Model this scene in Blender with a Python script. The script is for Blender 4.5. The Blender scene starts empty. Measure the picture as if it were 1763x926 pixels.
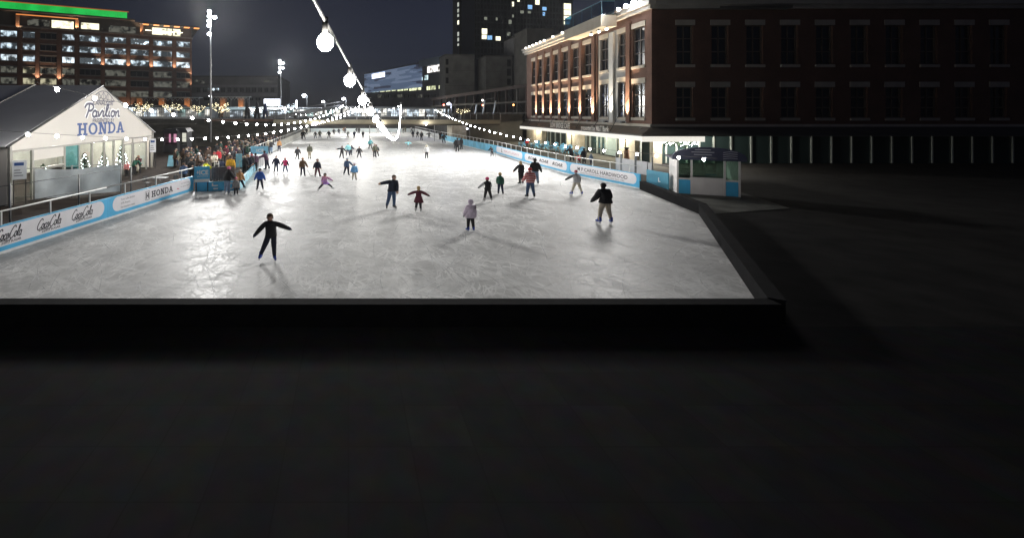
import bpy, bmesh, math, random
from mathutils import Vector, Matrix, Quaternion
random.seed(7)
R = math.radians
scene = bpy.context.scene
C = scene.collection
F_PX, XC, YH, HC = 760.0, 600.0, 195.0, 5.25
W_PX, H_PX = 1763.0, 926.0

# ---------------------------------------------------------------- projection
def G(x, y, z=0.0):
    """point of the photograph on the level z"""
    Y = F_PX * (HC - z) / (y - YH)
    return Vector(((x - XC) * Y / F_PX, Y, z))
def AT(x, y, Y):
    return Vector(((x - XC) * Y / F_PX, Y, HC + (YH - y) * Y / F_PX))

# ---------------------------------------------------------------- materials
MATS = {}
def nt(name):
    m = bpy.data.materials.new(name); m.use_nodes = True
    t = m.node_tree; b = t.nodes['Principled BSDF']
    return m, t, b
def mat(name, col, rough=0.6, var=0.18, scale=2.5, metal=0.0, spec=0.5, bump=0.0):
    if name in MATS: return MATS[name]
    m, t, b = nt(name)
    b.inputs['Roughness'].default_value = rough
    b.inputs['Metallic'].default_value = metal
    b.inputs['Specular IOR Level'].default_value = spec
    if var > 0:
        tc = t.nodes.new('ShaderNodeTexCoord')
        n = t.nodes.new('ShaderNodeTexNoise'); n.inputs['Scale'].default_value = scale; n.inputs['Detail'].default_value = 5
        r = t.nodes.new('ShaderNodeValToRGB')
        lo = [max(0, c * (1 - var)) for c in col]; hi = [min(1, c * (1 + var)) for c in col]
        r.color_ramp.elements[0].position = .3; r.color_ramp.elements[0].color = (*lo, 1)
        r.color_ramp.elements[1].position = .7; r.color_ramp.elements[1].color = (*hi, 1)
        t.links.new(tc.outputs['Object'], n.inputs['Vector']); t.links.new(n.outputs['Fac'], r.inputs['Fac'])
        t.links.new(r.outputs['Color'], b.inputs['Base Color'])
        if bump:
            bp = t.nodes.new('ShaderNodeBump'); bp.inputs['Strength'].default_value = bump; bp.inputs['Distance'].default_value = .02
            t.links.new(n.outputs['Fac'], bp.inputs['Height']); t.links.new(bp.outputs['Normal'], b.inputs['Normal'])
    else:
        b.inputs['Base Color'].default_value = (*col, 1)
    MATS[name] = m
    return m
def emis(name, col, s, sampling='NONE', base=(.05, .05, .05)):
    if name in MATS: return MATS[name]
    m, t, b = nt(name)
    b.inputs['Base Color'].default_value = (*base, 1)
    b.inputs['Emission Color'].default_value = (*col, 1)
    b.inputs['Emission Strength'].default_value = s
    b.inputs['Roughness'].default_value = .4
    m.cycles.emission_sampling = sampling
    MATS[name] = m
    return m
def lit_window(name, col, s, thr=.45, sc=1.1, dark=.04):
    """office window: lamps and furniture inside break the light up"""
    if name in MATS: return MATS[name]
    m, t, b = nt(name)
    tc = t.nodes.new('ShaderNodeTexCoord')
    mp = t.nodes.new('ShaderNodeMapping'); mp.inputs['Scale'].default_value = (sc * .8, sc * .8, sc * .75)
    n = t.nodes.new('ShaderNodeTexNoise'); n.inputs['Scale'].default_value = 1.0; n.inputs['Detail'].default_value = 2.5
    r = t.nodes.new('ShaderNodeValToRGB')
    r.color_ramp.elements[0].position = thr - .05; r.color_ramp.elements[0].color = (col[0] * dark, col[1] * dark, col[2] * dark, 1)
    r.color_ramp.elements[1].position = thr + .12; r.color_ramp.elements[1].color = (*col, 1)
    t.links.new(tc.outputs['Object'], mp.inputs['Vector']); t.links.new(mp.outputs['Vector'], n.inputs['Vector'])
    t.links.new(n.outputs['Fac'], r.inputs['Fac']); t.links.new(r.outputs['Color'], b.inputs['Emission Color'])
    b.inputs['Emission Strength'].default_value = s
    b.inputs['Base Color'].default_value = (.02, .025, .03, 1); b.inputs['Roughness'].default_value = .15
    m.cycles.emission_sampling = 'NONE'
    MATS[name] = m
    return m
def brick(name, c1, c2, mortar, sc=1.0, axis='x'):
    if name in MATS: return MATS[name]
    m, t, b = nt(name)
    tc = t.nodes.new('ShaderNodeTexCoord')
    sp = t.nodes.new('ShaderNodeSeparateXYZ'); cb = t.nodes.new('ShaderNodeCombineXYZ')
    ad = t.nodes.new('ShaderNodeMath'); ad.operation = 'ADD'
    br = t.nodes.new('ShaderNodeTexBrick')
    br.inputs['Color1'].default_value = (*c1, 1); br.inputs['Color2'].default_value = (*c2, 1); br.inputs['Mortar'].default_value = (*mortar, 1)
    br.inputs['Scale'].default_value = 4.0 * sc; br.inputs['Mortar Size'].default_value = .015
    t.links.new(tc.outputs['Object'], sp.inputs[0])
    t.links.new(sp.outputs['X'], ad.inputs[0]); t.links.new(sp.outputs['Y'], ad.inputs[1])
    t.links.new(ad.outputs[0], cb.inputs['X']); t.links.new(sp.outputs['Z'], cb.inputs['Y'])
    t.links.new(cb.outputs[0], br.inputs['Vector'])
    n = t.nodes.new('ShaderNodeTexNoise'); n.inputs['Scale'].default_value = .6; n.inputs['Detail'].default_value = 6
    t.links.new(tc.outputs['Object'], n.inputs['Vector'])
    mx = t.nodes.new('ShaderNodeMix'); mx.data_type = 'RGBA'; mx.blend_type = 'MULTIPLY'; mx.inputs['Factor'].default_value = .6
    t.links.new(br.outputs['Color'], mx.inputs['A']); t.links.new(n.outputs['Fac'], mx.inputs['B'])
    hs = t.nodes.new('ShaderNodeHueSaturation'); hs.inputs['Value'].default_value = 1.45
    t.links.new(mx.outputs['Result'], hs.inputs['Color'])
    t.links.new(hs.outputs['Color'], b.inputs['Base Color'])
    b.inputs['Roughness'].default_value = .85
    MATS[name] = m
    return m
def glassy(name, tint=(.8, .9, .9), fac=.25):
    if name in MATS: return MATS[name]
    m, t, b = nt(name)
    tr = t.nodes.new('ShaderNodeBsdfTransparent'); tr.inputs['Color'].default_value = (*tint, 1)
    gl = t.nodes.new('ShaderNodeBsdfGlossy'); gl.inputs['Roughness'].default_value = .05
    mx = t.nodes.new('ShaderNodeMixShader'); mx.inputs[0].default_value = fac
    t.links.new(tr.outputs[0], mx.inputs[1]); t.links.new(gl.outputs[0], mx.inputs[2])
    t.links.new(mx.outputs[0], t.nodes['Material Output'].inputs['Surface'])
    MATS[name] = m
    return m

# ---------------------------------------------------------------- mesh builder
class MB:
    def __init__(s): s.v = []; s.f = []; s.mi = []; s.sm = []
    def add(s, vs, fs, mi=0, sm=False):
        o = len(s.v); s.v += [tuple(v) for v in vs]
        for f in fs: s.f.append(tuple(i + o for i in f)); s.mi.append(mi); s.sm.append(sm)
    def hexa(s, p, mi=0):
        s.add(p, [(0, 3, 2, 1), (4, 5, 6, 7), (0, 1, 5, 4), (1, 2, 6, 5), (2, 3, 7, 6), (3, 0, 4, 7)], mi)
    def box(s, x0, x1, y0, y1, z0, z1, mi=0):
        s.hexa([(x0, y0, z0), (x1, y0, z0), (x1, y1, z0), (x0, y1, z0), (x0, y0, z1), (x1, y0, z1), (x1, y1, z1), (x0, y1, z1)], mi)
    def fbox(s, F, s0, s1, d0, d1, z0, z1, mi=0):
        s.hexa([F(s0, d0, z0), F(s1, d0, z0), F(s1, d1, z0), F(s0, d1, z0), F(s0, d0, z1), F(s1, d0, z1), F(s1, d1, z1), F(s0, d1, z1)], mi)
    def quad(s, a, b, c, d, mi=0): s.add([a, b, c, d], [(0, 1, 2, 3)], mi)
    def tube(s, pts, r, n=6, mi=0, sm=True, cap=True):
        pts = [Vector(p) for p in pts]
        rs = r if isinstance(r, (list, tuple)) else [r] * len(pts)
        rings = []
        for i, p in enumerate(pts):
            a = pts[max(0, i - 1)]; b = pts[min(len(pts) - 1, i + 1)]
            d = (b - a).normalized() if (b - a).length > 1e-9 else Vector((0, 0, 1))
            up = Vector((0, 0, 1)) if abs(d.z) < .95 else Vector((1, 0, 0))
            e1 = d.cross(up).normalized(); e2 = d.cross(e1)
            rings.append([p + (e1 * math.cos(2 * math.pi * k / n) + e2 * math.sin(2 * math.pi * k / n)) * rs[i] for k in range(n)])
        vs = [v for rg in rings for v in rg]; fs = []
        for i in range(len(pts) - 1):
            for k in range(n):
                fs.append((i * n + k, i * n + (k + 1) % n, (i + 1) * n + (k + 1) % n, (i + 1) * n + k))
        if cap: fs.append(tuple(range(n))[::-1]); fs.append(tuple((len(pts) - 1) * n + k for k in range(n)))
        s.add(vs, fs, mi, sm)
    def ball(s, c, r, n=8, m=6, mi=0, M=None, zmin=-1.0, cond=None):
        c = Vector(c); r = Vector(r) if not isinstance(r, (int, float)) else Vector((r, r, r))
        vs = []; fs = []
        for j in range(m + 1):
            th = math.pi * j / m
            z = max(zmin, math.cos(th)); rr = math.sin(th) if math.cos(th) >= zmin else math.sqrt(max(0, 1 - zmin * zmin)) * (m - j) / max(1, m - 1)
            for k in range(n):
                ph = 2 * math.pi * k / n
                p = Vector((rr * math.cos(ph) * r.x, rr * math.sin(ph) * r.y, z * r.z))
                if M: p = M @ p
                vs.append(c + p)
        for j in range(m):
            for k in range(n):
                fs.append((j * n + k, j * n + (k + 1) % n, (j + 1) * n + (k + 1) % n, (j + 1) * n + k))
        s.add(vs, fs, mi, True)
    def extr(s, poly, F, d0, d1, mi=0):
        """poly (s,z) outline in frame F, between depths d0 and d1"""
        n = len(poly)
        vs = [F(a, d0, b) for a, b in poly] + [F(a, d1, b) for a, b in poly]
        fs = [tuple(range(n)), tuple(range(n, 2 * n))[::-1]]
        for i in range(n): fs.append((i, (i + 1) % n, n + (i + 1) % n, n + i))
        s.add(vs, fs, mi)
    def build(s, name, mats, parent=None, recalc=True, loc=None):
        me = bpy.data.meshes.new(name)
        vs = s.v
        if loc is not None: vs = [(v[0] - loc[0], v[1] - loc[1], v[2] - loc[2]) for v in vs]
        me.from_pydata(vs, [], s.f)
        if not isinstance(mats, (list, tuple)): mats = [mats]
        for m in mats: me.materials.append(m)
        me.polygons.foreach_set('material_index', s.mi); me.polygons.foreach_set('use_smooth', s.sm)
        if recalc:
            bm = bmesh.new(); bm.from_mesh(me); bmesh.ops.remove_doubles(bm, verts=bm.verts, dist=1e-6)
            bmesh.ops.recalc_face_normals(bm, faces=bm.faces); bm.to_mesh(me); bm.free()
        me.update()
        o = bpy.data.objects.new(name, me); C.objects.link(o)
        if loc is not None: o.location = loc
        if parent: attach(o, parent)
        return o
def attach(o, parent):
    o.parent = parent
    o.matrix_parent_inverse = Matrix.Identity(4)
    if o.get('_abs', 1): o.location = Vector(o.location) - wloc(parent)
def wloc(o):
    l = Vector(o.location); p = o.parent
    while p: l += Vector(p.location); p = p.parent
    return l
def tag(o, label=None, cat=None, group=None, kind=None):
    if label: o['label'] = label
    if cat: o['category'] = cat
    if group: o['group'] = group
    if kind: o['kind'] = kind
    return o
def thing(name, label, cat, loc=(0, 0, 0), group=None):
    o = bpy.data.objects.new(name, None); C.objects.link(o); o.location = loc; o.empty_display_size = .2
    return tag(o, label, cat, group)
def struct(name, mb, m): return tag(mb.build(name, m), kind='structure')

class Frame:
    """wall frame: s along, d towards the viewer's side, z up"""
    def __init__(s, O, A, flip=False):
        s.O = Vector((O[0], O[1], 0)); u = Vector((A[0] - O[0], A[1] - O[1], 0)); s.L = u.length; s.u = u.normalized()
        s.n = Vector((s.u.y, -s.u.x, 0)) * (-1 if flip else 1)
    def __call__(s, a, d, z): return s.O + s.u * a + s.n * d + Vector((0, 0, z))
    def ray(s, x, d=0.0):
        k = (x - XC) / F_PX; o = s.O + s.n * d
        return (k * o.y - o.x) / (s.u.x - k * s.u.y)
    def off(s, d):
        f = Frame((0, 0), (1, 0)); f.O = s.O + s.n * d; f.u = s.u; f.n = s.n; f.L = s.L; return f
    def zat(s, x, y, d=0.0):
        p = s(s.ray(x, d), d, 0); return HC + (YH - y) * p.y / F_PX

# ---------------------------------------------------------------- lettering
def text_into(mb, txt, F, s0, z0, size, d, mi=0, shear=0.0, bold=0.0, width=None, centre=False, rev=False, slope=0.0):
    cu = bpy.data.curves.new('lettering', 'FONT'); cu.body = txt; cu.size = size; cu.shear = shear; cu.offset = bold * size
    cu.resolution_u = 2
    ob = bpy.data.objects.new('lettering', cu); C.objects.link(ob)
    bpy.context.view_layer.update()
    dg = bpy.context.evaluated_depsgraph_get()
    me = bpy.data.meshes.new_from_object(ob.evaluated_get(dg))
    xs = [v.co.x for v in me.vertices] or [0]
    w = max(xs) - min(xs); k = (width / w) if width else 1.0
    off = -w * k / 2 if centre else 0.0
    vs = []
    for v in me.vertices:
        a = (v.co.x - min(xs)) * k + off
        vs.append(F(s0 + (-a if rev else a), d, z0 + v.co.y + slope * a))
    mb.add(vs, [tuple(p.vertices) for p in me.polygons], mi)
    bpy.data.objects.remove(ob); bpy.data.meshes.remove(me); bpy.data.curves.remove(cu)
    return w * k
def stroke(mb, pts, F, s0, z0, sx, sz, wd, d, mi=0, shear=0.0, closed=False, rev=False):
    """painted brush stroke through pts (unit square), Catmull-Rom smoothed"""
    P = [Vector((p[0], p[1])) for p in pts]
    out = []
    n = len(P)
    rng = range(n if closed else n - 1)
    for i in rng:
        p0 = P[(i - 1) % n] if closed or i > 0 else P[0]; p1 = P[i]; p2 = P[(i + 1) % n]; p3 = P[(i + 2) % n] if closed or i + 2 < n else P[-1]
        for k in range(5):
            t = k / 5
            out.append(.5 * ((2 * p1) + (p2 - p0) * t + (2 * p0 - 5 * p1 + 4 * p2 - p3) * t * t + (3 * p1 - p0 - 3 * p2 + p3) * t ** 3))
    if not closed: out.append(P[-1])
    q = [Vector(((p.x + shear * p.y) * sx, p.y * sz)) for p in out]
    L = []; Rr = []
    m = len(q)
    for i in range(m):
        a = q[(i - 1) % m] if closed or i > 0 else q[0]; b = q[(i + 1) % m] if closed or i < m - 1 else q[-1]
        t = (b - a); t = t.normalized() if t.length > 1e-9 else Vector((1, 0)); nn = Vector((-t.y, t.x)) * wd * .5
        L.append(q[i] + nn); Rr.append(q[i] - nn)
    g = -1 if rev else 1
    vs = [F(s0 + g * p.x, d, z0 + p.y) for p in L] + [F(s0 + g * p.x, d, z0 + p.y) for p in Rr]
    fs = [(i, (i + 1) % m, m + (i + 1) % m, m + i) for i in range(m if closed else m - 1)]
    mb.add(vs, fs, mi)
def ell(cx, cy, rx, ry, a0=0, a1=360, n=10):
    return [(cx + rx * math.cos(R(a0 + (a1 - a0) * i / n)), cy + ry * math.sin(R(a0 + (a1 - a0) * i / n))) for i in range(n + 1)]
GLY = {  # cursive hand, x-height .5
    'P': ([[(.15, -.05), (.28, .5), (.3, .95)], [(-.05, .7), (.1, .98), (.5, 1.0), (.68, .75), (.5, .5), (.22, .5)]], .62),
    'C': ([[(.85, .8), (.7, 1.0), (.4, .9), (.12, .45), (.2, .06), (.5, .0), (.85, .25)]], .8),
    'o': ([ell(.22, .25, .17, .24, 60, 430), [(.3, .45), (.5, .4)]], .46),
    'c': ([[(.38, .4), (.25, .5), (.06, .25), (.2, .01), (.45, .12)]], .44),
    'a': ([ell(.22, .25, .17, .24, 40, 400), [(.4, .48), (.38, .1), (.52, .05)]], .5),
    'l': ([[(.0, .1), (.25, .75), (.2, 1.0), (.1, .8), (.12, .15), (.3, .05)]], .3),
    'v': ([[(.02, .45), (.12, .05), (.36, .48), (.45, .42)]], .42),
    'i': ([[(.1, .48), (.08, .08), (.24, .06)], [(.13, .66), (.14, .74)]], .25),
    'n': ([[(.06, 0), (.1, .45)], [(.09, .3), (.28, .5), (.36, .35), (.36, .05), (.5, .06)]], .5),
    '-': ([[(.02, .25), (.22, .25)]], .26),
}
def cursive(mb, word, F, s0, z0, width, h, wd, d, mi=0, shear=.25):
    tot = sum(GLY[c][1] for c in word); sx = width / tot; x = 0
    for i, c in enumerate(word):
        for k, st in enumerate(GLY[c][0]):
            stroke(mb, [(px + x, py) for px, py in st], F, s0, z0, sx, h, wd, d + .0004 * ((i * 3 + k) % 7), mi, shear * h / sx)
        x += GLY[c][1]
def slab_word(mb, F, s0, z0, width, h, d, mi=0):
    """heavy slab-serif capitals H O N D A"""
    cw = width / 5.15; k = [0]
    def q(x0, y0, x1, y1, x2, y2, x3, y3, ox):
        k[0] += 1; dd = d + .0006 * (k[0] % 9)
        mb.quad(F(ox + x0 * cw, dd, z0 + y0 * h), F(ox + x1 * cw, dd, z0 + y1 * h), F(ox + x2 * cw, dd, z0 + y2 * h), F(ox + x3 * cw, dd, z0 + y3 * h), mi)
    def r(x0, y0, x1, y1, ox): q(x0, y0, x1, y0, x1, y1, x0, y1, ox)
    def ring(cx, rx, t, a0, a1, ox):
        n = 14
        for i in range(n):
            a = R(a0 + (a1 - a0) * i / n); b = R(a0 + (a1 - a0) * (i + 1) / n)
            q(cx + rx * math.cos(a), .5 + .5 * math.sin(a), cx + rx * math.cos(b), .5 + .5 * math.sin(b),
              cx + (rx - t) * math.cos(b), .5 + (.5 - t * .75) * math.sin(b), cx + (rx - t) * math.cos(a), .5 + (.5 - t * .75) * math.sin(a), ox)
    o = s0
    r(.14, 0, .36, 1, o); r(.64, 0, .86, 1, o); r(.36, .42, .64, .58, o)
    for a, b in ((.02, .46), (.54, .98)): r(a, 0, b, .16, o); r(a, .84, b, 1, o)
    o += cw * 1.03; ring(.5, .47, .22, 0, 360, o)
    o += cw * 1.03; r(.14, 0, .32, 1, o); r(.68, 0, .86, 1, o); q(.14, 1, .4, 1, .86, 0, .62, 0, o)
    r(.02, 0, .44, .16, o); r(.02, .84, .3, 1, o); r(.56, .84, .98, 1, o)
    o += cw * 1.03; r(.12, 0, .34, 1, o); r(.02, 0, .45, .16, o); r(.02, .84, .45, 1, o); ring(.42, .52, .22, -90, 90, o)
    o += cw * 1.03; q(.08, 0, .3, 0, .6, 1, .38, 1, o); q(.7, 0, .94, 0, .62, 1, .4, 1, o); r(.3, .24, .72, .38, o)
    r(-.02, 0, .38, .15, o); r(.6, 0, 1.02, .15, o)
# ---------------------------------------------------------------- light levels (watts / strengths)
FLOOD1, FLOOD2, FLOODR = 70000.0, 50000.0, 80000.0
UPL, UPB, CANL, TENTL, BRL = 2400.0, 15000.0, 800.0, 700.0, 250.0
STRL = 1700.0
SKYS, EXPO = .0034, 0.08
HAZE = .00012
# ---------------------------------------------------------------- materials in use
M_ASPH = mat('paving_dark', (.02, .019, .018), .95, .35, .8, spec=.1)
M_RUB = mat('rubber_black', (.011, .011, .012), .9, .3, 3, spec=.06)
M_BLUE = mat('board_blue', (.075, .43, .72), .4, .12, 1.5)
M_LBLUE = mat('board_pale_blue', (.2, .5, .68), .45, .2, 2.5)
M_PILL = mat('board_white', (.75, .74, .77), .4, .04, 2)
M_KICK = mat('kick_white', (.7, .72, .72), .5, .1, 3)
M_RAIL = mat('rail_white', (.62, .62, .6), .4, .1, 4)
M_INK = mat('ink_black', (.025, .025, .035), .5, 0)
M_INKGREY = mat('ink_grey', (.2, .2, .22), .5, 0)
M_INKRED = mat('ink_pink', (.55, .2, .25), .5, 0)
M_INKBLUE = mat('ink_blue', (.02, .065, .23), .5, 0)
M_INKSLATE = mat('ink_slate', (.06, .06, .11), .5, 0)
M_WHITE = mat('paint_white', (.78, .77, .75), .5, .06, 2)
M_DMET = mat('dark_metal', (.03, .03, .032), .5, .2, 4)
M_GMET = mat('grey_metal', (.25, .25, .25), .45, .15, 4, metal=.3)
M_CONC = mat('concrete', (.135, .13, .115), .9, .25, .35, bump=.3)
M_CONCD = mat('concrete_dark', (.08, .075, .065), .9, .3, .35, bump=.3)
M_STONE = mat('stone_pale', (.42, .38, .3), .85, .25, 1.2, bump=.4)
M_EARTH = mat('bank_earth', (.055, .05, .036), .95, .5, .5, bump=.5)
M_BULB = emis('bulb_glow', (1, .98, .94), 170.0, 'AUTO')
M_BULBO = emis('bulb_overhead', (1, .98, .94), 220.0, 'AUTO')
M_BULBF = emis('bulb_glow_far', (.95, .97, 1), 40.0, 'AUTO')
M_LAMPW = emis('flood_glow', (.9, .92, 1), 60.0, 'NONE')
M_WARM = emis('warm_glow', (1, .7, .38), 6.0, 'NONE')
M_CABLE = mat('cable_black', (.05, .048, .045), .5, .1, 5)

# ---------------------------------------------------------------- ice
def make_ice_mat():
    m, t, b = nt('ice_skated')
    L = t.links.new
    tc = t.nodes.new('ShaderNodeTexCoord')
    def noise(scale, det=5, vec=None, dist=0.0, rough=.55):
        n = t.nodes.new('ShaderNodeTexNoise'); n.inputs['Scale'].default_value = scale; n.inputs['Detail'].default_value = det
        n.inputs['Distortion'].default_value = dist; n.inputs['Roughness'].default_value = rough
        L(vec or tc.outputs['Object'], n.inputs['Vector']); return n
    def ramp(src, p0, c0, p1, c1):
        r = t.nodes.new('ShaderNodeValToRGB'); e = r.color_ramp.elements
        e[0].position = p0; e[0].color = (c0, c0, c0, 1); e[1].position = p1; e[1].color = (c1, c1, c1, 1)
        L(src, r.inputs['Fac']); return r
    def math_(op, a, bb):
        n = t.nodes.new('ShaderNodeMath'); n.operation = op
        for i, v in enumerate((a, bb)):
            if isinstance(v, (int, float)): n.inputs[i].default_value = v
            else: L(v, n.inputs[i])
        return n.outputs[0]
    big = noise(.22, 6, dist=.3, rough=.6); med = noise(1.3, 9, dist=.3, rough=.72); fine = noise(7, 6)
    # skate tracks: stretched noise on warped, rotated coordinates, thinned to lines
    warp = noise(.22, 2)
    wv = t.nodes.new('ShaderNodeVectorMath'); wv.operation = 'SCALE'; wv.inputs['Scale'].default_value = 2.2
    L(warp.outputs['Color'], wv.inputs[0])
    av = t.nodes.new('ShaderNodeVectorMath'); av.operation = 'ADD'
    L(tc.outputs['Object'], av.inputs[0]); L(wv.outputs[0], av.inputs[1])
    acc = None
    for ang, sx, sy, w in ((0.25, .10, 1.8, .022), (1.15, .10, 1.5, .02), (-.5, .12, 2.0, .022), (2.3, .10, 1.6, .02), (1.75, .12, 2.2, .022), (1.45, .08, 1.2, .016)):
        mp = t.nodes.new('ShaderNodeMapping'); mp.vector_type = 'TEXTURE'; mp.inputs['Rotation'].default_value = (0, 0, ang); mp.inputs['Scale'].default_value = (1 / sx, 1 / sy, 1); mp.inputs['Location'].default_value = (ang * 17, ang * 5, 0)
        L(av.outputs[0], mp.inputs['Vector'])
        n = noise(1.0, 3, mp.outputs['Vector'])
        d = math_('ABSOLUTE', math_('SUBTRACT', n.outputs['Fac'], .5), 0)
        r = ramp(d, 0.0, 1.0, w, 0.0)
        acc = r.outputs['Color'] if acc is None else math_('MAXIMUM', acc, r.outputs['Color'])
    msk = ramp(noise(.7, 5).outputs['Fac'], .36, .12, .62, 1.0)
    scr = math_('MULTIPLY', acc, msk.outputs['Color'])
    v1 = ramp(big.outputs['Fac'], .3, .46, .7, .60)
    v2 = ramp(med.outputs['Fac'], .3, .74, .72, 1.12)
    v3 = ramp(fine.outputs['Fac'], .25, .92, .75, 1.06)
    val = math_('MULTIPLY', math_('MULTIPLY', v1.outputs['Color'], v2.outputs['Color']), v3.outputs['Color'])
    val = math_('ADD', val, math_('MULTIPLY', scr, .30))
    cb = t.nodes.new('ShaderNodeCombineColor')
    L(math_('MULTIPLY', val, 1.0), cb.inputs[0]); L(math_('MULTIPLY', val, 1.0), cb.inputs[1]); L(math_('MULTIPLY', val, .985), cb.inputs[2])
    L(cb.outputs[0], b.inputs['Base Color'])
    rr = math_('ADD', math_('MULTIPLY', med.outputs['Fac'], .22), math_('MULTIPLY', scr, .25))
    L(math_('ADD', rr, .26), b.inputs['Roughness'])
    b.inputs['IOR'].default_value = 1.31
    b.inputs['Specular IOR Level'].default_value = .07
    bp = t.nodes.new('ShaderNodeBump'); bp.inputs['Strength'].default_value = .12; bp.inputs['Distance'].default_value = .02
    hh = math_('ADD', math_('MULTIPLY', med.outputs['Fac'], .6), math_('MULTIPLY', scr, .5))
    L(hh, bp.inputs['Height']); L(bp.outputs['Normal'], b.inputs['Normal'])
    return m
M_ICE = make_ice_mat()
# rink outline
LB0, LB1 = G(0, 438), G(333, 330.5)
LBdir = (LB1 - LB0).normalized()
LBs = LB0 - LBdir * 6.2
RB1 = G(1101, 326); RB2 = G(979.5, 301); RB3 = G(901.5, 279.5); RB4 = G(853, 264.6); RB5 = Vector((18.1, 86, 0)); RB6 = Vector((18.1, 121, 0))
BM1 = G(1203, 368.5); NEAR_Y = 11.25
BM2 = Vector((10.7, NEAR_Y, 0)); LBs = LB0 - LBdir * ((LB0.y - NEAR_Y) / LBdir.y); BM3 = Vector((LBs.x, NEAR_Y, 0))
GA = G(336, 330.2); GB = G(413, 327.3); GC = Vector((-8.35, 39.0, 0)); GD = Vector((-9.0, 44.5, 0)); GE = Vector((-10.4, 46.5, 0))
LF1 = Vector((-10.4, 67, 0)); LF2 = Vector((-10.6, 121, 0))
outline = [LBs, LB1, GB, GC, GD, GE, LF1, LF2, RB6, RB5, RB4, RB3, RB2, RB1, BM1, BM2]
mb = MB(); mb.add(outline, [tuple(range(len(outline)))[::-1]]); ice = struct('ice', mb, M_ICE)
def track_mat(name, c, f):
    m, t, b = nt(name); b.inputs['Base Color'].default_value = (*c, 1); b.inputs['Roughness'].default_value = .6; b.inputs['Specular IOR Level'].default_value = .1
    tr = t.nodes.new('ShaderNodeBsdfTransparent'); mx = t.nodes.new('ShaderNodeMixShader'); tc = t.nodes.new('ShaderNodeTexCoord'); n = t.nodes.new('ShaderNodeTexNoise'); n.inputs['Scale'].default_value = 1.1; n.inputs['Detail'].default_value = 4
    mr = t.nodes.new('ShaderNodeMapRange'); mr.inputs['From Min'].default_value = .35; mr.inputs['From Max'].default_value = .65; mr.inputs['To Max'].default_value = f
    t.links.new(tc.outputs['Object'], n.inputs['Vector']); t.links.new(n.outputs['Fac'], mr.inputs['Value']); t.links.new(mr.outputs[0], mx.inputs[0])
    t.links.new(tr.outputs[0], mx.inputs[1]); t.links.new(b.outputs[0], mx.inputs[2]); t.links.new(mx.outputs[0], t.nodes['Material Output'].inputs['Surface']); return m
mb = MB(); rnd = random.Random(99); cnt = 0
while cnt < 1500:
    Y = NEAR_Y + .8 + (rnd.random() ** 1.9) * 70; X = rnd.uniform(-12.5, 18)
    a = rnd.uniform(0, 6.283); k_ = rnd.choice((-1, 1)) / rnd.uniform(2.0, 22); L_ = rnd.uniform(.8, 5.5); n_ = max(5, int(L_ / .35)); wd = rnd.uniform(.008, .026) * (1 + Y / 40)
    pts_ = []; x_, y_ = X, Y
    for i in range(n_ + 1):
        pts_.append((x_, y_, a)); x_ += math.cos(a) * L_ / n_; y_ += math.sin(a) * L_ / n_; a += k_ * L_ / n_
    lim = lambda x, y: y > NEAR_Y + .4 and y < 100 and x > (LB0.x + (y - LB0.y) * .2 + .5 if y < 29.5 else -7 if y < 47 else -10) and x < (10.9 + (y - NEAR_Y) * .61 if y < 23 else 17.6)
    if not all(lim(x, y) for x, y, _ in pts_): continue
    z = .003 + cnt * .000006; vs = []
    for i, (x, y, b_) in enumerate(pts_):
        w_ = wd * min(1, 3.0 * min(i + .15, n_ - i + .15) / n_) / 2; vs += [(x - math.sin(b_) * w_, y + math.cos(b_) * w_, z), (x + math.sin(b_) * w_, y - math.cos(b_) * w_, z)]
    mb.add(vs, [(2 * i, 2 * i + 1, 2 * i + 3, 2 * i + 2) for i in range(n_)], 0 if rnd.random() < .84 else 1); cnt += 1
tr_ = mb.build('ice_scratches', [track_mat('scratch_white', (.86, .87, .88), .8), track_mat('scratch_dark_reflection', (.25, .26, .26), .35)], recalc=False); tag(tr_, kind='stuff')  # dark scratches: the grooves' dark reflections are put into the colour
mb = MB()
mb.quad((-700, -60, -.06), (700, -60, -.06), (700, 1500, -.06), (-700, 1500, -.06)); struct('ground', mb, M_ASPH)
# upper city level behind the sunken rink
ZU = 4.1
M_UP = mat('street_paving', (.05, .05, .05), .95, .3, .5, spec=.1)
mb = MB()
mb.box(-13, 24, 124, 700, -.04, ZU); mb.box(-500, -13, 84, 700, -.04, ZU - .003); mb.box(24, 500, 88, 700, -.04, ZU - .006)
struct('street', mb, M_UP)
mb = MB()
mb.add([(-500, 66, -.05), (-13.2, 70, -.05), (-13.2, 83.9, ZU - .05), (-500, 83.9, ZU - .05), (-500, 83.9, -.05), (-13.2, 83.9, -.05)],
       [(0, 1, 2, 3), (1, 5, 2), (0, 3, 4), (3, 2, 5, 4), (0, 4, 5, 1)])
struct('hill_bank', mb, M_EARTH)
# promenade decks beside the rink
mb = MB()
mb.add([LBs + Vector((-45, 0, -.02)), LBs + Vector((-.1, 0, -.02)), LB1 + Vector((-.1, 0, -.02)), GE + Vector((-.1, 0, -.02)), LF1 + Vector((-.1, 0, -.02)), (-10.6, 76, -.02), (-60, 76, -.02)], [(6, 5, 4, 3, 2, 1, 0)])
struct('promenade', mb, mat('promenade_paving', (.036, .028, .024), .95, .45, 1.2, spec=.05))
mb = MB()
mb.add([Vector((24.5, 24.5, -.025)), BM1 + Vector((.2, 0, -.025)), RB1 + Vector((.2, 0, -.025)), RB2 + Vector((.2, 0, -.025)), RB3 + Vector((.2, 0, -.025)), RB4 + Vector((.2, 0, -.025)), (18.3, 84, -.025), (34, 84, -.025), (31, 43, -.025)], [(0, 1, 2, 3, 4, 5, 6, 7, 8)])
struct('terrace_paving', mb, mat('terrace_paving', (.10, .10, .092), .95, .3, .9, spec=.05))

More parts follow.
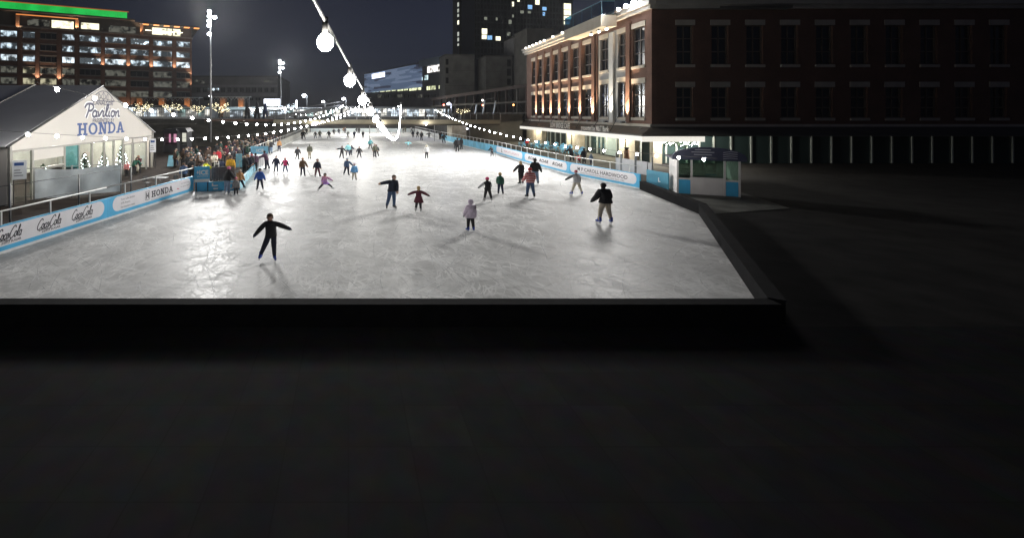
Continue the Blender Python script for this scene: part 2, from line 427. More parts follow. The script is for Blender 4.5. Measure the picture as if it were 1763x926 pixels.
# ---------------------------------------------------------------- rink boards
def boards(name, label, A, B, h=1.05, th=.12, rail=1.58, flip=False, pill=None, base=M_BLUE, posts=2.0, cap=None, group=None, words=None, stripe=True):
    F = Frame(A, B, flip); L = F.L
    o = thing(name, label, 'rink board', (A + B) / 2, group)
    p = MB(); p.fbox(F, 0, L, -th, 0, -.03, h); p.build('panel', base, o)
    if stripe:
        p = MB(); p.fbox(F, 0, L, .001, .02, -.02, .10); p.build('kick_strip', M_KICK, o)
    if pill:
        s0, s1 = pill; z0, z1 = .27, h - .05; r = (z1 - z0) / 2 * .98; poly = []
        cz = (z0 + z1) / 2
        for k in range(13): a = R(-90 + 180 * k / 12); poly.append((s1 - r + r * math.cos(a), cz + (z1 - z0) / 2 * math.sin(a)))
        for k in range(13): a = R(90 + 180 * k / 12); poly.append((s0 + r + r * math.cos(a), cz + (z1 - z0) / 2 * math.sin(a)))
        p = MB(); p.extr(poly, F, -.02, .006); pl = p.build('advert_panel', M_PILL, o)
        if words:
            L_ = []
            def new(): L_.append(MB()); return L_[-1]
            words(new, F)
            for p in L_: p.build('lettering', [M_INK, M_INKGREY, M_INKRED, M_INKBLUE], pl)
    if rail:
        p = MB(); p.tube([F(0, -.06, rail), F(L, -.06, rail)], .032, 6); p.build('handrail', M_RAIL, o)
        n = max(1, int(L / posts))
        for i in range(n):
            s = (i + .5) * L / n
            p = MB(); p.fbox(F, s - .028, s + .028, -.09, -.035, h, rail); p.build('rail_post', M_RAIL, o)
    return o
# left, near: frame runs from far to near so that +d faces the ice
LF = Frame(LBs, LB1)
sx = LF.ray
def words_cola(new, F):
    for i, (a, b) in enumerate(((-9, 36), (62, 104), (122, 158.5))):
        s0, s1 = sx(a), sx(b); p = new()
        cursive(p, 'Coca', F, s0, .50, (s1 - s0) * .5, .40, .042, .009, 0, .3)
        stroke(p, [(0, .2), (.1, .28), (.2, .2)], F, s0 + (s1 - s0) * .47, .50, (s1 - s0) * .3, .4, .05, .0085)
        cursive(p, 'Cola', F, s0 + (s1 - s0) * .5, .50, (s1 - s0) * .5, .43, .042, .0095, 0, .3)
        stroke(p, [(0, .05), (.4, .18), (.8, .0), (1.0, .12)], F, s0 + (s1 - s0) * .1, .43, (s1 - s0) * .5, .3, .04, .0105)
        text_into(p, 'ZERO SUGAR', F, (s0 + s1) / 2 + .12, .34, .13, .010, 0, bold=.02, width=(s1 - s0) * .78, centre=True)
boards('rink_board', 'blue board with three black script drink logos on white, nearest on the left', LBs, LF(sx(185), 0, 0), pill=(1.0, sx(179.5)), words=words_cola)
sA = LF(sx(185) + .004, 0, 0)
def words_car(new, F):
    q = F.ray; p = new()
    for k, tx in enumerate(('Your Lake dealers', '2.9% finance', 'Northeastern states')):
        text_into(p, tx, F, q(208), .76 - k * .20, .15, .009, 1, bold=.01, width=q(232 if k != 1 else 224) - q(208))
    p = new()
    s0 = q(250); s1 = q(257.5)
    stroke(p, [(.0, .0), (.05, .5), (0, 1), (.5, 1.06), (1, 1), (.95, .5), (1, 0), (.5, -.06)], F, s0, .42, s1 - s0, .42, .03, .009, 1, closed=True)
    stroke(p, [(.2, .1), (.3, .5), (.25, .9)], F, s0, .42, s1 - s0, .42, .07, .010, 0)
    stroke(p, [(.8, .1), (.7, .5), (.75, .9)], F, s0, .42, s1 - s0, .42, .07, .0104, 0)
    stroke(p, [(.3, .48), (.7, .48)], F, s0, .42, s1 - s0, .42, .07, .0108, 0)
    p = new(); slab_word(p, F, q(260.5), .45, q(297.5) - q(260.5), .36, .009, 0)
    text_into(p, 'Northeastern Dealers Association', F, q(260.5), .29, .11, .009, 1, width=q(292) - q(260.5))
    p = new(); text_into(p, 'Your local source', F, q(311), .74, .12, .009, 1, width=q(325.5) - q(311))
    text_into(p, 'for great deals', F, q(311), .54, .12, .009, 1, width=q(325.5) - q(311))
    p.quad(F(q(304), .009, .5), F(q(308), .009, .45), F(q(308.5), .009, .5), F(q(305), .009, .56), 2)
boards('rink_board', 'blue board with a black car maker name on white, left of the gate', sA, LB1, pill=(.35, (LB1 - sA).length - .35), words=words_car)
# gate enclosure: low pale boards
def low_board(label, A, B, m, h=.58, mark=False):
    F = Frame(A, B)
    o = thing('low_board', label, 'rink board', (A + B) / 2)
    p = MB(); p.fbox(F, 0, F.L, -.1, 0, -.03, h); p.build('panel', m, o)
    p = MB(); p.fbox(F, 0, F.L, -.11, .012, h, h + .035); p.build('top_rail', M_LBLUE, o)
    if mark:
        p = MB(); s = F.ray(370)
        p.fbox(F, s - .2, s + .2, .002, .012, .32, .40); p.fbox(F, s - .2, s - .11, .002, .0125, .40, .53); p.fbox(F, s - .1, s + .2, .002, .0125, .1, .2)
        s2 = F.ray(393)
        stroke(p, ell(0, 0, .14, .2, 40, 320, 10), F, s2 + .2, .30, 1, 1, .07, .008)
        p.build('white_emblem', M_WHITE, o)
    return o
low_board('low blue board with a white emblem across the front of the rink gate', GA, GB, M_BLUE, .6, True)
low_board('low pale blue board with white flecks running back from the gate corner', GB, GC, mat('board_flecked', (.33, .6, .72), .5, .45, 3.0), .62)
low_board('short pale low board at the back of the gate enclosure', GC, GD, M_LBLUE)
boards('rink_board', 'pale board under the white railing behind the crowded rink gate', GE, LF1, base=mat('board_offwhite', (.5, .53, .54), .5, .12, 1.5), posts=1.6)
boards('rink_board', 'long grey white board along the far left side of the ice, past the gate', LF1 + Vector((0, .004, 0)), LF2, base=mat('board_greywhite', (.36, .36, .33), .6, .2, 1.2), posts=1.7)
boards('rink_board', 'whitish end board closing the far end of the ice beyond the bridge', LF2 + Vector((.15, .3, 0)), RB6 + Vector((-.15, .3, 0)), rail=None, base=mat('board_far', (.45, .5, .52), .6, .15, .3))
# right side (frame runs near -> far to face the ice)
boards('rink_board', 'dark railed board along the far right side of the ice beyond the bridge', RB6, RB5 + Vector((0, .004, 0)), base=mat('board_fargrey', (.3, .31, .31), .6, .2, .5), posts=1.7)
boards('rink_board', 'plain bright blue board on the right, farthest blue one before the bridge', RB5, RB4, base=mat('board_skyblue', (.1, .42, .62), .45, .25, .9), posts=1.6)
def words_small(new, F):
    p = new()
    s0, s1 = F.ray(868), F.ray(894)
    stroke(p, [(0, .9), (.2, .5), (.05, .1), (.6, 0)], F, F.ray(863.5), .42, .5, .5, .12, .009, 0)
    text_into(p, 'FIRSTLIGHT', F, s0, .52, .3, .009, 2, width=s1 - s0)
boards('rink_board', 'right hand board with a small dark emblem and pale red lettering on white', RB4 + Vector((.0, -.004, 0)), RB3, pill=(.4, (RB3 - RB4).length - .4), words=words_small, posts=1.5)
def words_roar(new, F):
    for a, b in ((909.5, 923.5), (928.5, 944), (951, 968.5)):
        s0, s1 = F.ray(a), F.ray(b); p = new()
        text_into(p, 'ROAR', F, s0, .50, .40, .009, 0, shear=.28, bold=.035, width=s1 - s0)
        p.quad(F(s0 - .05, .0095, .60), F(s0 + .3, .0095, .60), F(s0 + .3, .0095, .635), F(s0 - .05, .0095, .635), 0)
boards('rink_board', 'right hand board with ROAR written three times in black on white', RB3 + Vector((.0, -.004, 0)), RB2, pill=(.3, (RB2 - RB3).length - .35), words=words_roar, posts=1.5)
def words_wood(new, F):
    p = new()
    s0, s1 = F.ray(994.5), F.ray(1080.5)
    text_into(p, 'M P CAROLL HARDWOOD', F, s0, .52, .4, .009, 0, bold=.008, width=s1 - s0)
    text_into(p, 'Quality Flooring and Fine Hardwood Lumber Since 1982', F, F.ray(999), .33, .16, .009, 1, width=F.ray(1075) - F.ray(999))
boards('rink_board', 'right hand board reading M P CAROLL HARDWOOD in black on a long white panel', RB2 + Vector((.0, -.004, 0)), RB1, pill=(.15, (RB1 - RB2).length - .25), words=words_wood, posts=1.6)
def bumper(label, A, B, h=.53):
    F = Frame(A, B)
    p = MB(); p.fbox(F, 0, F.L, -.32, 0, -.05, h); p.fbox(F, -.01, F.L + .01, -.34, .02, h, h + .03)
    o = p.build('black_bumper', M_RUB); tag(o, label, 'bumper wall'); return o
bumper('low black padded bumper wall along the right edge of the ice, before the ticket kiosk', RB1 + Vector((0, -.01, 0)), BM1)
bumper('low black padded bumper cutting diagonally across the near right corner of the ice', BM1 + Vector((-.01, -.01, 0)), BM2)
bumper('low black padded bumper along the near end of the ice', BM2 + Vector((-.01, -.01, 0)), BM3, .5)
def rubber_tiles():
    m, t, b = nt('rubber_tiles'); tc = t.nodes.new('ShaderNodeTexCoord'); br = t.nodes.new('ShaderNodeTexBrick'); br.offset = 0; br.inputs['Scale'].default_value = 1.0; br.inputs['Brick Width'].default_value = 1.0; br.inputs['Row Height'].default_value = 1.0; br.inputs['Mortar Size'].default_value = .012
    br.inputs['Color1'].default_value = (.010, .010, .011, 1); br.inputs['Color2'].default_value = (.014, .014, .015, 1); br.inputs['Mortar'].default_value = (.009, .009, .009, 1)
    n = t.nodes.new('ShaderNodeTexNoise'); n.inputs['Scale'].default_value = 2.2; n.inputs['Detail'].default_value = 8
    mx = t.nodes.new('ShaderNodeMix'); mx.data_type = 'RGBA'; mx.blend_type = 'OVERLAY'; mx.inputs['Factor'].default_value = .8
    t.links.new(tc.outputs['Object'], br.inputs['Vector']); t.links.new(tc.outputs['Object'], n.inputs['Vector']); t.links.new(br.outputs['Color'], mx.inputs['A']); t.links.new(n.outputs['Color'], mx.inputs['B']); t.links.new(mx.outputs['Result'], b.inputs['Base Color'])
    b.inputs['Roughness'].default_value = .9; b.inputs['Specular IOR Level'].default_value = .08; return m
M_TILES = rubber_tiles()
mb = MB(); mb.quad((-80, -40, -.03), (80, -40, -.03), (80, NEAR_Y - .3, -.03), (-80, NEAR_Y - .3, -.03)); struct('rubber_path', mb, M_TILES)

# ---------------------------------------------------------------- string lights
def string_light(label, A, B, sag, spacing, r=.05, drop=.1, cable=.012, m=M_BULB, t0=0.0, t1=1.0, seg=10, skip=None, group='strings of bulbs over the rink'):
    A = Vector(A); B = Vector(B); L = (B - A).length
    pt = lambda t: A.lerp(B, t) - Vector((0, 0, sag * 4 * t * (1 - t)))
    o = thing('string_light', label, 'string light', pt(.5), group)
    n = max(24, int(L / 1.2))
    cb = MB(); cb.tube([pt(t0 + (t1 - t0) * (i / n) ** 1.6) for i in range(n + 1)], cable, 6); cb.build('cable', M_CABLE, o)
    k = int(L * (t1 - t0) / spacing); k = min(k, 98)
    mesh = None
    for i in range(k):
        t = t0 + (t1 - t0) * (i + .5) / k
        c = pt(t) - Vector((0, 0, drop))
        if mesh is None:
            b = MB(); b.ball((0, 0, 0), (r, r, r * 1.1), seg, max(5, seg - 2)); b.add([], []); bo = b.build('bulb', m, None, True, None); mesh = bo.data
        else:
            bo = bpy.data.objects.new('bulb', mesh); C.objects.link(bo)
        bo.location = c - wloc(o); bo.parent = o
        if c.y < 9:
            s = MB(); s.tube([c + Vector((0, 0, r * .8)), c + Vector((0, 0, drop + .02))], .016, 7); s.build('socket', M_CABLE, o)
    return o
string_light('cable of round bulbs passing overhead and sagging down the middle of the rink', (-.185, 1.75, 5.785), AT(690, 180, 85), 2.72, 1.05, .042, .11, .0095, seg=14, m=M_BULBO)
string_light('lower left cable of bulbs passing before the tent gable and above the crowd', AT(-40, 222, 22), AT(636, 172, 80), 2.75, 1.62, .085)
string_light('upper left cable of bulbs passing above the tent ridge towards the bridge', AT(60, 141, 20), AT(592, 180, 85), 2.75, 2.3, .095)
string_light('right cable of bulbs running above the blue chairs and kiosk', AT(1236, 273, 23.5), AT(748, 188, 82), 1.5, 1.7, .07)
string_light('short far cable of bulbs hanging across behind the bridge', AT(592, 182, 86), AT(690, 181, 86), 1.3, .9, .08, m=M_BULBF)
string_light('far cable of bulbs hanging over the left end of the bridge', AT(505, 196, 92), AT(592, 181, 92), .8, 1.0, .08, m=M_BULBF)
string_light('far cable of bulbs rising to the bright mast at the middle of the bridge', AT(548, 212, 78), AT(637, 178, 80), .5, .75, .075, m=M_BULBF)
def mast(label, x, ytop, Y):
    t = AT(x, ytop, Y)
    o = thing('mast', label, 'mast', (t.x, Y, 0))
    p = MB(); p.tube([(t.x, Y, ZU - .2 if Y > 83 else -.05), t], .07, 8); p.build('pole', M_GMET, o)
    p = MB(); p.tube([t + Vector((-.35, 0, -.05)), t + Vector((.35, 0, -.05))], .035, 6); p.build('crossarm', M_GMET, o)
mast('thin grey mast holding the middle and left bulb cables beside the bridge', 636.5, 168, 80.3)
mast('thin grey mast holding the far end of the overhead bulb cable', 690.5, 177, 85.3)
mast('thin grey mast left of the middle at the bridge holding two bulb cables', 592, 177, 86.3)
mast('thin grey mast at the right end of the bridge holding the right bulb cable', 748, 186, 82.3)

# ---------------------------------------------------------------- floodlight poles
def lamp_spot(name, loc, target, power, col=(1, 1, 1), size=120, blend=.5, rad=.3):
    l = bpy.data.lights.new(name, 'SPOT'); l.energy = power; l.color = col; l.spot_size = R(size); l.spot_blend = blend; l.shadow_soft_size = rad
    o = bpy.data.objects.new(name, l); C.objects.link(o); o.location = loc
    d = Vector(target) - Vector(loc); o.rotation_euler = d.to_track_quat('-Z', 'Y').to_euler()
    return o
def flood_pole(label, x, ytop, Y, heads, zbase, power, target, hw=.55):
    t = AT(x, ytop, Y); P = Vector((t.x, Y, 0))
    o = thing('floodlight_pole', label, 'floodlight', (t.x, Y, zbase), 'floodlight poles beside the rink')
    p = MB(); p.tube([(t.x, Y, zbase - .1), (t.x, Y, t.z)], [.2, .11], 10); p.build('pole', mat('pole_grey', (.3, .3, .3), .5, .1, 2, metal=.2), o)
    aim = (Vector(target) - t); aim.z = 0; aim.normalize()
    for (dx, y) in heads:
        h = AT(x + dx, y, Y - .45)
        b = MB(); b.tube([h + Vector((0, .55, .05)), h + Vector((0, .12, .1))], [.2, hw * .8], 10); 
        b.tube([h + Vector((0, .5, 0)), (t.x, Y, h.z)], .05, 5)
        ho = b.build('lamp_housing', M_DMET, o)
        e = MB(); e.ball(h, (hw, .14, hw * .85), 12, 7); e.build('lens', M_LAMPW, ho)
    lamp_spot('floodlight', t + Vector((.3, -1.2, -.8)), target, power, (1, .985, .955), 92 if Y < 100 else 130, .7, 3.0)
    return o
flood_pole('tall near floodlight pole with five stacked lamps and one beside them', 362.5, 16, 72,
           [(-2, 20.5), (-2.2, 28.5), (7, 30.5), (-2.2, 36.5), (-2.2, 44.5), (-2.2, 59)], 0, FLOOD1, (10, 10, 0), .32)
flood_pole('far floodlight pole with a cluster of bluish lamps beside the billboard', 483.5, 103, 137,
           [(-2, 105.5), (-2, 109.5), (3.5, 109.5), (-2, 117.3), (3.5, 117.3), (-2, 124.8)], ZU, FLOOD2, (0, 98, 0), .34)
# ---------------------------------------------------------------- facade helper
def wall_grid(mb, F, cols, rows, s0, s1, z0, z1, th, mi=0):
    """wall of thickness th in front plane d=0 with openings cols x rows"""
    cols = sorted(cols); s = s0
    for a, b in cols:
        if a > s + 1e-4: mb.fbox(F, s, a, -th, 0, z0, z1, mi)
        z = z0
        for c, d in sorted(rows):
            if c > z + 1e-4: mb.fbox(F, a, b, -th, 0, z, c, mi)
            z = d
        if z < z1 - 1e-4: mb.fbox(F, a, b, -th, 0, z, z1, mi)
        s = b
    if s < s1 - 1e-4: mb.fbox(F, s, s1, -th, 0, z0, z1, mi)

# ---------------------------------------------------------------- left office building
M_OBRICK = brick('office_brick', (.16, .085, .06), (.11, .06, .045), (.12, .1, .09), .5)
M_OWIN = [lit_window('office_lit_white', (.72, .88, 1), 1.25, .54, .6), lit_window('office_lit_warm', (1, .93, .62), .5, .48, .6),
          lit_window('office_lit_full', (.8, .92, 1), 1.4, .46, .6), mat('office_dark_glass', (.03, .035, .04), .12, 0),
          lit_window('office_lit_dim', (.85, .85, .7), .12, .44, .8), lit_window('office_lit_few', (.75, .9, 1), 2.4, .58, .8)]
M_OFRAME = mat('office_frame', (.17, .165, .155), .6, .1, 1)
OB0, OB1 = Vector((-112, 142, 0)), Vector((-59.3, 167, 0))
OF = Frame(OB0, OB1)
ofc = thing('office_building', 'large brick office block with a green lit roof edge and rows of lit windows', 'building', (OB0 + OB1) / 2)
oxs = [(-34, -6), (0.5, 29), (39, 60), (69, 97), (107, 128), (137, 173), (181, 217), (225, 256), (264, 296), (304, 327)]
ocols = [(OF.ray(a), OF.ray(b)) for a, b in oxs]
orow = [35.7, 31.1, 27.2, 23.4, 19.5, 15.9, 12.2]
orows = [(z - 1.1, z + .85) for z in orow[1:]]
p = MB(); wall_grid(p, OF, ocols, orows, OF.ray(-60), OF.L, ZU, 33.2, .8)
p.fbox(OF, OF.ray(-60), OF.L, -32, -.82, ZU, 33.15)
p.build('wall', M_OBRICK, ofc)
p = MB()
for a, b in ocols:   # upper storey: set back glazed band between piers
    pass
pc = [OF.ray(v) for v in (-60, 34, 132, 175, 236, 243)]
p.fbox(OF, OF.ray(-60), OF.ray(330), -32, -1.2, 33.2, 38.2); p.build('penthouse_wall', mat('penthouse_wall', (.09, .08, .07), .7, .2, .4), ofc)
p = MB(); p.fbox(OF, OF.ray(-60), OF.L + .3, -.5, .35, 33.2, 33.75); p.build('cornice', mat('cornice_grey', (.16, .15, .14), .7, .15, .6), ofc)
pat = [  # rows from top of the brick part, columns left to right
 [0, 0, 0, 3, 0, 0, 0, 5, 0, 0], [0, 0, 0, 3, 0, 0, 0, 0, 0, 0], [2, 2, 0, 3, 2, 5, 2, 0, 0, 2],
 [3, 4, 1, 4, 4, 3, 4, 3, 4, 3], [3, 4, 1, 1, 4, 4, 4, 3, 4, 4], [4, 4, 4, 4, 4, 3, 4, 4, 4, 3]]
for i, (z0, z1) in enumerate(orows):
    for j, (a, b) in enumerate(ocols):
        w = MB(); w.fbox(OF, a + .01, b - .01, -.7, -.45, z0 + .01, z1 - .01)
        wo = w.build('window', M_OWIN[pat[i][j]], ofc)
        fr = MB(); n = max(3, int((b - a) / 1.5))
        for k in range(1, n): s = a + (b - a) * k / n; fr.fbox(OF, s - .06, s + .06, -.44, -.36, z0 + .02, z1 - .3)
        fr.fbox(OF, a - .1, b + .1, -.3, .12, z1 - .02, z1 + .3); fr.fbox(OF, a - .1, b + .1, -.3, .14, z0 - .28, z0 - .01)
        fr.build('frame', M_OFRAME, wo)
# upper lit windows
for (a, b, y0, y1, mi) in ((46, 84, 33, 44, 4), (88, 126, 35.5, 48.5, 1), (139, 170, 39.5, 50, 1), (187, 234, 45, 56.5, 4), (262, 296, 48, 60, 1), (298, 311, 50, 62, 1)):
    s0, s1 = OF.ray(a), OF.ray(b); za, zb = OF.zat((a + b) / 2, y1), OF.zat((a + b) / 2, y0)
    w = MB(); w.fbox(OF, s0, s1, -1.19, -1.05, max(33.9, za), zb); w.build('window', M_OWIN[mi] if mi != 1 else lit_window('office_top_warm', (1, .95, .68), 1.5, .36, .6), ofc)
# roof with green lit edge
p = MB(); p.fbox(OF, OF.ray(-60), OF.ray(232), -34, 2.2, 38.2, 38.6); 
p.fbox(OF, OF.ray(240), OF.ray(342), -20, 2.6, 37.2, 37.6); p.build('roof', mat('roof_dark', (.06, .055, .05), .7, .2, .3), ofc)
def grad_green():
    m, t, b = nt('green_led')
    tc = t.nodes.new('ShaderNodeTexCoord'); n = t.nodes.new('ShaderNodeTexNoise'); n.inputs['Scale'].default_value = .25; n.inputs['Detail'].default_value = 3
    r = t.nodes.new('ShaderNodeValToRGB'); r.color_ramp.elements[0].position = .35; r.color_ramp.elements[0].color = (.01, .45, .06, 1); r.color_ramp.elements[1].position = .7; r.color_ramp.elements[1].color = (.02, .75, .12, 1)
    t.links.new(tc.outputs['Object'], n.inputs['Vector']); t.links.new(n.outputs['Fac'], r.inputs[0]); t.links.new(r.outputs[0], b.inputs['Emission Color'])
    b.inputs['Emission Strength'].default_value = .75; b.inputs['Base Color'].default_value = (.05, .1, .05, 1); m.cycles.emission_sampling = 'NONE'
    return m
p = MB(); p.fbox(OF, OF.ray(-60), OF.ray(219), 2.0, 2.2, 38.62, 40.7); p.build('green_light_band', grad_green(), ofc)
p = MB(); p.fbox(OF, OF.ray(-60), OF.ray(222), 1.9, 2.25, 40.75, 41.05); p.build('roof_edge', emis('orange_edge', (1, .28, .05), .28), ofc)
p = MB(); p.fbox(OF, OF.ray(29), OF.ray(135), .9, 1.2, 37.1, 37.4); p.build('orange_light_strip', emis('orange_strip', (1, .33, .08), .8), ofc)
p = MB()
for k in range(6):
    s = OF.ray(246) + (OF.ray(338) - OF.ray(246)) * k / 5.3; p.fbox(OF, s, s + 1.9, .6, 2.55, 37.0, 37.15)
p.build('orange_light_strip', emis('orange_soffit', (1, .36, .1), 1.6), ofc)
p = MB()
for k in range(5):
    s = OF.ray(250) + (OF.ray(318) - OF.ray(250)) * k / 5; p.fbox(OF, s, s + 2.0, -.2, .4, 35.2, 35.4)
p.build('ceiling_lights', emis('terrace_lights', (1, .92, .7), 3), ofc)
for (x, yb, yt) in ((31, 46, 28), (133, 50, 36), (244, 60, 26), (318, 45, 30)):
    s = OF.ray(x); p = MB(); p.fbox(OF, s - .5, s + .5, .0, .6, OF.zat(x, yb), 37.1); p.build('pier', mat('pier_clay', (.3, .17, .1), .7, .1, 1), ofc)
# pilasters between the windows and their lamps
for i in range(len(ocols) - 1):
    a = ocols[i][1]; b = ocols[i + 1][0]; s = (a + b) / 2; w = min(.9, (b - a) * .38)
    p = MB(); p.fbox(OF, s - w, s + w, .0, .3, ZU, 32.6); p.build('pilaster', M_OBRICK, ofc)
for x, y, pw in ((64.5, 139, 1), (102.5, 141, 1), (177, 117, .8), (220.5, 118.5, .8), (261, 120, .9), (300, 121, .9), (33, 53, .4), (132, 51, .6), (240, 59, .6), (328, 134, .6), (328, 152, .6), (64, 192, 1), (102, 192, 1), (177, 192, .8), (220, 192, .8)):
    s = OF.ray(x); q = OF(s, 1.1, OF.zat(x, y, .5))
    b = MB(); b.fbox(OF, s - .25, s + .25, .5, 1.0, q.z - .5, q.z - .2); b.build('uplight', M_DMET, ofc)
    lamp_spot('uplight_beam', q, OF(s, .05, q.z + 9), UPL * pw, (1, .66, .42), 75, .6, .15)

# ---------------------------------------------------------------- low grey building behind the floodlight pole
M_GB = mat('greyblock_wall', (.17, .165, .165), .85, .15, .2)
def block(label, name, cat, x0, x1, ytop, Y, depth, wallm, zbase=ZU, bands=(), skew=0.0, winm=None, wins=(), roofm=None):
    A = Vector(((x0 - XC) * Y / F_PX, Y, 0)); Y1 = Y + skew; B = Vector(((x1 - XC) * Y1 / F_PX, Y1, 0)); F = Frame(A, B)
    zt = HC + (YH - ytop) * Y / F_PX
    o = thing(name, label, cat, ((A.x + B.x) / 2, (A.y + B.y) / 2, zbase))
    p = MB(); p.fbox(F, 0, F.L, -depth, 0, zbase - .2, zt); p.build('wall', wallm, o)
    p = MB(); p.fbox(F, -.2, F.L + .2, -depth - .2, .25, zt, zt + .5); p.build('roof', roofm or M_CONCD, o)
    for (y0, y1, m) in bands:
        z1, z0 = HC + (YH - y0) * Y / F_PX, HC + (YH - y1) * Y / F_PX
        q = MB(); q.fbox(F, .1, F.L - .1, .003, .14, z0, z1); q.build('wall_band', m, o)
    for w in wins:
        xa, xb, ya, yb, m = w
        s0, s1 = F.ray(xa), F.ray(xb); p0 = F((s0 + s1) / 2, 0, 0).y
        z1, z0 = HC + (YH - ya) * p0 / F_PX, HC + (YH - yb) * p0 / F_PX
        q = MB(); q.fbox(F, s0, s1, .002, .1, z0, z1); wo = q.build('window', m, o)
        g = MB(); 
        for k in range(1, 3): ss = s0 + (s1 - s0) * k / 3; g.fbox(F, ss - .07, ss + .07, .1, .16, z0, z1)
        g.build('frame', M_OFRAME, wo)
    return o, F
M_DG = mat('dark_glass', (.018, .022, .026), .1, 0)
wins = []
for k in range(13): wins.append((339 + k * 10.6, 345 + k * 10.6, 151.5, 159, M_DG))
for k in range(10): wins.append((352 + k * 12.6, 360 + k * 12.6, 168.5, 173, M_DG))
wins += [(336, 341, 137, 141, M_OWIN[4]), (344, 352, 138, 144, M_OWIN[4]), (454, 466, 139, 141.5, M_OWIN[4]), (358, 377, 152, 156, M_OWIN[5])]
block('long low grey concrete building between the brick office block and the billboard', 'grey_building', 'building', 330, 478, 133, 190, 40, M_GB,
      bands=((146.5, 150.5, mat('band_grey', (.24, .235, .235), .8, .1, .3)), (161, 166, MATS['band_grey'])), wins=wins)
# lit piers and lattice canopy in front of it
for i, x in enumerate((383.5, 414.5, 240, 278, 322)):
    Y = 150 if i < 2 else 140
    A = AT(x, 190, Y); o = thing('lit_pier', ['orange lit brick pier right of the floodlight pole', 'orange lit brick pier behind the dark tapered towers', 'orange lit pier just right of the tent ridge', 'orange lit pier behind the tree of fairy lights', 'orange lit pier left of the floodlight pole'][i], 'pier', (A.x, Y, ZU))
    zt = HC + (YH - 170) * Y / F_PX
    p = MB(); p.box(A.x - .9, A.x + .9, Y, Y + 1.8, ZU, zt); p.build('shaft', mat('pier_brick', (.3, .16, .09), .8, .2, 1), o)
    p = MB(); p.box(A.x - 1.2, A.x + 1.2, Y - .3, Y + 2.1, zt, zt + .5); p.build('cap', M_CONC, o)
    lamp_spot('pier_beam', (A.x, Y - 1.6, ZU + .4), (A.x, Y + .2, zt), UPL * .7, (1, .6, .3), 90, .5, .2)
for nm, (xa, xb, yy, Y) in (('pale lattice canopy above the orange lit piers, right of the floodlight pole', (364, 432, 168, 146)), ('pale flat canopy roof in front of the brick office block', (248, 347, 169, 136))):
    A = AT(xa, yy, Y); B = AT(xb, yy + 1.5, Y)
    o = thing('street_canopy', nm, 'canopy', ((A.x + B.x) / 2, Y, ZU))
    p = MB(); p.box(A.x, B.x, Y - 2, Y + 1, A.z, A.z + .22); p.build('roof', mat('canopy_pale', (.5, .55, .55), .5, .1, 1), o)
    p = MB()
    n = 12
    for k in range(n):
        xk = A.x + (B.x - A.x) * k / n; xn = A.x + (B.x - A.x) * (k + 1) / n
        p.tube([(xk, Y - 1.9, A.z - .02), ((xk + xn) / 2, Y - 1.9, A.z - 1.0)], .06, 4); p.tube([((xk + xn) / 2, Y - 1.9, A.z - 1.0), (xn, Y - 1.9, A.z - .02)], .06, 4)
    p.build('truss', MATS['canopy_pale'], o)
    for k in (0, 1, 2):
        xk = A.x + (B.x - A.x) * (.03 + .47 * k); p = MB(); p.tube([(xk, Y - .5, ZU), (xk, Y - .5, A.z)], .16, 8); p.build('post', M_GMET, o)

# ---------------------------------------------------------------- far centre building with pale blue screen wall
def screen_mat():
    m, t, b = nt('screen_wall')
    tc = t.nodes.new('ShaderNodeTexCoord'); mp = t.nodes.new('ShaderNodeMapping'); mp.inputs['Scale'].default_value = (.06, .06, .75)
    v = t.nodes.new('ShaderNodeTexVoronoi'); v.inputs['Scale'].default_value = 1.3; v.distance = 'CHEBYCHEV'
    r = t.nodes.new('ShaderNodeValToRGB'); r.color_ramp.interpolation = 'CONSTANT'
    r.color_ramp.elements[0].color = (.12, .17, .27, 1); r.color_ramp.elements[1].position = .45; r.color_ramp.elements[1].color = (.2, .26, .38, 1)
    e = r.color_ramp.elements.new(.72); e.color = (.05, .06, .1, 1)
    t.links.new(tc.outputs['Object'], mp.inputs[0]); t.links.new(mp.outputs[0], v.inputs['Vector']); t.links.new(v.outputs['Color'], r.inputs[0])
    t.links.new(r.outputs[0], b.inputs['Base Color']); b.inputs['Roughness'].default_value = .5
    b.inputs['Emission Strength'].default_value = .55; t.links.new(r.outputs[0], b.inputs['Emission Color'])
    m.cycles.emission_sampling = 'NONE'
    return m
CF = Frame(Vector((9.0, 236, 0)), Vector((36.6, 170, 0)))
cb_ = thing('arena_building', 'distant wide building with a bluish lit screen wall and a glowing white sign', 'building', (25, 200, ZU))
p = MB(); p.fbox(CF, 0, CF.L, -45, 0, ZU, 26.6); p.build('wall', mat('arena_wall', (.12, .115, .12), .8, .15, .2), cb_)
p = MB(); p.fbox(CF, .5, CF.ray(727), .01, .8, 16.0, 25.8); p.build('screen_wall', screen_mat(), cb_)
p = MB(); p.fbox(CF, CF.ray(724), CF.L + .2, .01, .9, 24.4, 27.2); p.build('parapet', mat('arena_parapet', (.2, .24, .28), .6, .1, .2), cb_)
p = MB(); p.fbox(CF, CF.ray(643.5), CF.ray(665), .82, 1.1, CF.zat(654, 134.5), CF.zat(654, 126.5)); so = p.build('glowing_sign', emis('sign_glow', (.75, .82, 1), 2.6), cb_)
q = MB(); q.fbox(CF, CF.ray(643.5), CF.ray(665), 1.105, 1.14, CF.zat(654, 132.6), CF.zat(654, 131.6))
for k in range(6):
    xx = 645.5 + k * 3.1; q.fbox(CF, CF.ray(xx), CF.ray(xx + 1.1), 1.105, 1.14, CF.zat(654, 131.3), CF.zat(654, 128.3))
q.build('lettering', mat('sign_slate', (.12, .14, .35), .5, 0), so)
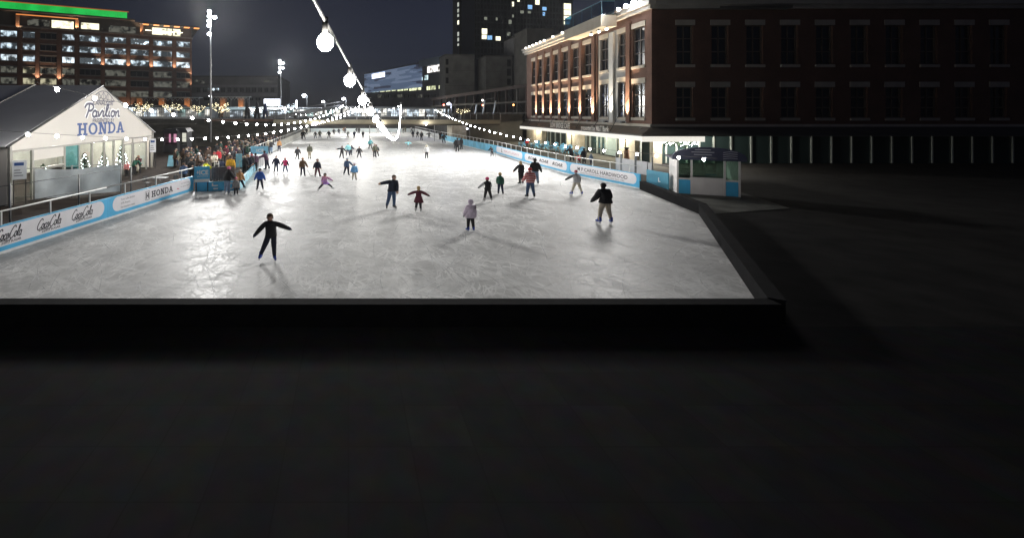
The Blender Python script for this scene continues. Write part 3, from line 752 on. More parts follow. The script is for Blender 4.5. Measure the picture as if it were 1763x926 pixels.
def cwin(xa, xb, ya, yb, m):
    w = MB(); w.fbox(CF, CF.ray(xa), CF.ray(xb), .004, .12, CF.zat((xa + xb) / 2, yb), CF.zat((xa + xb) / 2, ya)); wo = w.build('window', m, cb_)
    g = MB(); s0, s1 = CF.ray(xa), CF.ray(xb)
    for k in range(1, 4): s = s0 + (s1 - s0) * k / 4; g.fbox(CF, s - .1, s + .1, .12, .2, CF.zat((xa + xb) / 2, yb), CF.zat((xa + xb) / 2, ya))
    g.build('frame', M_OFRAME, wo)
L1 = lit_window('arena_lit_yellow', (.95, 1, .6), 1.3, .36, .35); L2 = lit_window('arena_lit_white', (1, .95, .9), 1.8, .4, .5); L3 = lit_window('arena_lit_blue', (.7, .95, 1), 1.5, .4, .4)
cwin(736, 757, 113.5, 124.5, L2); cwin(723, 727.5, 133.5, 139, L3); cwin(731, 737, 130, 138, L3); cwin(630, 643, 139.5, 147, L3)
for xa, xb, ya, yb, m in ((665, 672, 153, 158, L1), (675, 682, 152, 157, L1), (685, 694, 151, 157, L1), (696, 702, 150.5, 156, L1), (705, 725, 150, 156, L1), (735, 750, 148.5, 155, L1), (756, 766, 147, 153, L1), (641, 652, 155, 159, L3), (655, 662, 154, 158.5, L1)): cwin(xa, xb, ya, yb, m)
for k in range(9): cwin(650 + k * 11.5, 658 + k * 11.5, 163, 168.5, M_DG if k % 3 else M_OWIN[4])

# ---------------------------------------------------------------- dark tower
M_TW = mat('tower_skin', (.028, .032, .036), .35, .3, .3)
M_TWL = mat('tower_fins', (.05, .055, .06), .4, .2, .5)
TW = Frame(AT(818, 195, 250), AT(986, 195, 262)); 
tw = thing('tower', 'dark high rise tower with scattered lit windows rising out of the frame', 'tower', (90, 256, ZU))
p = MB(); p.fbox(TW, 0, TW.L, -30, 0, ZU, 92); p.build('wall', M_TW, tw)
TWs = Frame(AT(787, 195, 262), AT(818, 195, 250.2))
p = MB(); p.fbox(TWs, 0, TWs.L - .05, -26, -.05, ZU, 88); p.build('side_wall', mat('tower_side', (.055, .062, .085), .3, .1, .2), tw)
p = MB()
for k in range(30):
    s = TW.L * (k + .5) / 30; p.fbox(TW, s - .22, s + .22, .0, .4, ZU, 91)
p.build('fins', M_TWL, tw)
p = MB()
for k in range(24): z = 6 + k * 3.6; p.fbox(TW, 0, TW.L, .0, .18, z, z + .9)
p.build('floor_bands', M_TWL, tw)
LW = lit_window('tower_lit_warm', (1, .95, .7), 1.5, .3, .9, .2); LBL = lit_window('tower_lit_blue', (.3, .6, 1), .9, .3, .9, .2); LD = lit_window('tower_lit_dim', (.7, .75, .6), .25, .35, .9, .2)
for xa, xb, ya, yb, m in ((829, 838, 50, 60, LW), (829, 837, 61, 68, LW), (838.5, 846.5, 62, 69, LBL), (853, 861, 63.5, 70.5, LW), (881, 886, 66, 72.5, LW), (881, 884, 4, 12, LW), (921, 928, 0, 9, LW), (908, 915.5, 9.5, 16.5, LBL), (933, 940, 13, 19, LBL), (933.5, 937.5, 22, 28, LBL), (970, 982, 7, 17.5, LW), (970, 982, 18.5, 27, LW), (970, 982, 28.5, 35.5, LW), (970, 980, 38, 43, LW), (875, 880, 35, 42, LD), (881, 884, 26, 31, LD), (833, 838, 30, 35, LD), (853, 856, 31, 36, LD), (890, 894, 1, 4, LW), (824, 836, 112, 118, LW), (825.5, 837.5, 129, 136.5, emis('window_bluewhite', (.5, .8, 1), 2.2)), (825, 837, 146.5, 148, LW), (880.5, 884.5, 131, 142, LBL), (908, 913, 20, 24, LD), (895, 901, 19, 24, LD), (872, 878, 56, 62, LD)):
    s0, s1 = TW.ray(xa), TW.ray(xb)
    w = MB(); w.fbox(TW, s0, s1, .42, .5, TW.zat((xa + xb) / 2, yb), TW.zat((xa + xb) / 2, ya)); w.build('window', m, tw)
for ya, yb in ((4, 11), (15, 21), (24, 29), (35, 42), (55, 62), (65, 71), (75, 79)):
    w = MB(); w.fbox(TWs, TWs.ray(787.6), TWs.ray(793), .0, .1, HC + (YH - yb) * 260 / F_PX, HC + (YH - ya) * 260 / F_PX); w.build('window', LW if ya == 35 else lit_window('tower_lit_mid', (.85, .9, .8), .55, .33, .9, .2), tw)
p = MB(); p.fbox(TWs, TWs.L * .14, TWs.L * .24, -.04, .4, ZU, 87); p.build('corner_fin', mat('tower_black', (.01, .01, .011), .4, 0), tw)

# ---------------------------------------------------------------- concrete cores and steel frame of the unfinished building
def core(label, x0, x1, ytop, Y, m, dark=None, ys=()):
    A = AT(x0, 195, Y); B = AT(x1, 195, Y); F = Frame(A, B); zt = HC + (YH - ytop) * Y / F_PX
    o = thing('concrete_core', label, 'concrete core', ((A.x + B.x) / 2, Y, ZU))
    p = MB(); p.fbox(F, 0, F.L, -9, 0, ZU, zt); p.build('wall', m, o)
    p = MB(); p.fbox(F, -.15, F.L + .15, -9.1, .15, zt, zt + .4); p.build('coping', M_CONCD, o)
    p = MB()
    for k in range(3): z = ZU + (zt - ZU) * (k + 1) / 4; p.fbox(F, 0, F.L, .0, .05, z, z + .08)
    p.build('joint', M_CONCD, o)
    if dark:
        for y0, y1 in ys:
            q = MB(); q.fbox(F, F.ray(dark[0]), F.ray(dark[1]), .002, .06, HC + (YH - y1) * Y / F_PX, HC + (YH - y0) * Y / F_PX); q.build('opening', mat('void_black', (.006, .006, .006), .9, 0), o)
core('unfinished grey concrete core left of the tower, next to the screen wall building', 766, 817, 96, 150, M_CONC, (767.5, 772, ), ((102, 112), (117, 127), (134, 144)))
core('middle unfinished grey concrete core in front of the dark tower', 836.5, 882, 98, 145, M_CONC, (873, 879.5), ((103, 115), (119, 131), (136, 147)))
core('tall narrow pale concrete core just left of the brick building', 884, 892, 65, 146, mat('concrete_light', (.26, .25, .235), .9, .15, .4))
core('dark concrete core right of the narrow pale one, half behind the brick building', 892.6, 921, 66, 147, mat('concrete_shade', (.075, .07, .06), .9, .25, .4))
core('grey concrete wall top seen just above the left end of the brick cornice', 907, 952, 52, 120, M_CONCD)
M_STEEL = mat('steel_rust', (.035, .022, .018), .8, .3, 1)
st = thing('steel_frame', 'dark unfinished steel frame with floor slabs and columns behind the right end of the bridge', 'steel frame', (45, 112, ZU))
def sbx(xa, ya, Ya, xb, yb, Yb, w, nm, par, m): 
    p = MB(); p.tube([AT(xa, ya, Ya), AT(xb, yb, Yb)], w, 4); return p.build(nm, m, par)
for (ya0, ya1, hh) in ((170, 150, .8), (183, 177, .45), (197, 196, .3)):
    A = AT(768, ya0, 118); B = AT(912, ya1, 100)
    p = MB(); nrm = Vector((0, 1, 0)) * 22
    p.hexa([A, B, B + nrm, A + nrm, A + Vector((0, 0, hh)), B + Vector((0, 0, hh)), B + nrm + Vector((0, 0, hh)), A + nrm + Vector((0, 0, hh))]); p.build('floor_slab', M_STEEL if hh > .5 else M_CONCD, st)
for k, x in enumerate((770, 786, 804, 818, 836, 855, 874, 893, 908)):
    t = (x - 768) / 144.; Y = 118 - 18 * t
    for dy in (0, 18):
        P = AT(x, 195, Y); p = MB(); p.box(P.x - .22, P.x + .22, Y + .4 + dy, Y + .85 + dy, ZU - .1, HC + (YH - (170 - 20 * t)) * Y / F_PX); p.build('column', M_CONCD if k == 7 else M_STEEL, st)
for xa, ya, xb, yb in ((770, 196, 786, 172), (804, 198, 818, 172), (893, 198, 874, 160), (908, 200, 893, 178), (836, 172, 855, 168)):
    sbx(xa, ya, 113, xb, yb, 110, .07, 'brace', st, M_GMET)
for i, (x0, y0, x1, y1) in enumerate(((818, 197, 821, 180), (831.5, 197, 835, 173), (849, 202, 854, 174))):
    o = thing('leaning_prop', ['left one of three pale leaning props under the steel frame', 'middle one of three pale leaning props under the steel frame', 'right and tallest of three pale leaning props under the steel frame'][i], 'prop', AT(x0, y0, 90), 'leaning props')
    p = MB(); p.tube([AT(x0, y0, 90), AT(x1, y1, 90)], .17, 6); p.build('strut', mat('prop_pale', (.55, .6, .6), .5, .1, 2), o)
    p = MB(); q = AT(x0, y0, 90); p.box(q.x - .4, q.x + .4, 89.7, 90.3, ZU - .02, max(q.z, ZU + .1)); p.build('foot_plate', M_GMET, o)
for i, (x, y, c) in enumerate(((764, 181, (1, .15, .1)), (831, 173, (1, .9, .8)), (831.2, 181.5, (1, .3, .15)), (884, 181, (1, .35, .1)))):
    P = AT(x, y, 96); o = thing('site_lamp', ['red lamp on the building site left of the street lamp', 'white lamp high on the building site above the leaning props', 'red lamp below the white one above the leaning props', 'small orange lamp on the building site near the brick building'][i], 'lamp', (P.x, 96, ZU), 'building site lamps')
    p = MB(); p.tube([(P.x, 96.1, ZU), (P.x, 96.1, P.z)], .04, 5); p.build('pole', M_DMET, o)
    p = MB(); p.ball(P, .19, 8, 6); p.build('lamp', emis('site_%d' % i, c, 9), o)

# ---------------------------------------------------------------- brick building on the right
M_BR = brick('warehouse_brick', (.15, .07, .043), (.11, .052, .035), (.12, .095, .075), 1.0)
M_LINT = mat('lintel_stone', (.42, .38, .31), .8, .12, 1)
B0 = Vector((31.6, 46.0, 0)); Bfar = Vector((33.5, 83.0, 0))
BF = Frame(Bfar, B0)                         # s from far to near, d towards the rink
X2S = BF.ray
bb = thing('brick_building', 'red brick warehouse with lit piers, stone lintels and a glazed cafe floor', 'building', ((B0 + Bfar) / 2))
bcols = [(X2S(a), X2S(b)) for a, b in ((915.6, 923.2), (926.3, 934.6), (939.2, 948.2), (952.6, 963.2), (967.2, 979.8), (984.6, 997.8), (1004.2, 1018.4))]
ncol = (X2S(1089), X2S(1110)); gcol = (X2S(1028), X2S(1078))
brows = [(4.75, 8.5), (10.4, 14.6)]
p = MB(); wall_grid(p, BF, bcols + [ncol], brows, 0, gcol[0], 4.1, 16.1, .5)
p2 = [c for c in bcols]
p = MB(); wall_grid(p, BF, bcols, brows, 0, gcol[0], 4.1, 16.1, .5); wall_grid(p, BF, [ncol], brows, gcol[1], BF.L, 4.1, 16.1, .5)
p.fbox(BF, gcol[0], gcol[1], -.5, 0, 15.2, 16.1)
RF = Frame(B0, B0 + Vector((30, -.0, 0)))          # gable face to the right (faces the camera side)
rcol = [(RF.ray(1165), RF.ray(1193.5)), (RF.ray(1225), RF.ray(1254))] + [(RF.ray(1285 + 60 * k), RF.ray(1314 + 60 * k)) for k in range(8)]
RFL = RF.ray(1800)
wall_grid(p, RF, rcol, [(4.75, 7.95), (10.3, 14.4)], 0.0, RFL, 4.1, 16.1, .5)
# core behind
c0 = RF(.5, -.52, 0); c1 = RF(RFL, -.52, 0)
p.hexa([BF(.0, -.52, 4.1), BF(BF.L - .53, -.52, 4.1), (RF(RFL, 0, 0).x, c0.y, 4.1), (RF(RFL, 0, 0).x, Bfar.y, 4.1),
        BF(.0, -.52, 16.0), BF(BF.L - .53, -.52, 16.0), (RF(RFL, 0, 0).x, c0.y, 16.0), (RF(RFL, 0, 0).x, Bfar.y, 16.0)])
p.build('wall', M_BR, bb)
M_BWIN = [mat('sash_glass', (.02, .024, .03), .08, 0), lit_window('sash_lit_blue', (.5, .6, 1), .35, .62, 1.6, .02), lit_window('sash_lit_white', (1, .95, .85), .5, .68, 2.6, .02)]
M_SASH = mat('sash_frame', (.11, .085, .065), .6, .1, 2)
random.seed(3)
def bwindow(F, a, b, z0, z1, m, name='window', mid=2):
    w = MB(); w.fbox(F, a + .02, b - .02, -.47, -.3, z0 + .02, z1 - .02); wo = w.build(name, m, bb)
    g = MB(); t = .09
    g.fbox(F, a, a + t, -.3, -.2, z0, z1); g.fbox(F, b - t, b, -.3, -.2, z0, z1); g.fbox(F, a + t, b - t, -.3, -.2, z1 - t, z1); g.fbox(F, a + t, b - t, -.3, -.2, z0, z0 + t)
    n = max(2, round((b - a) / 1.1))
    for k in range(1, n): s = a + (b - a) * k / n; g.fbox(F, s - .045, s + .045, -.3, -.22, z0 + t, z1 - t)
    for k in range(1, mid + 1): z = z0 + (z1 - z0) * k / (mid + 1); g.fbox(F, a + t, b - t, -.3, -.19, z - .05, z + .05)
    g.build('frame', M_SASH, wo)
    q = MB(); q.fbox(F, a - .15, b + .15, -.2, .07, z1, z1 + .55); q.build('lintel', M_LINT, wo)
    q = MB(); q.fbox(F, a - .12, b + .12, -.2, .12, z0 - .28, z0); q.build('sill', M_LINT, wo)
for j, (z0, z1) in enumerate(brows):
    for i, (a, b) in enumerate(bcols + [ncol]):
        bwindow(BF, a, b, z0, z1, M_BWIN[0] if j == 1 else M_BWIN[(0, 0, 0, 1, 1, 0, 0, 2)[i]])
for z0, z1 in ((4.75, 7.95), (10.3, 14.4)):
    for i, (a, b) in enumerate(rcol): bwindow(RF, a, b, z0, z1, M_BWIN[0])
# grey panelled bay with two windows
M_BAY = mat('bay_panel', (.2, .2, .19), .6, .1, 1)
ga, gb = gcol; w1 = (X2S(1031.5), X2S(1045)); w2 = (X2S(1062), X2S(1077))
p = MB(); wall_grid(p, BF.off(-.12), [w1, w2], [(4.75, 8.9), (10.6, 14.6)], ga, gb, 4.1, 15.2, .4)
p.build('bay_panel', M_BAY, bb)
for z0, z1 in ((4.75, 8.9), (10.6, 14.6)):
    for a, b in (w1, w2): bwindow(BF.off(-.12), a, b, z0, z1, M_BWIN[0] if z0 > 9 else M_BWIN[1])
p = MB(); s = X2S(1053.5); p.fbox(BF, s - .42, s + .42, -.1, .12, 4.1, 15.0); p.build('bay_pilaster', mat('bay_white', (.5, .49, .45), .6, .1, 1), bb)
# brick piers catching the uplights
piers = [X2S(x) for x in (925, 937, 950.5, 965.2, 982.2, 1001, 1023.3, 1083.5)]
for s in piers:
    p = MB(); p.fbox(BF, s - .38, s + .38, .0, .22, 4.3, 15.6); p.build('pier', M_BR, bb)
for i, s in enumerate(piers + [X2S(1053.5)]):
    c = BF(s, .62, 4.35); p = MB(); p.fbox(BF, s - .16, s + .16, .55, .95, 4.12, 4.32); p.build('uplight', M_DMET, bb)
    lamp_spot('pier_uplight', c, BF(s, .2, 12), UPB * (.4 if i == 8 else 1), (1, .74, .5) if i < 8 else (1, .92, .78), 48, .9, .08)
# stone band, cornice with bulbs, roof floods
p = MB(); p.fbox(BF, -.1, BF.L + .25, -.3, .3, 3.8, 4.1); p.fbox(RF, -.0, RFL, -.3, .25, 3.8, 4.1); p.build('stone_band', M_LINT, bb)
p = MB(); p.fbox(BF, -.3, BF.L + .3, -.6, .35, 16.1, 16.5); p.fbox(BF, -.45, BF.L + .5, -.6, .6, 16.5, 17.0); p.fbox(BF, -.55, BF.L + .65, -.6, .8, 17.0, 17.25)
p.fbox(RF, .0, RFL, -.6, .35, 16.1, 16.5); p.fbox(RF, .0, RFL, -.6, .6, 16.5, 17.22)
p.build('cornice', mat('cornice_pale', (.36, .34, .3), .7, .12, .8), bb)
p = MB(); p.fbox(BF, 0, BF.L, -14, -.6, 16.01, 16.3); p.build('roof', M_CONCD, bb)
for x, y in ((907.7, 79.5), (913.6, 77.5), (919.8, 74.3), (925.8, 71.7), (932.5, 68.5), (939.5, 66.2), (954.5, 59.2), (971, 52.2), (979.5, 48.7), (989, 45), (999, 40.5)):
    s = X2S(x, .7); c = BF(s, .95, 17.12)
    o = MB(); o.ball(c, .16, 8, 6); lo = o.build('cornice_bulb', emis('cornice_glow', (1, .96, .88), 9.0), bb)
for x, r_ in ((1070.5, .2), (1083.5, .24), (1097, .26)):
    s = X2S(x, .9); c = BF(s, 1.2, 17.0)
    o = MB(); o.tube([BF(s, .6, 17.2), c + Vector((0, 0, .15))], .05, 6); o.tube([c + Vector((.1, 0, .12)), c + Vector((-.02, 0, .03))], [.12, .3], 10); ho = o.build('roof_flood', M_DMET, bb)
    o = MB(); o.ball(c + Vector((-.05, 0, -.02)), r_, 10, 7); o.build('lens', M_LAMPW, ho)
lamp_spot('roof_floodlight', BF(X2S(1083), 1.9, 16.7), (-10, 45, 0), FLOODR, (1, .98, .95), 116, .7, 5.0)
# balcony on the cornice
ba, bc = X2S(1002), X2S(1071)
p = MB(); p.fbox(BF, ba, bc, .62, 2.4, 15.35, 16.7); p.build('balcony', mat('balcony_beige', (.3, .27, .21), .7, .12, .8), bb)
p = MB(); p.fbox(BF, ba + .05, bc - .05, 2.3, 2.34, 16.7, 18.3); p.fbox(BF, bc - .1, bc - .06, .85, 2.3, 16.7, 18.3); p.fbox(BF, ba + .06, ba + .1, .85, 2.3, 16.7, 18.3); p.build('balcony_glass', glassy('rail_glass', (.3, .55, .7), .12), bb)
p = MB(); p.tube([BF(ba, 2.32, 18.33), BF(bc - .08, 2.32, 18.33), BF(bc - .08, .8, 18.33)], .04, 6)
for k in range(5): s = ba + (bc - ba) * k / 4 - (.08 if k == 4 else -.05 if k == 0 else 0); p.tube([BF(s, 2.28, 16.7), BF(s, 2.28, 18.3)], .03, 5)
p.build('balcony_rail', mat('rail_teal', (.08, .2, .27), .4, .1, 2), bb)
for x, y in ((1018, 62), (1031, 57.5), (1044.5, 53)):
    s = X2S(x, 1.8); c = BF(s, 1.8, 15.1); o = MB(); o.tube([c + Vector((0, 0, .25)), c + Vector((0, 0, .1))], .06, 6); o.tube([c + Vector((0, 0, .14)), c], [.1, .2], 8); ho = o.build('balcony_lamp', M_DMET, bb)
    o = MB(); o.ball(c - Vector((0, 0, .06)), .17, 8, 6); o.build('lens', emis('balcony_glow', (1, .97, .9), 9.0), ho)
# canopy over the cafe
DC = 3.0
cn = [BF(-.4, .02, 3.78), BF(BF.L, .02, 3.78), (RF(RFL, .0, 0).x, RF(0, .02, 0).y, 3.78)]
e0 = BF(5.2, DC, 2.98); ec = Vector((BF(BF.L, DC, 0).x - .0, RF(0, DC, 0).y, 2.98)); e1 = Vector((RF(RFL, 0, 0).x, RF(0, DC, 0).y, 2.98))
p = MB(); up = Vector((0, 0, .12))
cnv = [Vector(v) for v in cn]
p.add([cnv[0], cnv[1], ec, e0, cnv[0] + up, cnv[1] + up, ec + up, e0 + up], [(0, 1, 2, 3), (4, 7, 6, 5), (0, 3, 7, 4), (3, 2, 6, 7)])
p.add([cnv[1], cnv[2], e1, ec, cnv[1] + up, cnv[2] + up, e1 + up, ec + up], [(0, 1, 2, 3), (4, 7, 6, 5), (1, 2, 6, 5), (2, 3, 7, 6)])
can = p.build('canopy', mat('canopy_slate', (.085, .082, .07), .6, .2, .8), bb)
p = MB(); CFm = Frame(e0, ec); CRm = Frame(ec, e1)
p.fbox(CFm, 0, CFm.L, -.2, -.02, 2.52, 2.98); p.fbox(CRm, 0, CRm.ray(1214), -.2, -.02, 2.45, 2.98); p.build('lit_fascia', emis('fascia_glow', (1, .96, .86), .85), can)
p = MB(); s0, s1 = CFm.ray(949), CFm.ray(982.5)
zt = lambda x, y: CFm.zat(x, y, 0)
text_into(p, 'LOW BRIDGE CAFE', CFm, s0, 3.2, 1.0, .12, 0, bold=.015, width=s1 - s0)
text_into(p, 'presented by M&T Bank', CFm, CFm.ray(1002), 3.16, .9, .12, 0, bold=.01, width=CFm.ray(1050) - CFm.ray(1002))
p.build('lettering', mat('sign_pale', (.55, .53, .47), .5, 0), can)
# stay rods to the canopy
for x in (938, 955, 978, 1002, 1030, 1062, 1096):
    s = X2S(x); p = MB(); p.tube([BF(s, .25, 8.2), BF(s - .3, 2.7, 3.2)], .035, 5); p.build('stay_rod', M_DMET, can)
# cafe storey
M_MULL = mat('mullion_grey', (.32, .36, .34), .5, .1, 3)
M_CGL = mat('cafe_glass', (.03, .05, .05), .06, 0, spec=.8)
p = MB()
for xa, xb in ((909, 922), (925, 935.5), (979, 986), (988, 1000.5), (1069.5, 1079.5), (1082, 1097)):
    p = MB(); p.fbox(BF, X2S(xa), X2S(xb), -.5, .25, -.05, 3.75); p.build('stone_column', M_STONE, bb)
p = MB(); p.fbox(RF, .0, .9, -.3, .25, -.05, 3.75); p.build('stone_column', M_STONE, bb)
p = MB(); p.fbox(BF, 0, BF.L - .9, -.6, -.52, -.05, 3.78); p.fbox(RF, .9, RFL, -.6, -.52, -.05, 3.78); p.build('glazing', M_CGL, bb)
p = MB()
for x in (938, 943, 951, 960, 970, 977.5, 1003, 1010, 1022, 1029, 1036, 1040, 1055, 1060, 1068): s = X2S(x); p = MB(); p.fbox(BF, s - .06, s + .06, -.5, -.4, 0, 3.75); p.build('mullion', M_MULL, bb)
for x in (1108, 1128, 1152, 1170, 1188, 1210, 1235, 1265, 1300, 1335, 1370, 1405, 1440, 1475, 1510, 1545, 1580, 1615, 1650, 1685, 1720, 1755): s = RF.ray(x); p = MB(); p.fbox(RF, s - .07, s + .07, -.5, -.4, 0, 3.75); p.build('mullion', M_MULL, bb)
p = MB(); p.fbox(BF, X2S(1001), X2S(1069), -.51, -.41, 2.35, 2.5); p.build('transom', M_MULL, bb)
p = MB()
for xa, xb in ((1037, 1054),): p.fbox(BF, X2S(xa), X2S(xb), -.5, -.42, .02, 2.3)
p.build('door', mat('door_frame', (.3, .38, .36), .4, .1, 3), bb)
# lamps under the canopy wash the stone
for x in (928, 984, 1030, 1078):
    s = X2S(x); l = bpy.data.lights.new('canopy_lamp', 'POINT'); l.energy = CANL; l.color = (1, .9, .7); l.shadow_soft_size = .1
    o = bpy.data.objects.new('canopy_lamp', l); C.objects.link(o); o.location = BF(s, 1.3, 3.0)
for x in (1135, 1180):
    s = RF.ray(x); l = bpy.data.lights.new('canopy_lamp', 'POINT'); l.energy = CANL * 1.3; l.color = (1, .92, .8); l.shadow_soft_size = .1
    o = bpy.data.objects.new('canopy_lamp', l); C.objects.link(o); o.location = RF(s, 1.3, 2.9)
# garland in the right hand cafe window
gl = thing('garland', 'dark green garland with white lights along the cafe windows above the kiosk', 'garland', RF(RF.ray(1150), -.2, 2.2))
random.seed(5)
p = MB(); q = MB()
for k in range(420):
    s = random.uniform(RF.ray(1128), RF.ray(1204)); z = 2.15 + random.gauss(0, .14) - .12 * math.sin(s * 2.2); c = RF(s, -.3 + random.uniform(-.06, .1), z)
    u = Vector((random.uniform(-1, 1), random.uniform(-1, 1), random.uniform(-1, 1))) * .16; v = Vector((random.uniform(-1, 1), random.uniform(-1, 1), random.uniform(-1, 1))) * .06
    p.quad(c - u, c + v, c + u, c - v)
for k in range(70):
    s = random.uniform(RF.ray(1128), RF.ray(1204)); q.ball(RF(s, -.12, 2.15 + random.gauss(0, .16)), .03, 5, 4)
p.build('foliage', mat('garland_green', (.02, .04, .02), .9, .4, 4), gl); tag(q.build('fairy_lights', M_BULBF, gl), kind='stuff')
# retaining wall at the right end of the bridge
RWm = MB(); RWm.box(21.5, 33.2, 84.2, 85.2, -.05, ZU + .9); rw = RWm.build('retaining_wall', M_CONCD); tag(rw, 'dark concrete retaining wall between the bridge and the brick building', 'wall')
# ---------------------------------------------------------------- event tent
T0 = Vector((-19.35, 25.1, 0)); T1 = Vector((-19.05, 42.9, 0))
TF = Frame(T0, T1)                     # d towards +X (rink)
M_TENT = mat('tent_fabric', (.6, .565, .52), .7, .05, .4); M_TROOF = mat('tent_roof_fabric', (.72, .73, .75), .7, .12, .3)
M_ALU = mat('tent_alu', (.3, .29, .26), .4, .1, 3)
tent = thing('event_tent', 'large white event tent with a lettered gable and a glazed front on the left', 'tent', (T0 + T1) / 2)
EZ, AZ = 3.45, 7.35; mid = TF.L * .515; XL = -48
p = MB(); ov = .12
def roof_side(sa, za, sb, zb):
    a = TF(sa, ov, za); b = TF(sb, ov, zb); a2 = Vector((XL, a.y, za)); b2 = Vector((XL, b.y, zb)); th = Vector((0, 0, .06))
    p.hexa([a, b, b2, a2, a + th, b + th, b2 + th, a2 + th])
roof_side(-.35, EZ - .1, mid, AZ); roof_side(mid, AZ + .001, TF.L + .35, EZ - .1)
p.build('roof', M_TROOF, tent)
p = MB()
for k in range(1, 6):
    X = T0.x - 5 * k; p.tube([(X, T0.y - .3, EZ - .02), (X, T0.y + mid, AZ + .09), (X, T1.y + .3, EZ - .02)], .05, 5)
p.build('roof_seam', M_ALU, tent)
p = MB(); p.extr([(0.02, EZ - .35), (TF.L - .02, EZ - .35), (TF.L - .02, EZ), (mid, AZ - .04), (0.02, EZ)], TF, -.05, 0); gab = p.build('gable', M_TENT, tent)
p = MB(); p.tube([TF(-.3, .14, EZ - .12), TF(mid, .14, AZ + .01)], .07, 6); p.tube([TF(mid, .14, AZ + .01), TF(TF.L + .3, .14, EZ - .12)], .03, 6); p.build('gable_edge', mat('edge_dark', (.06, .06, .06), .6, .1, 3), tent)
p = MB(); p.box(XL, T0.x - .05, T0.y - .03, T0.y + .03, 0, EZ); p.box(XL, T0.x - .05, T1.y - .03, T1.y + .03, 0, EZ); p.box(XL, XL + .05, T0.y, T1.y, 0, EZ); p.build('side_wall', M_TENT, tent)
# interior partition so the lit hall reads through the glass
p = MB(); p.box(T0.x - 9, T0.x - 8.9, T0.y + .1, T1.y - .1, 0, 5.5); p.build('partition', mat('tent_lining', (.6, .57, .53), .8, .12, .6), tent)
xr = lambda x: TF.ray(x)
p = MB()
for x in (19.5, 56, 111, 136, 158.5, 179.5, 196, 212, 228.5, 252):
    s = xr(x); p.fbox(TF, s - .07, s + .07, -.1, .04, -.02, EZ - .35)
p.fbox(TF, 0, .16, -.16, .1, -.02, EZ); p.fbox(TF, TF.L - .16, TF.L, -.16, .1, -.02, EZ)
p.fbox(TF, .17, TF.L - .17, -.09, .03, EZ - .47, EZ - .36)
p.fbox(TF, xr(56) + .08, xr(111) - .08, -.09, .03, 1.75, 1.85)
p.build('frame', M_ALU, tent)
p = MB(); p.fbox(TF, xr(56) + .08, xr(111) - .08, -.06, .0, 2.35, EZ - .48); p.build('upper_panel', M_TENT, tent)
p = MB(); p.fbox(TF, xr(212) + .08, TF.L - .2, -.06, .0, 2.65, EZ - .48); p.build('upper_panel', M_TENT, tent)
gl_t = glassy('tent_glass', (.9, .95, .94), .1)
for a, b in ((19.5, 56), (111, 136), (136, 158.5), (158.5, 179.5), (179.5, 196), (196, 212), (212, 228.5), (228.5, 252)):
    p = MB(); p.fbox(TF, xr(a) + .08, xr(b) - .08, -.03, -.015, .05, 2.6 if a >= 212 else EZ - .48); p.build('window', glassy('tent_glass_blue', (.45, .8, .85), .15) if a == 111 else gl_t, tent)
p = MB(); p.fbox(TF, xr(56) + .08, xr(111) - .08, -.03, -.015, .05, 1.74); p.fbox(TF, xr(56) + .08, xr(111) - .08, -.03, -.014, 1.86, 2.34); p.build('window', gl_t, tent)
p = MB()
for a, b in ((212, 228.5), (228.5, 252)):
    s0, s1 = xr(a) + .1, xr(b) - .1
    p.fbox(TF, s0, s1, .005, .05, 2.5, 2.62); p.fbox(TF, s0, s0 + .1, .005, .05, .02, 2.5); p.fbox(TF, s1 - .1, s1, .005, .05, .02, 2.5)
    q = (s0 + s1) / 2
p.build('door', M_ALU, tent)
# gable lettering
p = MB()
x0, x1 = xr(145), xr(205.5); zp = TF.zat(146, 201)
cursive(p, 'Pavilion', TF, x0, zp - .05, x1 - x0, .98, .38, .006, 1, .2)
cursive(p, 'Pavilion', TF, x0, zp - .05, x1 - x0, .98, .17, .014, 0, .2)
x0, x1 = xr(132.5), xr(214); slab_word(p, TF, x0, TF.zat(133, 236) + .05, x1 - x0, .92, .008, 2)
x0, x1 = xr(159.5), xr(196.5); text_into(p, 'PRESENTED BY', TF, x0, TF.zat(160, 212) + .03, .44, .012, 0, width=x1 - x0, bold=.02)
x0, x1 = xr(159.5), xr(194.5); text_into(p, 'CANALSIDE', TF, x0, TF.zat(160, 180.5), .4, .012, 0, width=x1 - x0, bold=.02)
za = TF.zat(160, 174); s0, s1 = xr(157.5), xr(197)
stroke(p, [(0, .0), (.25, .75), (.5, 1), (.75, .75), (1, 0)], TF, s0, za + .05, s1 - s0, .75, .06, .0075, 0)
stroke(p, [(0, 0), (1, 0)], TF, s0, za + .02, s1 - s0, .7, .06, .008, 0)
for a, b, c, d in ((.3, 0, .3, .8), (.5, 0, .5, 1), (.7, 0, .7, .8), (.3, 0, .5, .95), (.5, 0, .3, .8), (.5, 0, .7, .8), (.7, 0, .5, .95), (.14, 0, .14, .45), (.86, 0, .86, .45)):
    stroke(p, [(a, b), (c, d)], TF, s0, za + .04, s1 - s0, .72, .045, .0085, 0)
p.build('lettering', [M_INKSLATE, mat('letter_white', (.85, .85, .85), .5, 0), M_INKBLUE], gab)
for k, yy in enumerate((28.5, 34, 39.5)):
    l = bpy.data.lights.new('tent_lamp', 'POINT'); l.energy = TENTL; l.color = (1, .93, .82); l.shadow_soft_size = .3
    o = bpy.data.objects.new('tent_lamp', l); C.objects.link(o); o.location = (T0.x - 3.5, yy, 3.3)
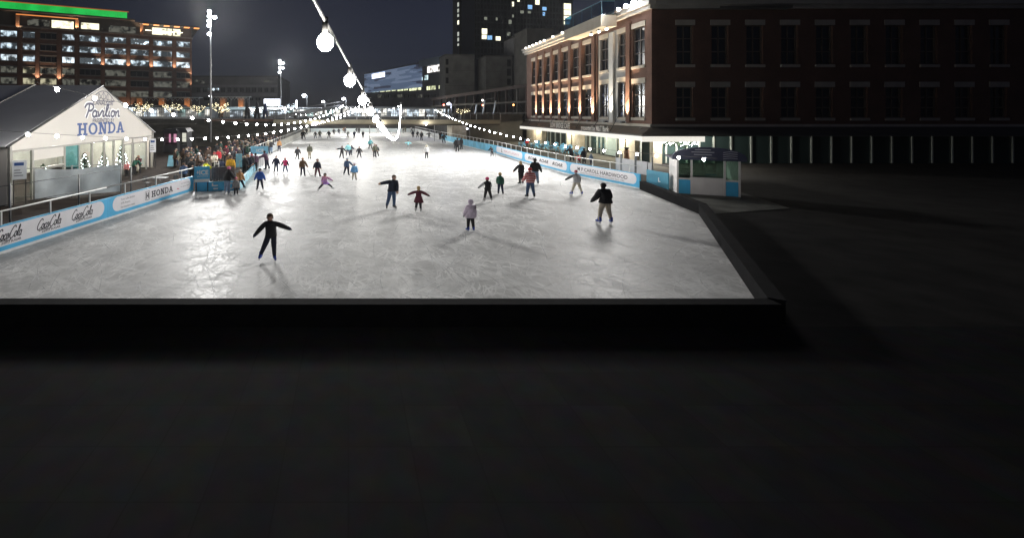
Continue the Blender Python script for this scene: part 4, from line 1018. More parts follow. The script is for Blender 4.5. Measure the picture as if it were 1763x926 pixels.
# Christmas trees and stove inside the tent front
def small_tree(label, x, y, h, snow=False, lights=True):
    rnd = random.Random(int(x * 10)); P = Vector((x, y, 0))
    o = thing('fir_tree', label, 'tree', P)
    b = MB(); b.tube([P, P + Vector((0, 0, h * .95))], [.05, .01], 6); b.build('trunk', mat('bark', (.06, .045, .03), .9, .3, 6), o)
    b = MB(); q = MB()
    for k in range(360):
        t = rnd.random() ** .7; z = h * (.12 + .86 * (1 - t) if False else .12 + .86 * rnd.random()); rr = (h * .30) * (1 - z / h) * (.35 + .65 * rnd.random()) + .02; a = rnd.random() * 6.283
        c = P + Vector((rr * math.cos(a), rr * math.sin(a), z)); u = Vector((math.cos(a), math.sin(a), -.45)) * (.09 + .05 * rnd.random()) * h / 1.6; v = Vector((-math.sin(a), math.cos(a), .1)) * .045 * h / 1.6
        b.quad(c - u * .5 - v, c - u * .5 + v, c + u + v * .3, c + u - v * .3)
    b.build('crown', mat('fir_green', (.03, .06, .03), .9, .4, 5), o)
    if lights:
        for k in range(55):
            z = h * (.12 + .82 * rnd.random()); rr = h * .31 * (1 - z / h) + .03; a = rnd.random() * 6.283
            q.ball(P + Vector((rr * math.cos(a), rr * math.sin(a), z)), .022, 5, 4)
        tag(q.build('fairy_lights', M_BULBF, o), kind='stuff')
for nm, s, d, h in (('small lit fir tree inside the tent left of the blue tinted pane', 100, -1.0, 1.9), ('lit fir tree inside the tent behind the third clear pane', 172, -1.2, 2.2), ('lit fir tree with many white lights inside the tent near the doors', 203, -1.2, 2.1), ('bushy dark fir tree behind the last tent door', 238, -1.5, 2.4)):
    c = TF(xr(s), d, 0); small_tree(nm, c.x, c.y, h)
# poster frame left of the tarp
def poster(label, P, w, h, z0, col=(.7, .72, .74), facing=(0.6, -.8), blocks=3):
    u = Vector((-facing[1], facing[0], 0)); F = Frame(P - u * w / 2, P + u * w / 2)
    o = thing('poster_stand', label, 'poster', P)
    b = MB(); b.fbox(F, 0, w, -.04, 0, z0, z0 + h); b.build('panel', mat('poster_%d' % (sum(map(ord, label)) % 997), col, .5, .06, 3), o)
    b = MB(); 
    b.fbox(F, .02, .07, -.09, -.045, 0, z0 + h); b.fbox(F, w - .07, w - .02, -.09, -.045, 0, z0 + h); b.build('stand', M_DMET, o)
    b = MB()
    b.fbox(F, .12 * w, .8 * w, .001, .008, z0 + h * .72, z0 + h * .88, 1)
    for k in range(blocks): b.fbox(F, .12 * w, (.75 - .1 * k) * w, .001, .008, z0 + h * (.18 + .14 * k), z0 + h * (.23 + .14 * k), 0)
    b.build('printing', [M_INKGREY, M_INKBLUE], o)
poster('white notice board with blue heading standing at the tent corner, left of the tarpaulin', Vector((-18.85, 25.3, 0)), .66, 1.1, 1.45)
poster('white upright banner hanging at the right end of the tent doors', Vector((TF(xr(257), .35, 0).x, TF(xr(257), 0, 0).y, 0)), .55, 1.3, 1.5, (.75, .75, .78))
# white tarpaulin on the wire fence
A = Vector((-18.75, 26.4, 0)); B = Vector((-15.0, 29.0, 0))
FA = Frame(A - (B - A).normalized() * 2.6, B + (B - A).normalized() * .05)
fe = thing('wire_fence', 'dark wire fence on posts around the tent terrace, holding the white tarpaulin', 'fence', A)
for s in (.05, 2.55, FA.L * .62, FA.L): 
    b = MB(); b.tube([FA(s, -.03, 0), FA(s, -.03, 2.0)], .04, 6); b.build('post', M_GMET, fe)
b = MB()
for z in (.3, 1.1, 1.95): b.tube([FA(0, -.03, z), FA(FA.L, -.03, z)], .022, 5)
b.tube([FA(2.6, -.03, 1.9), FA(FA.L * .6, -.03, .3)], .015, 4)
b.build('rail', M_GMET, fe)
q = B + Vector((.3, -1.2, 0))
fe2 = thing('wire_fence', 'low wire fence with grey posts between the tarpaulin and the near left rink boards', 'fence', (-15.5, 22, 0))
FB = Frame(Vector((-17.2, 17.5, 0)), Vector((-13.6, 27.6, 0)))
for k in range(4):
    s = FB.L * k / 3; b = MB(); b.tube([FB(s, 0, 0), FB(s, 0, 1.9)], .045, 6); b.build('post', M_GMET, fe2)
b = MB()
for z in (.95, 1.85): b.tube([FB(0, 0, z), FB(FB.L, 0, z)], .016, 5)
b.build('rail', M_DMET, fe2)
def tarp():
    b = MB(); n, m = 26, 10; vs = []
    L = (B - A).length; u = (B - A).normalized(); nn = Vector((u.y, -u.x, 0))
    rnd = random.Random(4)
    ph = [rnd.random() * 6 for _ in range(6)]
    for side in (0, 1):
        for j in range(m + 1):
            for i in range(n + 1):
                s = i / n; z = .12 + 1.78 * j / m - (.12 * math.sin(s * 3.14) * (j / m)) + .02 * math.sin(9 * s + ph[0])
                dd = .03 + .05 * math.sin(11 * s + 2.2 * j / m + ph[1]) * (1 - .5 * j / m) + .03 * math.sin(23 * s - 4 * j / m + ph[2]) + side * -.012
                vs.append(A + u * L * s + nn * (dd + .04) + Vector((0, 0, z)))
    N = (n + 1) * (m + 1); fs = []
    for side in (0, 1):
        for j in range(m):
            for i in range(n):
                a = side * N + j * (n + 1) + i; f = (a, a + 1, a + n + 2, a + n + 1); fs.append(f if side == 0 else f[::-1])
    b.add(vs, fs, 0, True)
    o = b.build('tarpaulin', mat('tarp_white', (.66, .7, .71), .6, .14, 1.6), recalc=False); tag(o, 'creased whitish tarpaulin tied along the wire fence in front of the tent', 'tarpaulin')
tarp()
# folding table with chairs behind the boards
def table(label, P):
    o = thing('folding_table', label, 'table', P)
    b = MB(); b.box(P.x - .45, P.x + .45, P.y - .3, P.y + .3, .70, .74); b.build('tabletop', mat('table_grey', (.22, .24, .26), .5, .1, 3), o)
    for sy in (-1, 1):
        b = MB(); b.tube([P + Vector((-.35, sy * .25, 0)), P + Vector((.35, sy * .25, .7))], .018, 5); b.tube([P + Vector((.35, sy * .25, 0)), P + Vector((-.35, sy * .25, .7))], .018, 5); b.build('leg', M_DMET, o)
table('small grey folding table with crossed legs behind the car maker board', Vector((-13.2, 31.0, 0)))
def bistro_chair(label, P, rot):
    o = thing('folding_chair', label, 'chair', P); Mx = Matrix.Rotation(rot, 3, 'Z')
    def bx(b, *a):
        x0, x1, y0, y1, z0, z1 = a; b.hexa([P + Mx @ Vector(v) for v in ((x0, y0, z0), (x1, y0, z0), (x1, y1, z0), (x0, y1, z0), (x0, y0, z1), (x1, y0, z1), (x1, y1, z1), (x0, y1, z1))])
    b = MB(); bx(b, -.2, .2, -.2, .2, .43, .46); b.build('seat', M_DMET, o)
    b = MB(); bx(b, -.2, .2, .19, .22, .55, .85); b.build('backrest', M_DMET, o)
    for sx_ in (-.18, .18):
        b = MB(); b.tube([P + Mx @ Vector((sx_, -.22, 0)), P + Mx @ Vector((sx_, .2, .85))], .014, 5); b.tube([P + Mx @ Vector((sx_, .22, 0)), P + Mx @ Vector((sx_, -.18, .44))], .014, 5); b.build('leg', M_DMET, o)
bistro_chair('dark folding chair to the left of the small grey table', Vector((-13.9, 30.5, 0)), 1.3)
bistro_chair('dark folding chair to the right of the small grey table', Vector((-12.5, 31.5, 0)), -1.8)

# ---------------------------------------------------------------- entrance gate things
GF = Frame(GA, GB)
o = thing('ice_sign', 'square blue sign reading ICE with a white bottom strip at the rink gate', 'sign', GF(.4, .1, 0))
s0, s1 = GF.ray(334.5), GF.ray(361.2)
p = MB(); p.fbox(GF, s0, s1, .04, .08, .62, 1.68); pn = p.build('panel', M_BLUE, o)
p = MB(); p.fbox(GF, s0 + .02, s1 - .02, .082, .09, .64, .84, 0)
text_into(p, 'ICE', GF, s0 + .33, 1.14, .42, .086, 0, bold=.03, width=.58)
p.quad(GF(s0 + .16, .086, 1.26), GF(s0 + .3, .086, 1.26), GF(s0 + .3, .086, 1.31), GF(s0 + .16, .086, 1.31)); p.quad(GF(s0 + .2, .0865, 1.2), GF(s0 + .26, .0865, 1.2), GF(s0 + .26, .0865, 1.4), GF(s0 + .2, .0865, 1.4))
text_into(p, 'ENTRANCE', GF, s0 + .2, .98, .12, .086, 0, width=.7)
p.build('lettering', M_WHITE, pn)
p = MB(); p.fbox(GF, s0 + .1, s0 + .16, .0, .035, 0, 1.6); p.fbox(GF, s1 - .16, s1 - .1, .0, .035, 0, 1.6); p.build('post', M_DMET, o)
def barrier(label, A, B, m, h=1.1, z0=.12, n=9, backing=None):
    F = Frame(A, B); o = thing('barrier', label, 'barrier', (A + B) / 2)
    b = MB(); b.tube([F(0, 0, z0), F(0, 0, h), F(F.L, 0, h), F(F.L, 0, z0)], .025, 6); b.tube([F(0, 0, z0 + .1), F(F.L, 0, z0 + .1)], .02, 5); b.build('frame', m, o)
    b = MB()
    for k in range(1, n): s = F.L * k / n; b.tube([F(s, 0, z0 + .1), F(s, 0, h)], .011, 4)
    b.build('bars', m, o)
    b = MB()
    for s in (.15, F.L - .15): b.fbox(F, s - .03, s + .03, -.25, .25, 0, .04)
    b.build('foot', m, o)
    if backing:
        b = MB(); b.fbox(F, .04, F.L - .04, -.06, -.04, z0 + .15, h - .05); b.build('panel', backing, o)
barrier('black barred crowd barrier right of the ICE sign', GF(s1 + .05, -.25, 0), GF(GF.ray(404), -.25, 0), M_DMET, 1.62, .6, 14, mat('barrier_mesh', (.22, .19, .19), .7, .2, 6))
barrier('grey crowd barrier with a white panel at the back of the rink gate', G(438, 295), G(456, 290), M_GMET, 1.2, .15, 5, mat('panel_offwhite', (.45, .45, .46), .5, .1, 2))
barrier('thin grey handrail barrier slanting through the crowd at the gate', G(412, 306), G(436, 293), M_GMET, 1.35, .3, 3)
P = G(448, 290); F = Frame(P + Vector((-.9, -.05, 0)), P + Vector((.75, .1, 0)))
o = thing('gate_sign', 'pale blue sign board above the white panel at the rink gate', 'sign', P)
p = MB(); p.fbox(F, 0, F.L, -.04, 0, 1.35, 2.1); pn = p.build('panel', M_LBLUE, o)
p = MB(); text_into(p, 'ICE', F, .55, 1.55, .4, .005, 0, bold=.02, width=.7); p.build('lettering', M_WHITE, pn)
p = MB(); p.fbox(F, .1, .16, -.09, -.045, 0, 2.05); p.fbox(F, F.L - .16, F.L - .1, -.09, -.045, 0, 2.05); p.build('post', M_GMET, o)
p2_ = G(406, 305); F = Frame(p2_, p2_ + Vector((.5, .06, 0)))
o = thing('gate_sign', 'narrow pale blue panel on the rail behind the orange jacketed person', 'sign', p2_)
p = MB(); p.fbox(F, 0, F.L, -.03, 0, .8, 1.9); p.build('panel', M_LBLUE, o); p = MB(); p.fbox(F, .2, .26, -.07, -.033, 0, 1.8); p.build('post', M_GMET, o)
# step ladder in the crowd
P = Vector((-9.95, 34.0, 0)); P = G(371, 312)
o = thing('step_ladder', 'small white step ladder standing behind the ICE barrier in the crowd', 'ladder', P)
p = MB()
for sx_ in (-.22, .22): p.tube([P + Vector((sx_, 0, 0)), P + Vector((sx_ * .7, .3, 1.5))], .025, 5); p.tube([P + Vector((sx_, .65, 0)), P + Vector((sx_ * .7, .34, 1.5))], .018, 5)
p.build('frame', M_RAIL, o)
for k in range(4):
    p = MB(); z = .3 + .32 * k; p.box(P.x - .2, P.x + .2, P.y + .2 * z - .05, P.y + .2 * z + .06, z, z + .03); p.build('step', M_RAIL, o)
# A frame board
P = G(295, 286); o = thing('a_frame_sign', 'pale blue A frame board standing on the promenade left of the crowd', 'sign', P)
for sg, nm in ((-1, 'front_panel'), (1, 'back_panel')):
    p = MB(); p.hexa([P + Vector((-.3, sg * .3, 0)), P + Vector((.3, sg * .3, 0)), P + Vector((.3, sg * .3 + .03, 0)), P + Vector((-.3, sg * .3 + .03, 0)), P + Vector((-.26, sg * .03, 1.05)), P + Vector((.26, sg * .03, 1.05)), P + Vector((.26, sg * .03 + .03, 1.05)), P + Vector((-.26, sg * .03 + .03, 1.05))]); p.build(nm, M_LBLUE if sg < 0 else M_WHITE, o)
# booths behind the crowd
def booth(label, x, y, w, h, dpt, body, roofm, glow, gcol):
    P = G(x, y); o = thing('booth', label, 'booth', P)
    b = MB(); b.box(P.x - w / 2, P.x + w / 2, P.y + .02, P.y + dpt, 0, .95); b.box(P.x - w / 2, P.x - w / 2 + .1, P.y + .02, P.y + dpt, .95, h); b.box(P.x + w / 2 - .1, P.x + w / 2, P.y + .02, P.y + dpt, .95, h); b.box(P.x - w / 2 + .1, P.x + w / 2 - .1, P.y + dpt - .1, P.y + dpt, .95, h); b.build('body', body, o)
    b = MB(); b.hexa([(P.x - w / 2 - .2, P.y - .3, h), (P.x + w / 2 + .2, P.y - .3, h), (P.x + w / 2 + .2, P.y + dpt + .2, h), (P.x - w / 2 - .2, P.y + dpt + .2, h), (P.x - w / 2 + .2, P.y, h + .5), (P.x + w / 2 - .2, P.y, h + .5), (P.x + w / 2 - .2, P.y + dpt, h + .5), (P.x - w / 2 + .2, P.y + dpt, h + .5)]); b.build('roof', roofm, o)
    b = MB(); b.box(P.x - w / 2 + .12, P.x + w / 2 - .12, P.y + dpt - .16, P.y + dpt - .11, 1.2, h - .25); b.build('lit_menu', emis('menu_' + label[:9], gcol, glow), o)
booth('small booth with a pink lit menu board behind the crowd, near the tent end', 293, 262, 1.9, 2.6, 1.8, mat('booth_dark', (.05, .05, .055), .6, .2, 2), M_DMET, .55, (1, .45, .65))
booth('booth with a pale lit menu board behind the crowd, right of the pink one', 308, 261, 2.2, 2.7, 1.9, MATS['booth_dark'], M_DMET, .7, (.95, .95, .8))
0 and booth('long dark service booth behind the far half of the crowd below the bank', 352, 259, 7.5, 2.8, 2.0, MATS['booth_dark'], M_DMET, .12, (.8, .85, .9))

# ---------------------------------------------------------------- bridge
br = thing('footbridge', 'footbridge with a pale edge beam and open railing crossing the far part of the rink', 'bridge', (4, 82, ZU))
BX0, BX1 = -13.6, 27.5
p = MB(); p.box(BX0, BX1, 80, 84, 3.62, 3.98); p.build('deck', mat('deck_boards', (.14, .12, .1), .8, .2, 1), br)
p = MB(); p.box(BX0, BX1, 79.85, 79.99, 3.3, 4.02); p.build('edge_beam', mat('beam_tan', (.26, .23, .16), .7, .15, .6), br)
p = MB()
for k in range(5): y = 80.2 + k * .85; p.box(BX0, BX1, y, y + .22, 3.0, 3.6)
p.build('girder', mat('girder_brown', (.06, .05, .04), .8, .2, 1), br)
for nm, yy in (('near', 79.92), ('far', 83.9)):
    p = MB(); p.tube([(BX0, yy, 5.15), (BX1, yy, 5.15)], .04, 5); p.tube([(BX0, yy, 4.15), (BX1, yy, 4.15)], .025, 5)
    for k in range(3): p.tube([(BX0, yy, 4.4 + k * .25), (BX1, yy, 4.4 + k * .25)], .012, 4)
    p.build('handrail', M_DMET, br)
    for k in range(20):
        x = BX0 + (BX1 - BX0) * k / 19; p = MB(); p.box(x - .05, x + .05, yy - .05, yy + .05, 4.0, 5.15); p.build('rail_post', M_GMET if k % 2 else M_DMET, br)
for x0, x1, m, lb in ((-13.55, -11.2, M_CONCD, 'a'), (18.75, 21.4, M_STONE, 'b')):
    p = MB(); p.box(x0, x1, 80.1, 83.9, -.05, 3.0); p.build('abutment', m, br)
# small tree of lights at the right abutment is bare shrub lit yellow
# lamps added under the bridge, no seen source, to brighten the ice
for x in (-6, 6, 14):
    l = bpy.data.lights.new('bridge_added_lamp', 'POINT'); l.energy = BRL; l.color = (1, .96, .85); l.shadow_soft_size = .2
    o = bpy.data.objects.new('bridge_added_lamp', l); C.objects.link(o); o.location = (x, 79.4, 3.1)
    p = MB(); p.ball((x, 79.6, 3.2), .1, 8, 6); p.tube([(x, 79.9, 3.3), (x, 79.6, 3.25)], .04, 5); p.build('added_under_lamp', M_BULBF, br)

# ---------------------------------------------------------------- upper street things
def lit_tree(label, x, ybase, Y, h, spread, nl=90, col=None, dens=9):
    rnd = random.Random(int(x * 7 + Y)); P = AT(x, ybase, Y); P.z = ZU
    o = thing('bare_tree', label, 'tree', P)
    b = MB(); tips = []
    b.tube([P, P + Vector((0, 0, h * .25)), P + Vector((.05 * h, 0, h * .45))], [.16, .12, .09], 6)
    def limb(a, d, L, r, lvl):
        e = a + d * L; mid_ = (a + e) / 2 + Vector((rnd.uniform(-.1, .1), rnd.uniform(-.1, .1), .08)) * L
        b.tube([a, mid_, e], [r, r * .75, r * .45], 5); tips.append((a, mid_, e))
        if lvl < 2:
            for k in range(3):
                nd = (d + Vector((rnd.uniform(-.8, .8), rnd.uniform(-.8, .8), rnd.uniform(-.1, .6)))).normalized(); limb(e if k else mid_, nd, L * .65, r * .55, lvl + 1)
    for k in range(dens):
        a = k * 2.4 + rnd.random(); limb(P + Vector((0, 0, h * (.22 + .25 * rnd.random()))), Vector((math.cos(a) * spread, math.sin(a) * spread, .45 + .5 * rnd.random())).normalized(), h * .33, .06, 0)
    b.build('trunk', mat('bark_pale', (.14, .11, .08), .9, .3, 3), o)
    q = MB()
    for k in range(nl):
        a, m_, e = rnd.choice(tips); t = rnd.random(); c = a.lerp(e, t) + Vector((rnd.gauss(0, .08), rnd.gauss(0, .08), rnd.gauss(0, .08))); q.ball(c, .045, 5, 4)
    tag(q.build('fairy_lights', col or emis('fairy_warm', (1, .88, .55), 7.0), o), kind='stuff')
    b = MB()
    for k in range(500):
        a, m_, e = rnd.choice(tips); c = a.lerp(e, rnd.random()) + Vector((rnd.gauss(0, .16), rnd.gauss(0, .16), rnd.gauss(0, .16)))
        u = Vector((rnd.uniform(-1, 1), rnd.uniform(-1, 1), rnd.uniform(-1, 1))) * .16; v = Vector((rnd.uniform(-1, 1), rnd.uniform(-1, 1), rnd.uniform(-1, 1))) * .06; b.quad(c - u, c + v, c + u, c - v)
    b.build('crown', mat('twigs', (.12, .1, .06), .9, .4, 3), o)
    return o
lit_tree('bare tree full of warm fairy lights just right of the tall floodlight pole', 378, 200, 96, 3.9, 1.3, 170)
lit_tree('bare tree with pale fairy lights right of the tent ridge below the brick office block', 296, 197, 102, 4.0, 1.2, 130)
lit_tree('bare tree with fairy lights nearest the tent gable slope', 246, 196, 104, 4.3, 1.2, 130)
lit_tree('bare tree with cool fairy lights between the dark tapered towers and the billboard lamp', 438, 198, 104, 3.0, 1.2, 90, M_BULBF)
lit_tree('bare tree with cool fairy lights right of the billboard', 494, 196, 110, 4.2, 1.2, 150, emis('fairy_cool', (.75, .88, 1), 8.0))
lit_tree('small yellow lit shrub like tree by the right abutment of the bridge', 797, 215, 86, 2.6, 1.3, 60)
lit_tree('bare tree with warm lights behind the left floodlight pole base', 340, 197, 108, 3.4, 1.2, 90)
M_SHOPL = [lit_window('shop_lit_cool', (.78, .9, 1), 1.7, .5, .7, .1), lit_window('shop_lit_white', (1, .97, .88), 1.6, .5, .6, .1), lit_window('shop_lit_teal', (.6, .9, .85), .9, .52, .7, .1)]
def shop(label, x0, x1, ytop, Y, mi, n, roofc=(.12, .13, .14), slope=0.0, ztop_extra=0.0):
    A = AT(x0, ytop, Y); B = AT(x1, ytop, Y); o = thing('lit_kiosk_row', label, 'building', ((A.x + B.x) / 2, Y, ZU)); zt = A.z
    b = MB(); b.box(A.x, B.x, Y + .4, Y + 7, ZU - .05, zt); b.build('wall', mat('kiosk_wall', (.3, .32, .33), .7, .15, .5), o)
    b = MB(); b.hexa([(A.x - .4, Y - .8, zt), (B.x + .4, Y - .8, zt), (B.x + .4, Y + 7.4, zt), (A.x - .4, Y + 7.4, zt), (A.x - .4, Y - .8, zt + .18), (B.x + .4, Y - .8, zt + .18), (B.x + .1, Y + 5, zt + .5 + slope), (A.x - .1, Y + 5, zt + .5 + slope)]); b.build('roof', mat('kiosk_roof_%d' % int(x0), roofc, .5, .15, .6), o)
    for k in range(n):
        xa = A.x + (B.x - A.x) * (k + .06) / n; xb = A.x + (B.x - A.x) * (k + .94) / n
        b = MB(); b.box(xa, xb, Y + .28, Y + .38, ZU + .25, zt - .25); wo = b.build('window', M_SHOPL[mi if k % 3 else (mi + 1) % 3], o)
        g = MB()
        for j in range(1, 3): xm = xa + (xb - xa) * j / 3; g.box(xm - .05, xm + .05, Y + .2, Y + .27, ZU + .2, zt - .2)
        g.build('frame', M_DMET, wo)
shop('long low white lit kiosk row behind the tent, right of its gable', 196, 306, 184, 118, 0, 9)
shop('low lit kiosk row left of the tall floodlight pole', 308, 362, 187, 116, 1, 5, (.3, .4, .42))
shop('low kiosk row with a pale blue roof behind the tapered towers', 384, 486, 190, 114, 0, 9, (.45, .6, .66), .4)
shop('bright white lit kiosk row under the dark ramp, left of the middle mast', 492, 586, 188, 134, 1, 8)
shop('bright white lit kiosk row behind the middle of the bridge', 590, 688, 186, 132, 0, 9)
shop('lit kiosk row behind the right half of the bridge, left of the red lamp', 690, 774, 187, 130, 0, 8)
# white picket fence along the top of the bank
def picket(label, x0, x1, Y, h, m, n):
    A = Vector(((x0 - XC) * Y / F_PX, Y, ZU)); B = Vector(((x1 - XC) * Y / F_PX, Y, ZU))
    o = thing('street_railing', label, 'railing', (A + B) / 2)
    b = MB(); b.box(A.x, B.x, Y - .03, Y + .03, ZU + h - .06, ZU + h); b.box(A.x, B.x, Y - .025, Y + .025, ZU + .12, ZU + .18)
    b.build('rail', m, o); b = MB()
    for k in range(n + 1): x = A.x + (B.x - A.x) * k / n; b.box(x - .03, x + .03, Y - .02, Y + .02, ZU - .02, ZU + h - .065)
    b.build('pickets', m, o)
picket('grey white picket railing along the top of the bank behind the tent', 190, 352, 88, 1.1, M_RAIL, 90)
picket('thin dark railing along the top of the bank before the tapered towers', 372, 462, 86.5, 1.0, M_DMET, 30)
RW = MB(); RW.box(-27, -13.7, 82.6, 83.2, 2.2, ZU + .02); o = RW.build('stone_wall', mat('wall_redbrown', (.16, .1, .075), .9, .35, .8, bump=.4)); tag(o, 'low reddish brown wall along the top of the bank, left of the bridge', 'wall')
RW = MB(); RW.box(-70, -28, 80.6, 81.2, 2.0, 3.4); o = RW.build('stone_wall', mat('wall_grey_brown', (.1, .09, .075), .9, .35, .8, bump=.4)); tag(o, 'long dull grey wall in the upper bank behind the tent', 'wall')
for i, (x, yt) in enumerate(((426, 174), (443, 175.5), (457, 177))):
    Y = 91; A = AT(x, yt, Y); o = thing('tapered_tower', ['leftmost and broadest of three dark tapered statues with split bases', 'middle one of three dark tapered statues with split bases', 'rightmost bluish one of three dark tapered statues, in front of the billboard'][i], 'statue', (A.x, Y, ZU), 'dark tapered statues on the bank')
    m = mat('statue_dark', (.02, .022, .028), .7, .2, 2) if i < 2 else mat('statue_blue', (.03, .05, .13), .6, .2, 2)
    zt = A.z; hh = zt - ZU
    b = MB()
    for sg in (-1, 1):
        b.hexa([(A.x + sg * .2, Y - .3, ZU), (A.x + sg * .62, Y - .3, ZU), (A.x + sg * .62, Y + .3, ZU), (A.x + sg * .2, Y + .3, ZU), (A.x + sg * .02, Y - .26, ZU + hh * .36), (A.x + sg * .5, Y - .26, ZU + hh * .36), (A.x + sg * .5, Y + .26, ZU + hh * .36), (A.x + sg * .02, Y + .26, ZU + hh * .36)])
    b.build('leg', m, o)
    b = MB(); b.tube([(A.x, Y, ZU + hh * .34), (A.x - .02, Y, ZU + hh * .6), (A.x - .05, Y, ZU + hh * .85), (A.x - .06, Y, zt)], [.52, .42, .3, .12], 10); b.build('body', m, o)
# billboard
A = AT(454.5, 182, 128); B = AT(482, 171, 128)
o = thing('billboard', 'glowing white billboard screen above the dark statues', 'billboard', ((A.x + B.x) / 2, 128, ZU))
b = MB(); b.box(A.x - .2, B.x + .2, 128.06, 128.6, A.z - .2, B.z + .2); b.build('casing', M_DMET, o)
b = MB(); b.box(A.x, B.x, 128, 128.05, A.z, B.z); b.build('screen', emis('screen_white', (.85, .9, 1), 4.5), o)
for x in (A.x + 1, B.x - 1): b = MB(); b.tube([(x, 128.4, ZU), (x, 128.4, A.z)], .18, 8); b.build('post', M_DMET, o)
# dark ramp
A0 = AT(458, 201, 88); A1 = AT(600, 178.5, 150)
o = thing('elevated_ramp', 'dark elevated roadway ramp rising to the right above the lit kiosks', 'ramp', A0)
b = MB(); w = Vector((.8, 2.5, 0)); t = Vector((0, 0, .75)); b.hexa([A0 - t, A1 - t, A1 + w - t, A0 + w - t, A0, A1, A1 + w, A0 + w]); b.build('deck', mat('ramp_dark', (.03, .032, .036), .8, .2, .5), o)
for k in range(2, 9):
    q = A0.lerp(A1, k / 9) + w * .5; b = MB(); b.box(q.x - .3, q.x + .3, q.y - .3, q.y + .3, ZU - .05, q.z - .75); b.build('column', M_CONCD, o)
b = MB(); b.tube([A0 + Vector((0, 0, .9)), A1 + Vector((0, 0, .9))], .06, 4)
for k in range(30): q = A0.lerp(A1, k / 29); b.tube([q, q + Vector((0, 0, .9))], .04, 4)
b.build('parapet_rail', M_DMET, o)
# street lamps
for lb, x, y, Y, rr, c, e in (('bright blue white street lamp right of the billboard', 523.5, 165, 140, .62, (.8, .9, 1), 30), ('small street lamp right of the brightest blue white one', 556, 175.5, 150, .4, (.9, .95, 1), 22), ('street lamp left of the middle mast', 591.5, 170.5, 140, .5, (.85, .9, 1), 26),
    ('blue white street lamp on the right, behind the bridge railing near the red lamp', 772, 179, 92, .3, (.7, .75, 1), 16), ('short street lamp beside the ramp end', 501.5, 187, 120, .35, (.8, .9, 1), 20), ('small street lamp low over the retaining wall right of the bridge', 804.5, 222, 79.2, .16, (.7, .75, 1), 12), ('thin white street lamp just left of the tall floodlight pole', 361.0, 165.5, 112, .2, (.9, .95, 1), 12), ('very bright lamp glowing beside the middle mast', 623, 176, 110, .6, (1, .97, .9), 60)):
    P = AT(x, y, Y); zb = ZU if Y > 84 else 0
    o = thing('street_lamp', lb, 'street lamp', (P.x, Y, zb), 'street lamps')
    b = MB(); b.tube([(P.x + rr + .3, Y + .1, zb), (P.x + rr + .3, Y + .1, P.z + .1), (P.x + .1, Y + .05, P.z + rr)], [.09, .07, .05], 6); b.build('pole', M_GMET, o)
    b = MB(); b.ball(P, (rr, rr, rr * .8), 10, 7); b.build('lamp', emis('street_' + str(int(x)), c, e), o)
    if Y > 90:
        l = bpy.data.lights.new('street_light', 'POINT'); l.energy = STRL * (rr / .4) * (5 if e == 60 else 1); l.color = c; l.shadow_soft_size = 1.5 if e == 60 else .4
        lo = bpy.data.objects.new('street_light', l); C.objects.link(lo); lo.location = P - Vector((.2, rr + .5, .3))
# little vertical light pillar and sparkling far lights
P = AT(510.5, 181, 118); o = thing('light_pillar', 'thin upright white light pillar in front of the dark ramp', 'lamp', (P.x, 118, ZU))
b = MB(); b.box(P.x - .14, P.x + .14, 118, 118.3, ZU, AT(0, 187, 118).z); b.build('base', M_GMET, o)
b = MB(); b.box(P.x - .16, P.x + .16, 117.95, 118.3, AT(0, 187, 118).z, AT(0, 173, 118).z); b.build('lamp', emis('pillar_white', (.85, .9, 1), 8), o)

# ---------------------------------------------------------------- blue wooden chairs
def adirondack():
    m = mat('chair_blue', (.25, .6, .85), .5, .1, 3)
    o = thing('garden_chair', '', 'chair')
    b = MB(); b.hexa([(-.3, -.42, .36), (.3, -.42, .36), (.3, .2, .24), (-.3, .2, .24), (-.3, -.42, .40), (.3, -.42, .40), (.3, .2, .28), (-.3, .2, .28)]); b.build('seat', m, o)
    b = MB()
    for k in range(5):
        x = -.3 + k * .125; h = 1.05 - abs(k - 2) * .06; b.hexa([(x, .18, .24), (x + .11, .18, .24), (x + .11, .21, .24), (x, .21, .24), (x, .52, h), (x + .11, .52, h), (x + .11, .55, h), (x, .55, h)])
    b.build('backrest', m, o)
    for sx_ in (-1, 1):
        b = MB(); b.box(sx_ * .38 - .07, sx_ * .38 + .07, -.5, .32, .57, .60); b.build('armrest', m, o)
        b = MB(); b.box(sx_ * .34 - .02, sx_ * .34 + .02, -.46, -.36, 0, .57); b.hexa([(sx_ * .34 - .02, .1, 0), (sx_ * .34 + .02, .1, 0), (sx_ * .34 + .02, .3, 0), (sx_ * .34 - .02, .3, 0), (sx_ * .34 - .02, -.3, .3), (sx_ * .34 + .02, -.3, .3), (sx_ * .34 + .02, -.1, .4), (sx_ * .34 - .02, -.1, .4)]); b.build('leg', m, o)
    return o
proto = adirondack()
chairs = [(901, 252.5, 'pale blue garden chair farthest left, apart from the row under the cafe canopy'), (922, 254.5, 'pale blue garden chair at the far end of the row before the cafe'), (937.5, 256.5, 'second pale blue garden chair from the far end of the cafe row'), (953, 259, 'middle pale blue garden chair of the cafe row, left of two wider gaps'), (965, 261.5, 'pale blue garden chair just left of the one beside the black coated person'), (977, 264, 'pale blue garden chair beside the black coated person at the railing'), (997, 268.5, 'pale blue garden chair standing between the two dark figures at the railing')]
for i, (x, y, lb) in enumerate(chairs):
    P = G(x, y)
    if i == 0: c = proto
    else:
        c = proto.copy(); C.objects.link(c)
        for ch in list(proto.children): k = ch.copy(); C.objects.link(k); k.parent = c
    c.location = P; c.rotation_euler = (0, 0, R(-62 + (i * 37) % 17 - 8)); c.scale = (1.15, 1.15, 1.1); tag(c, lb, 'chair', 'pale blue garden chairs by the cafe')

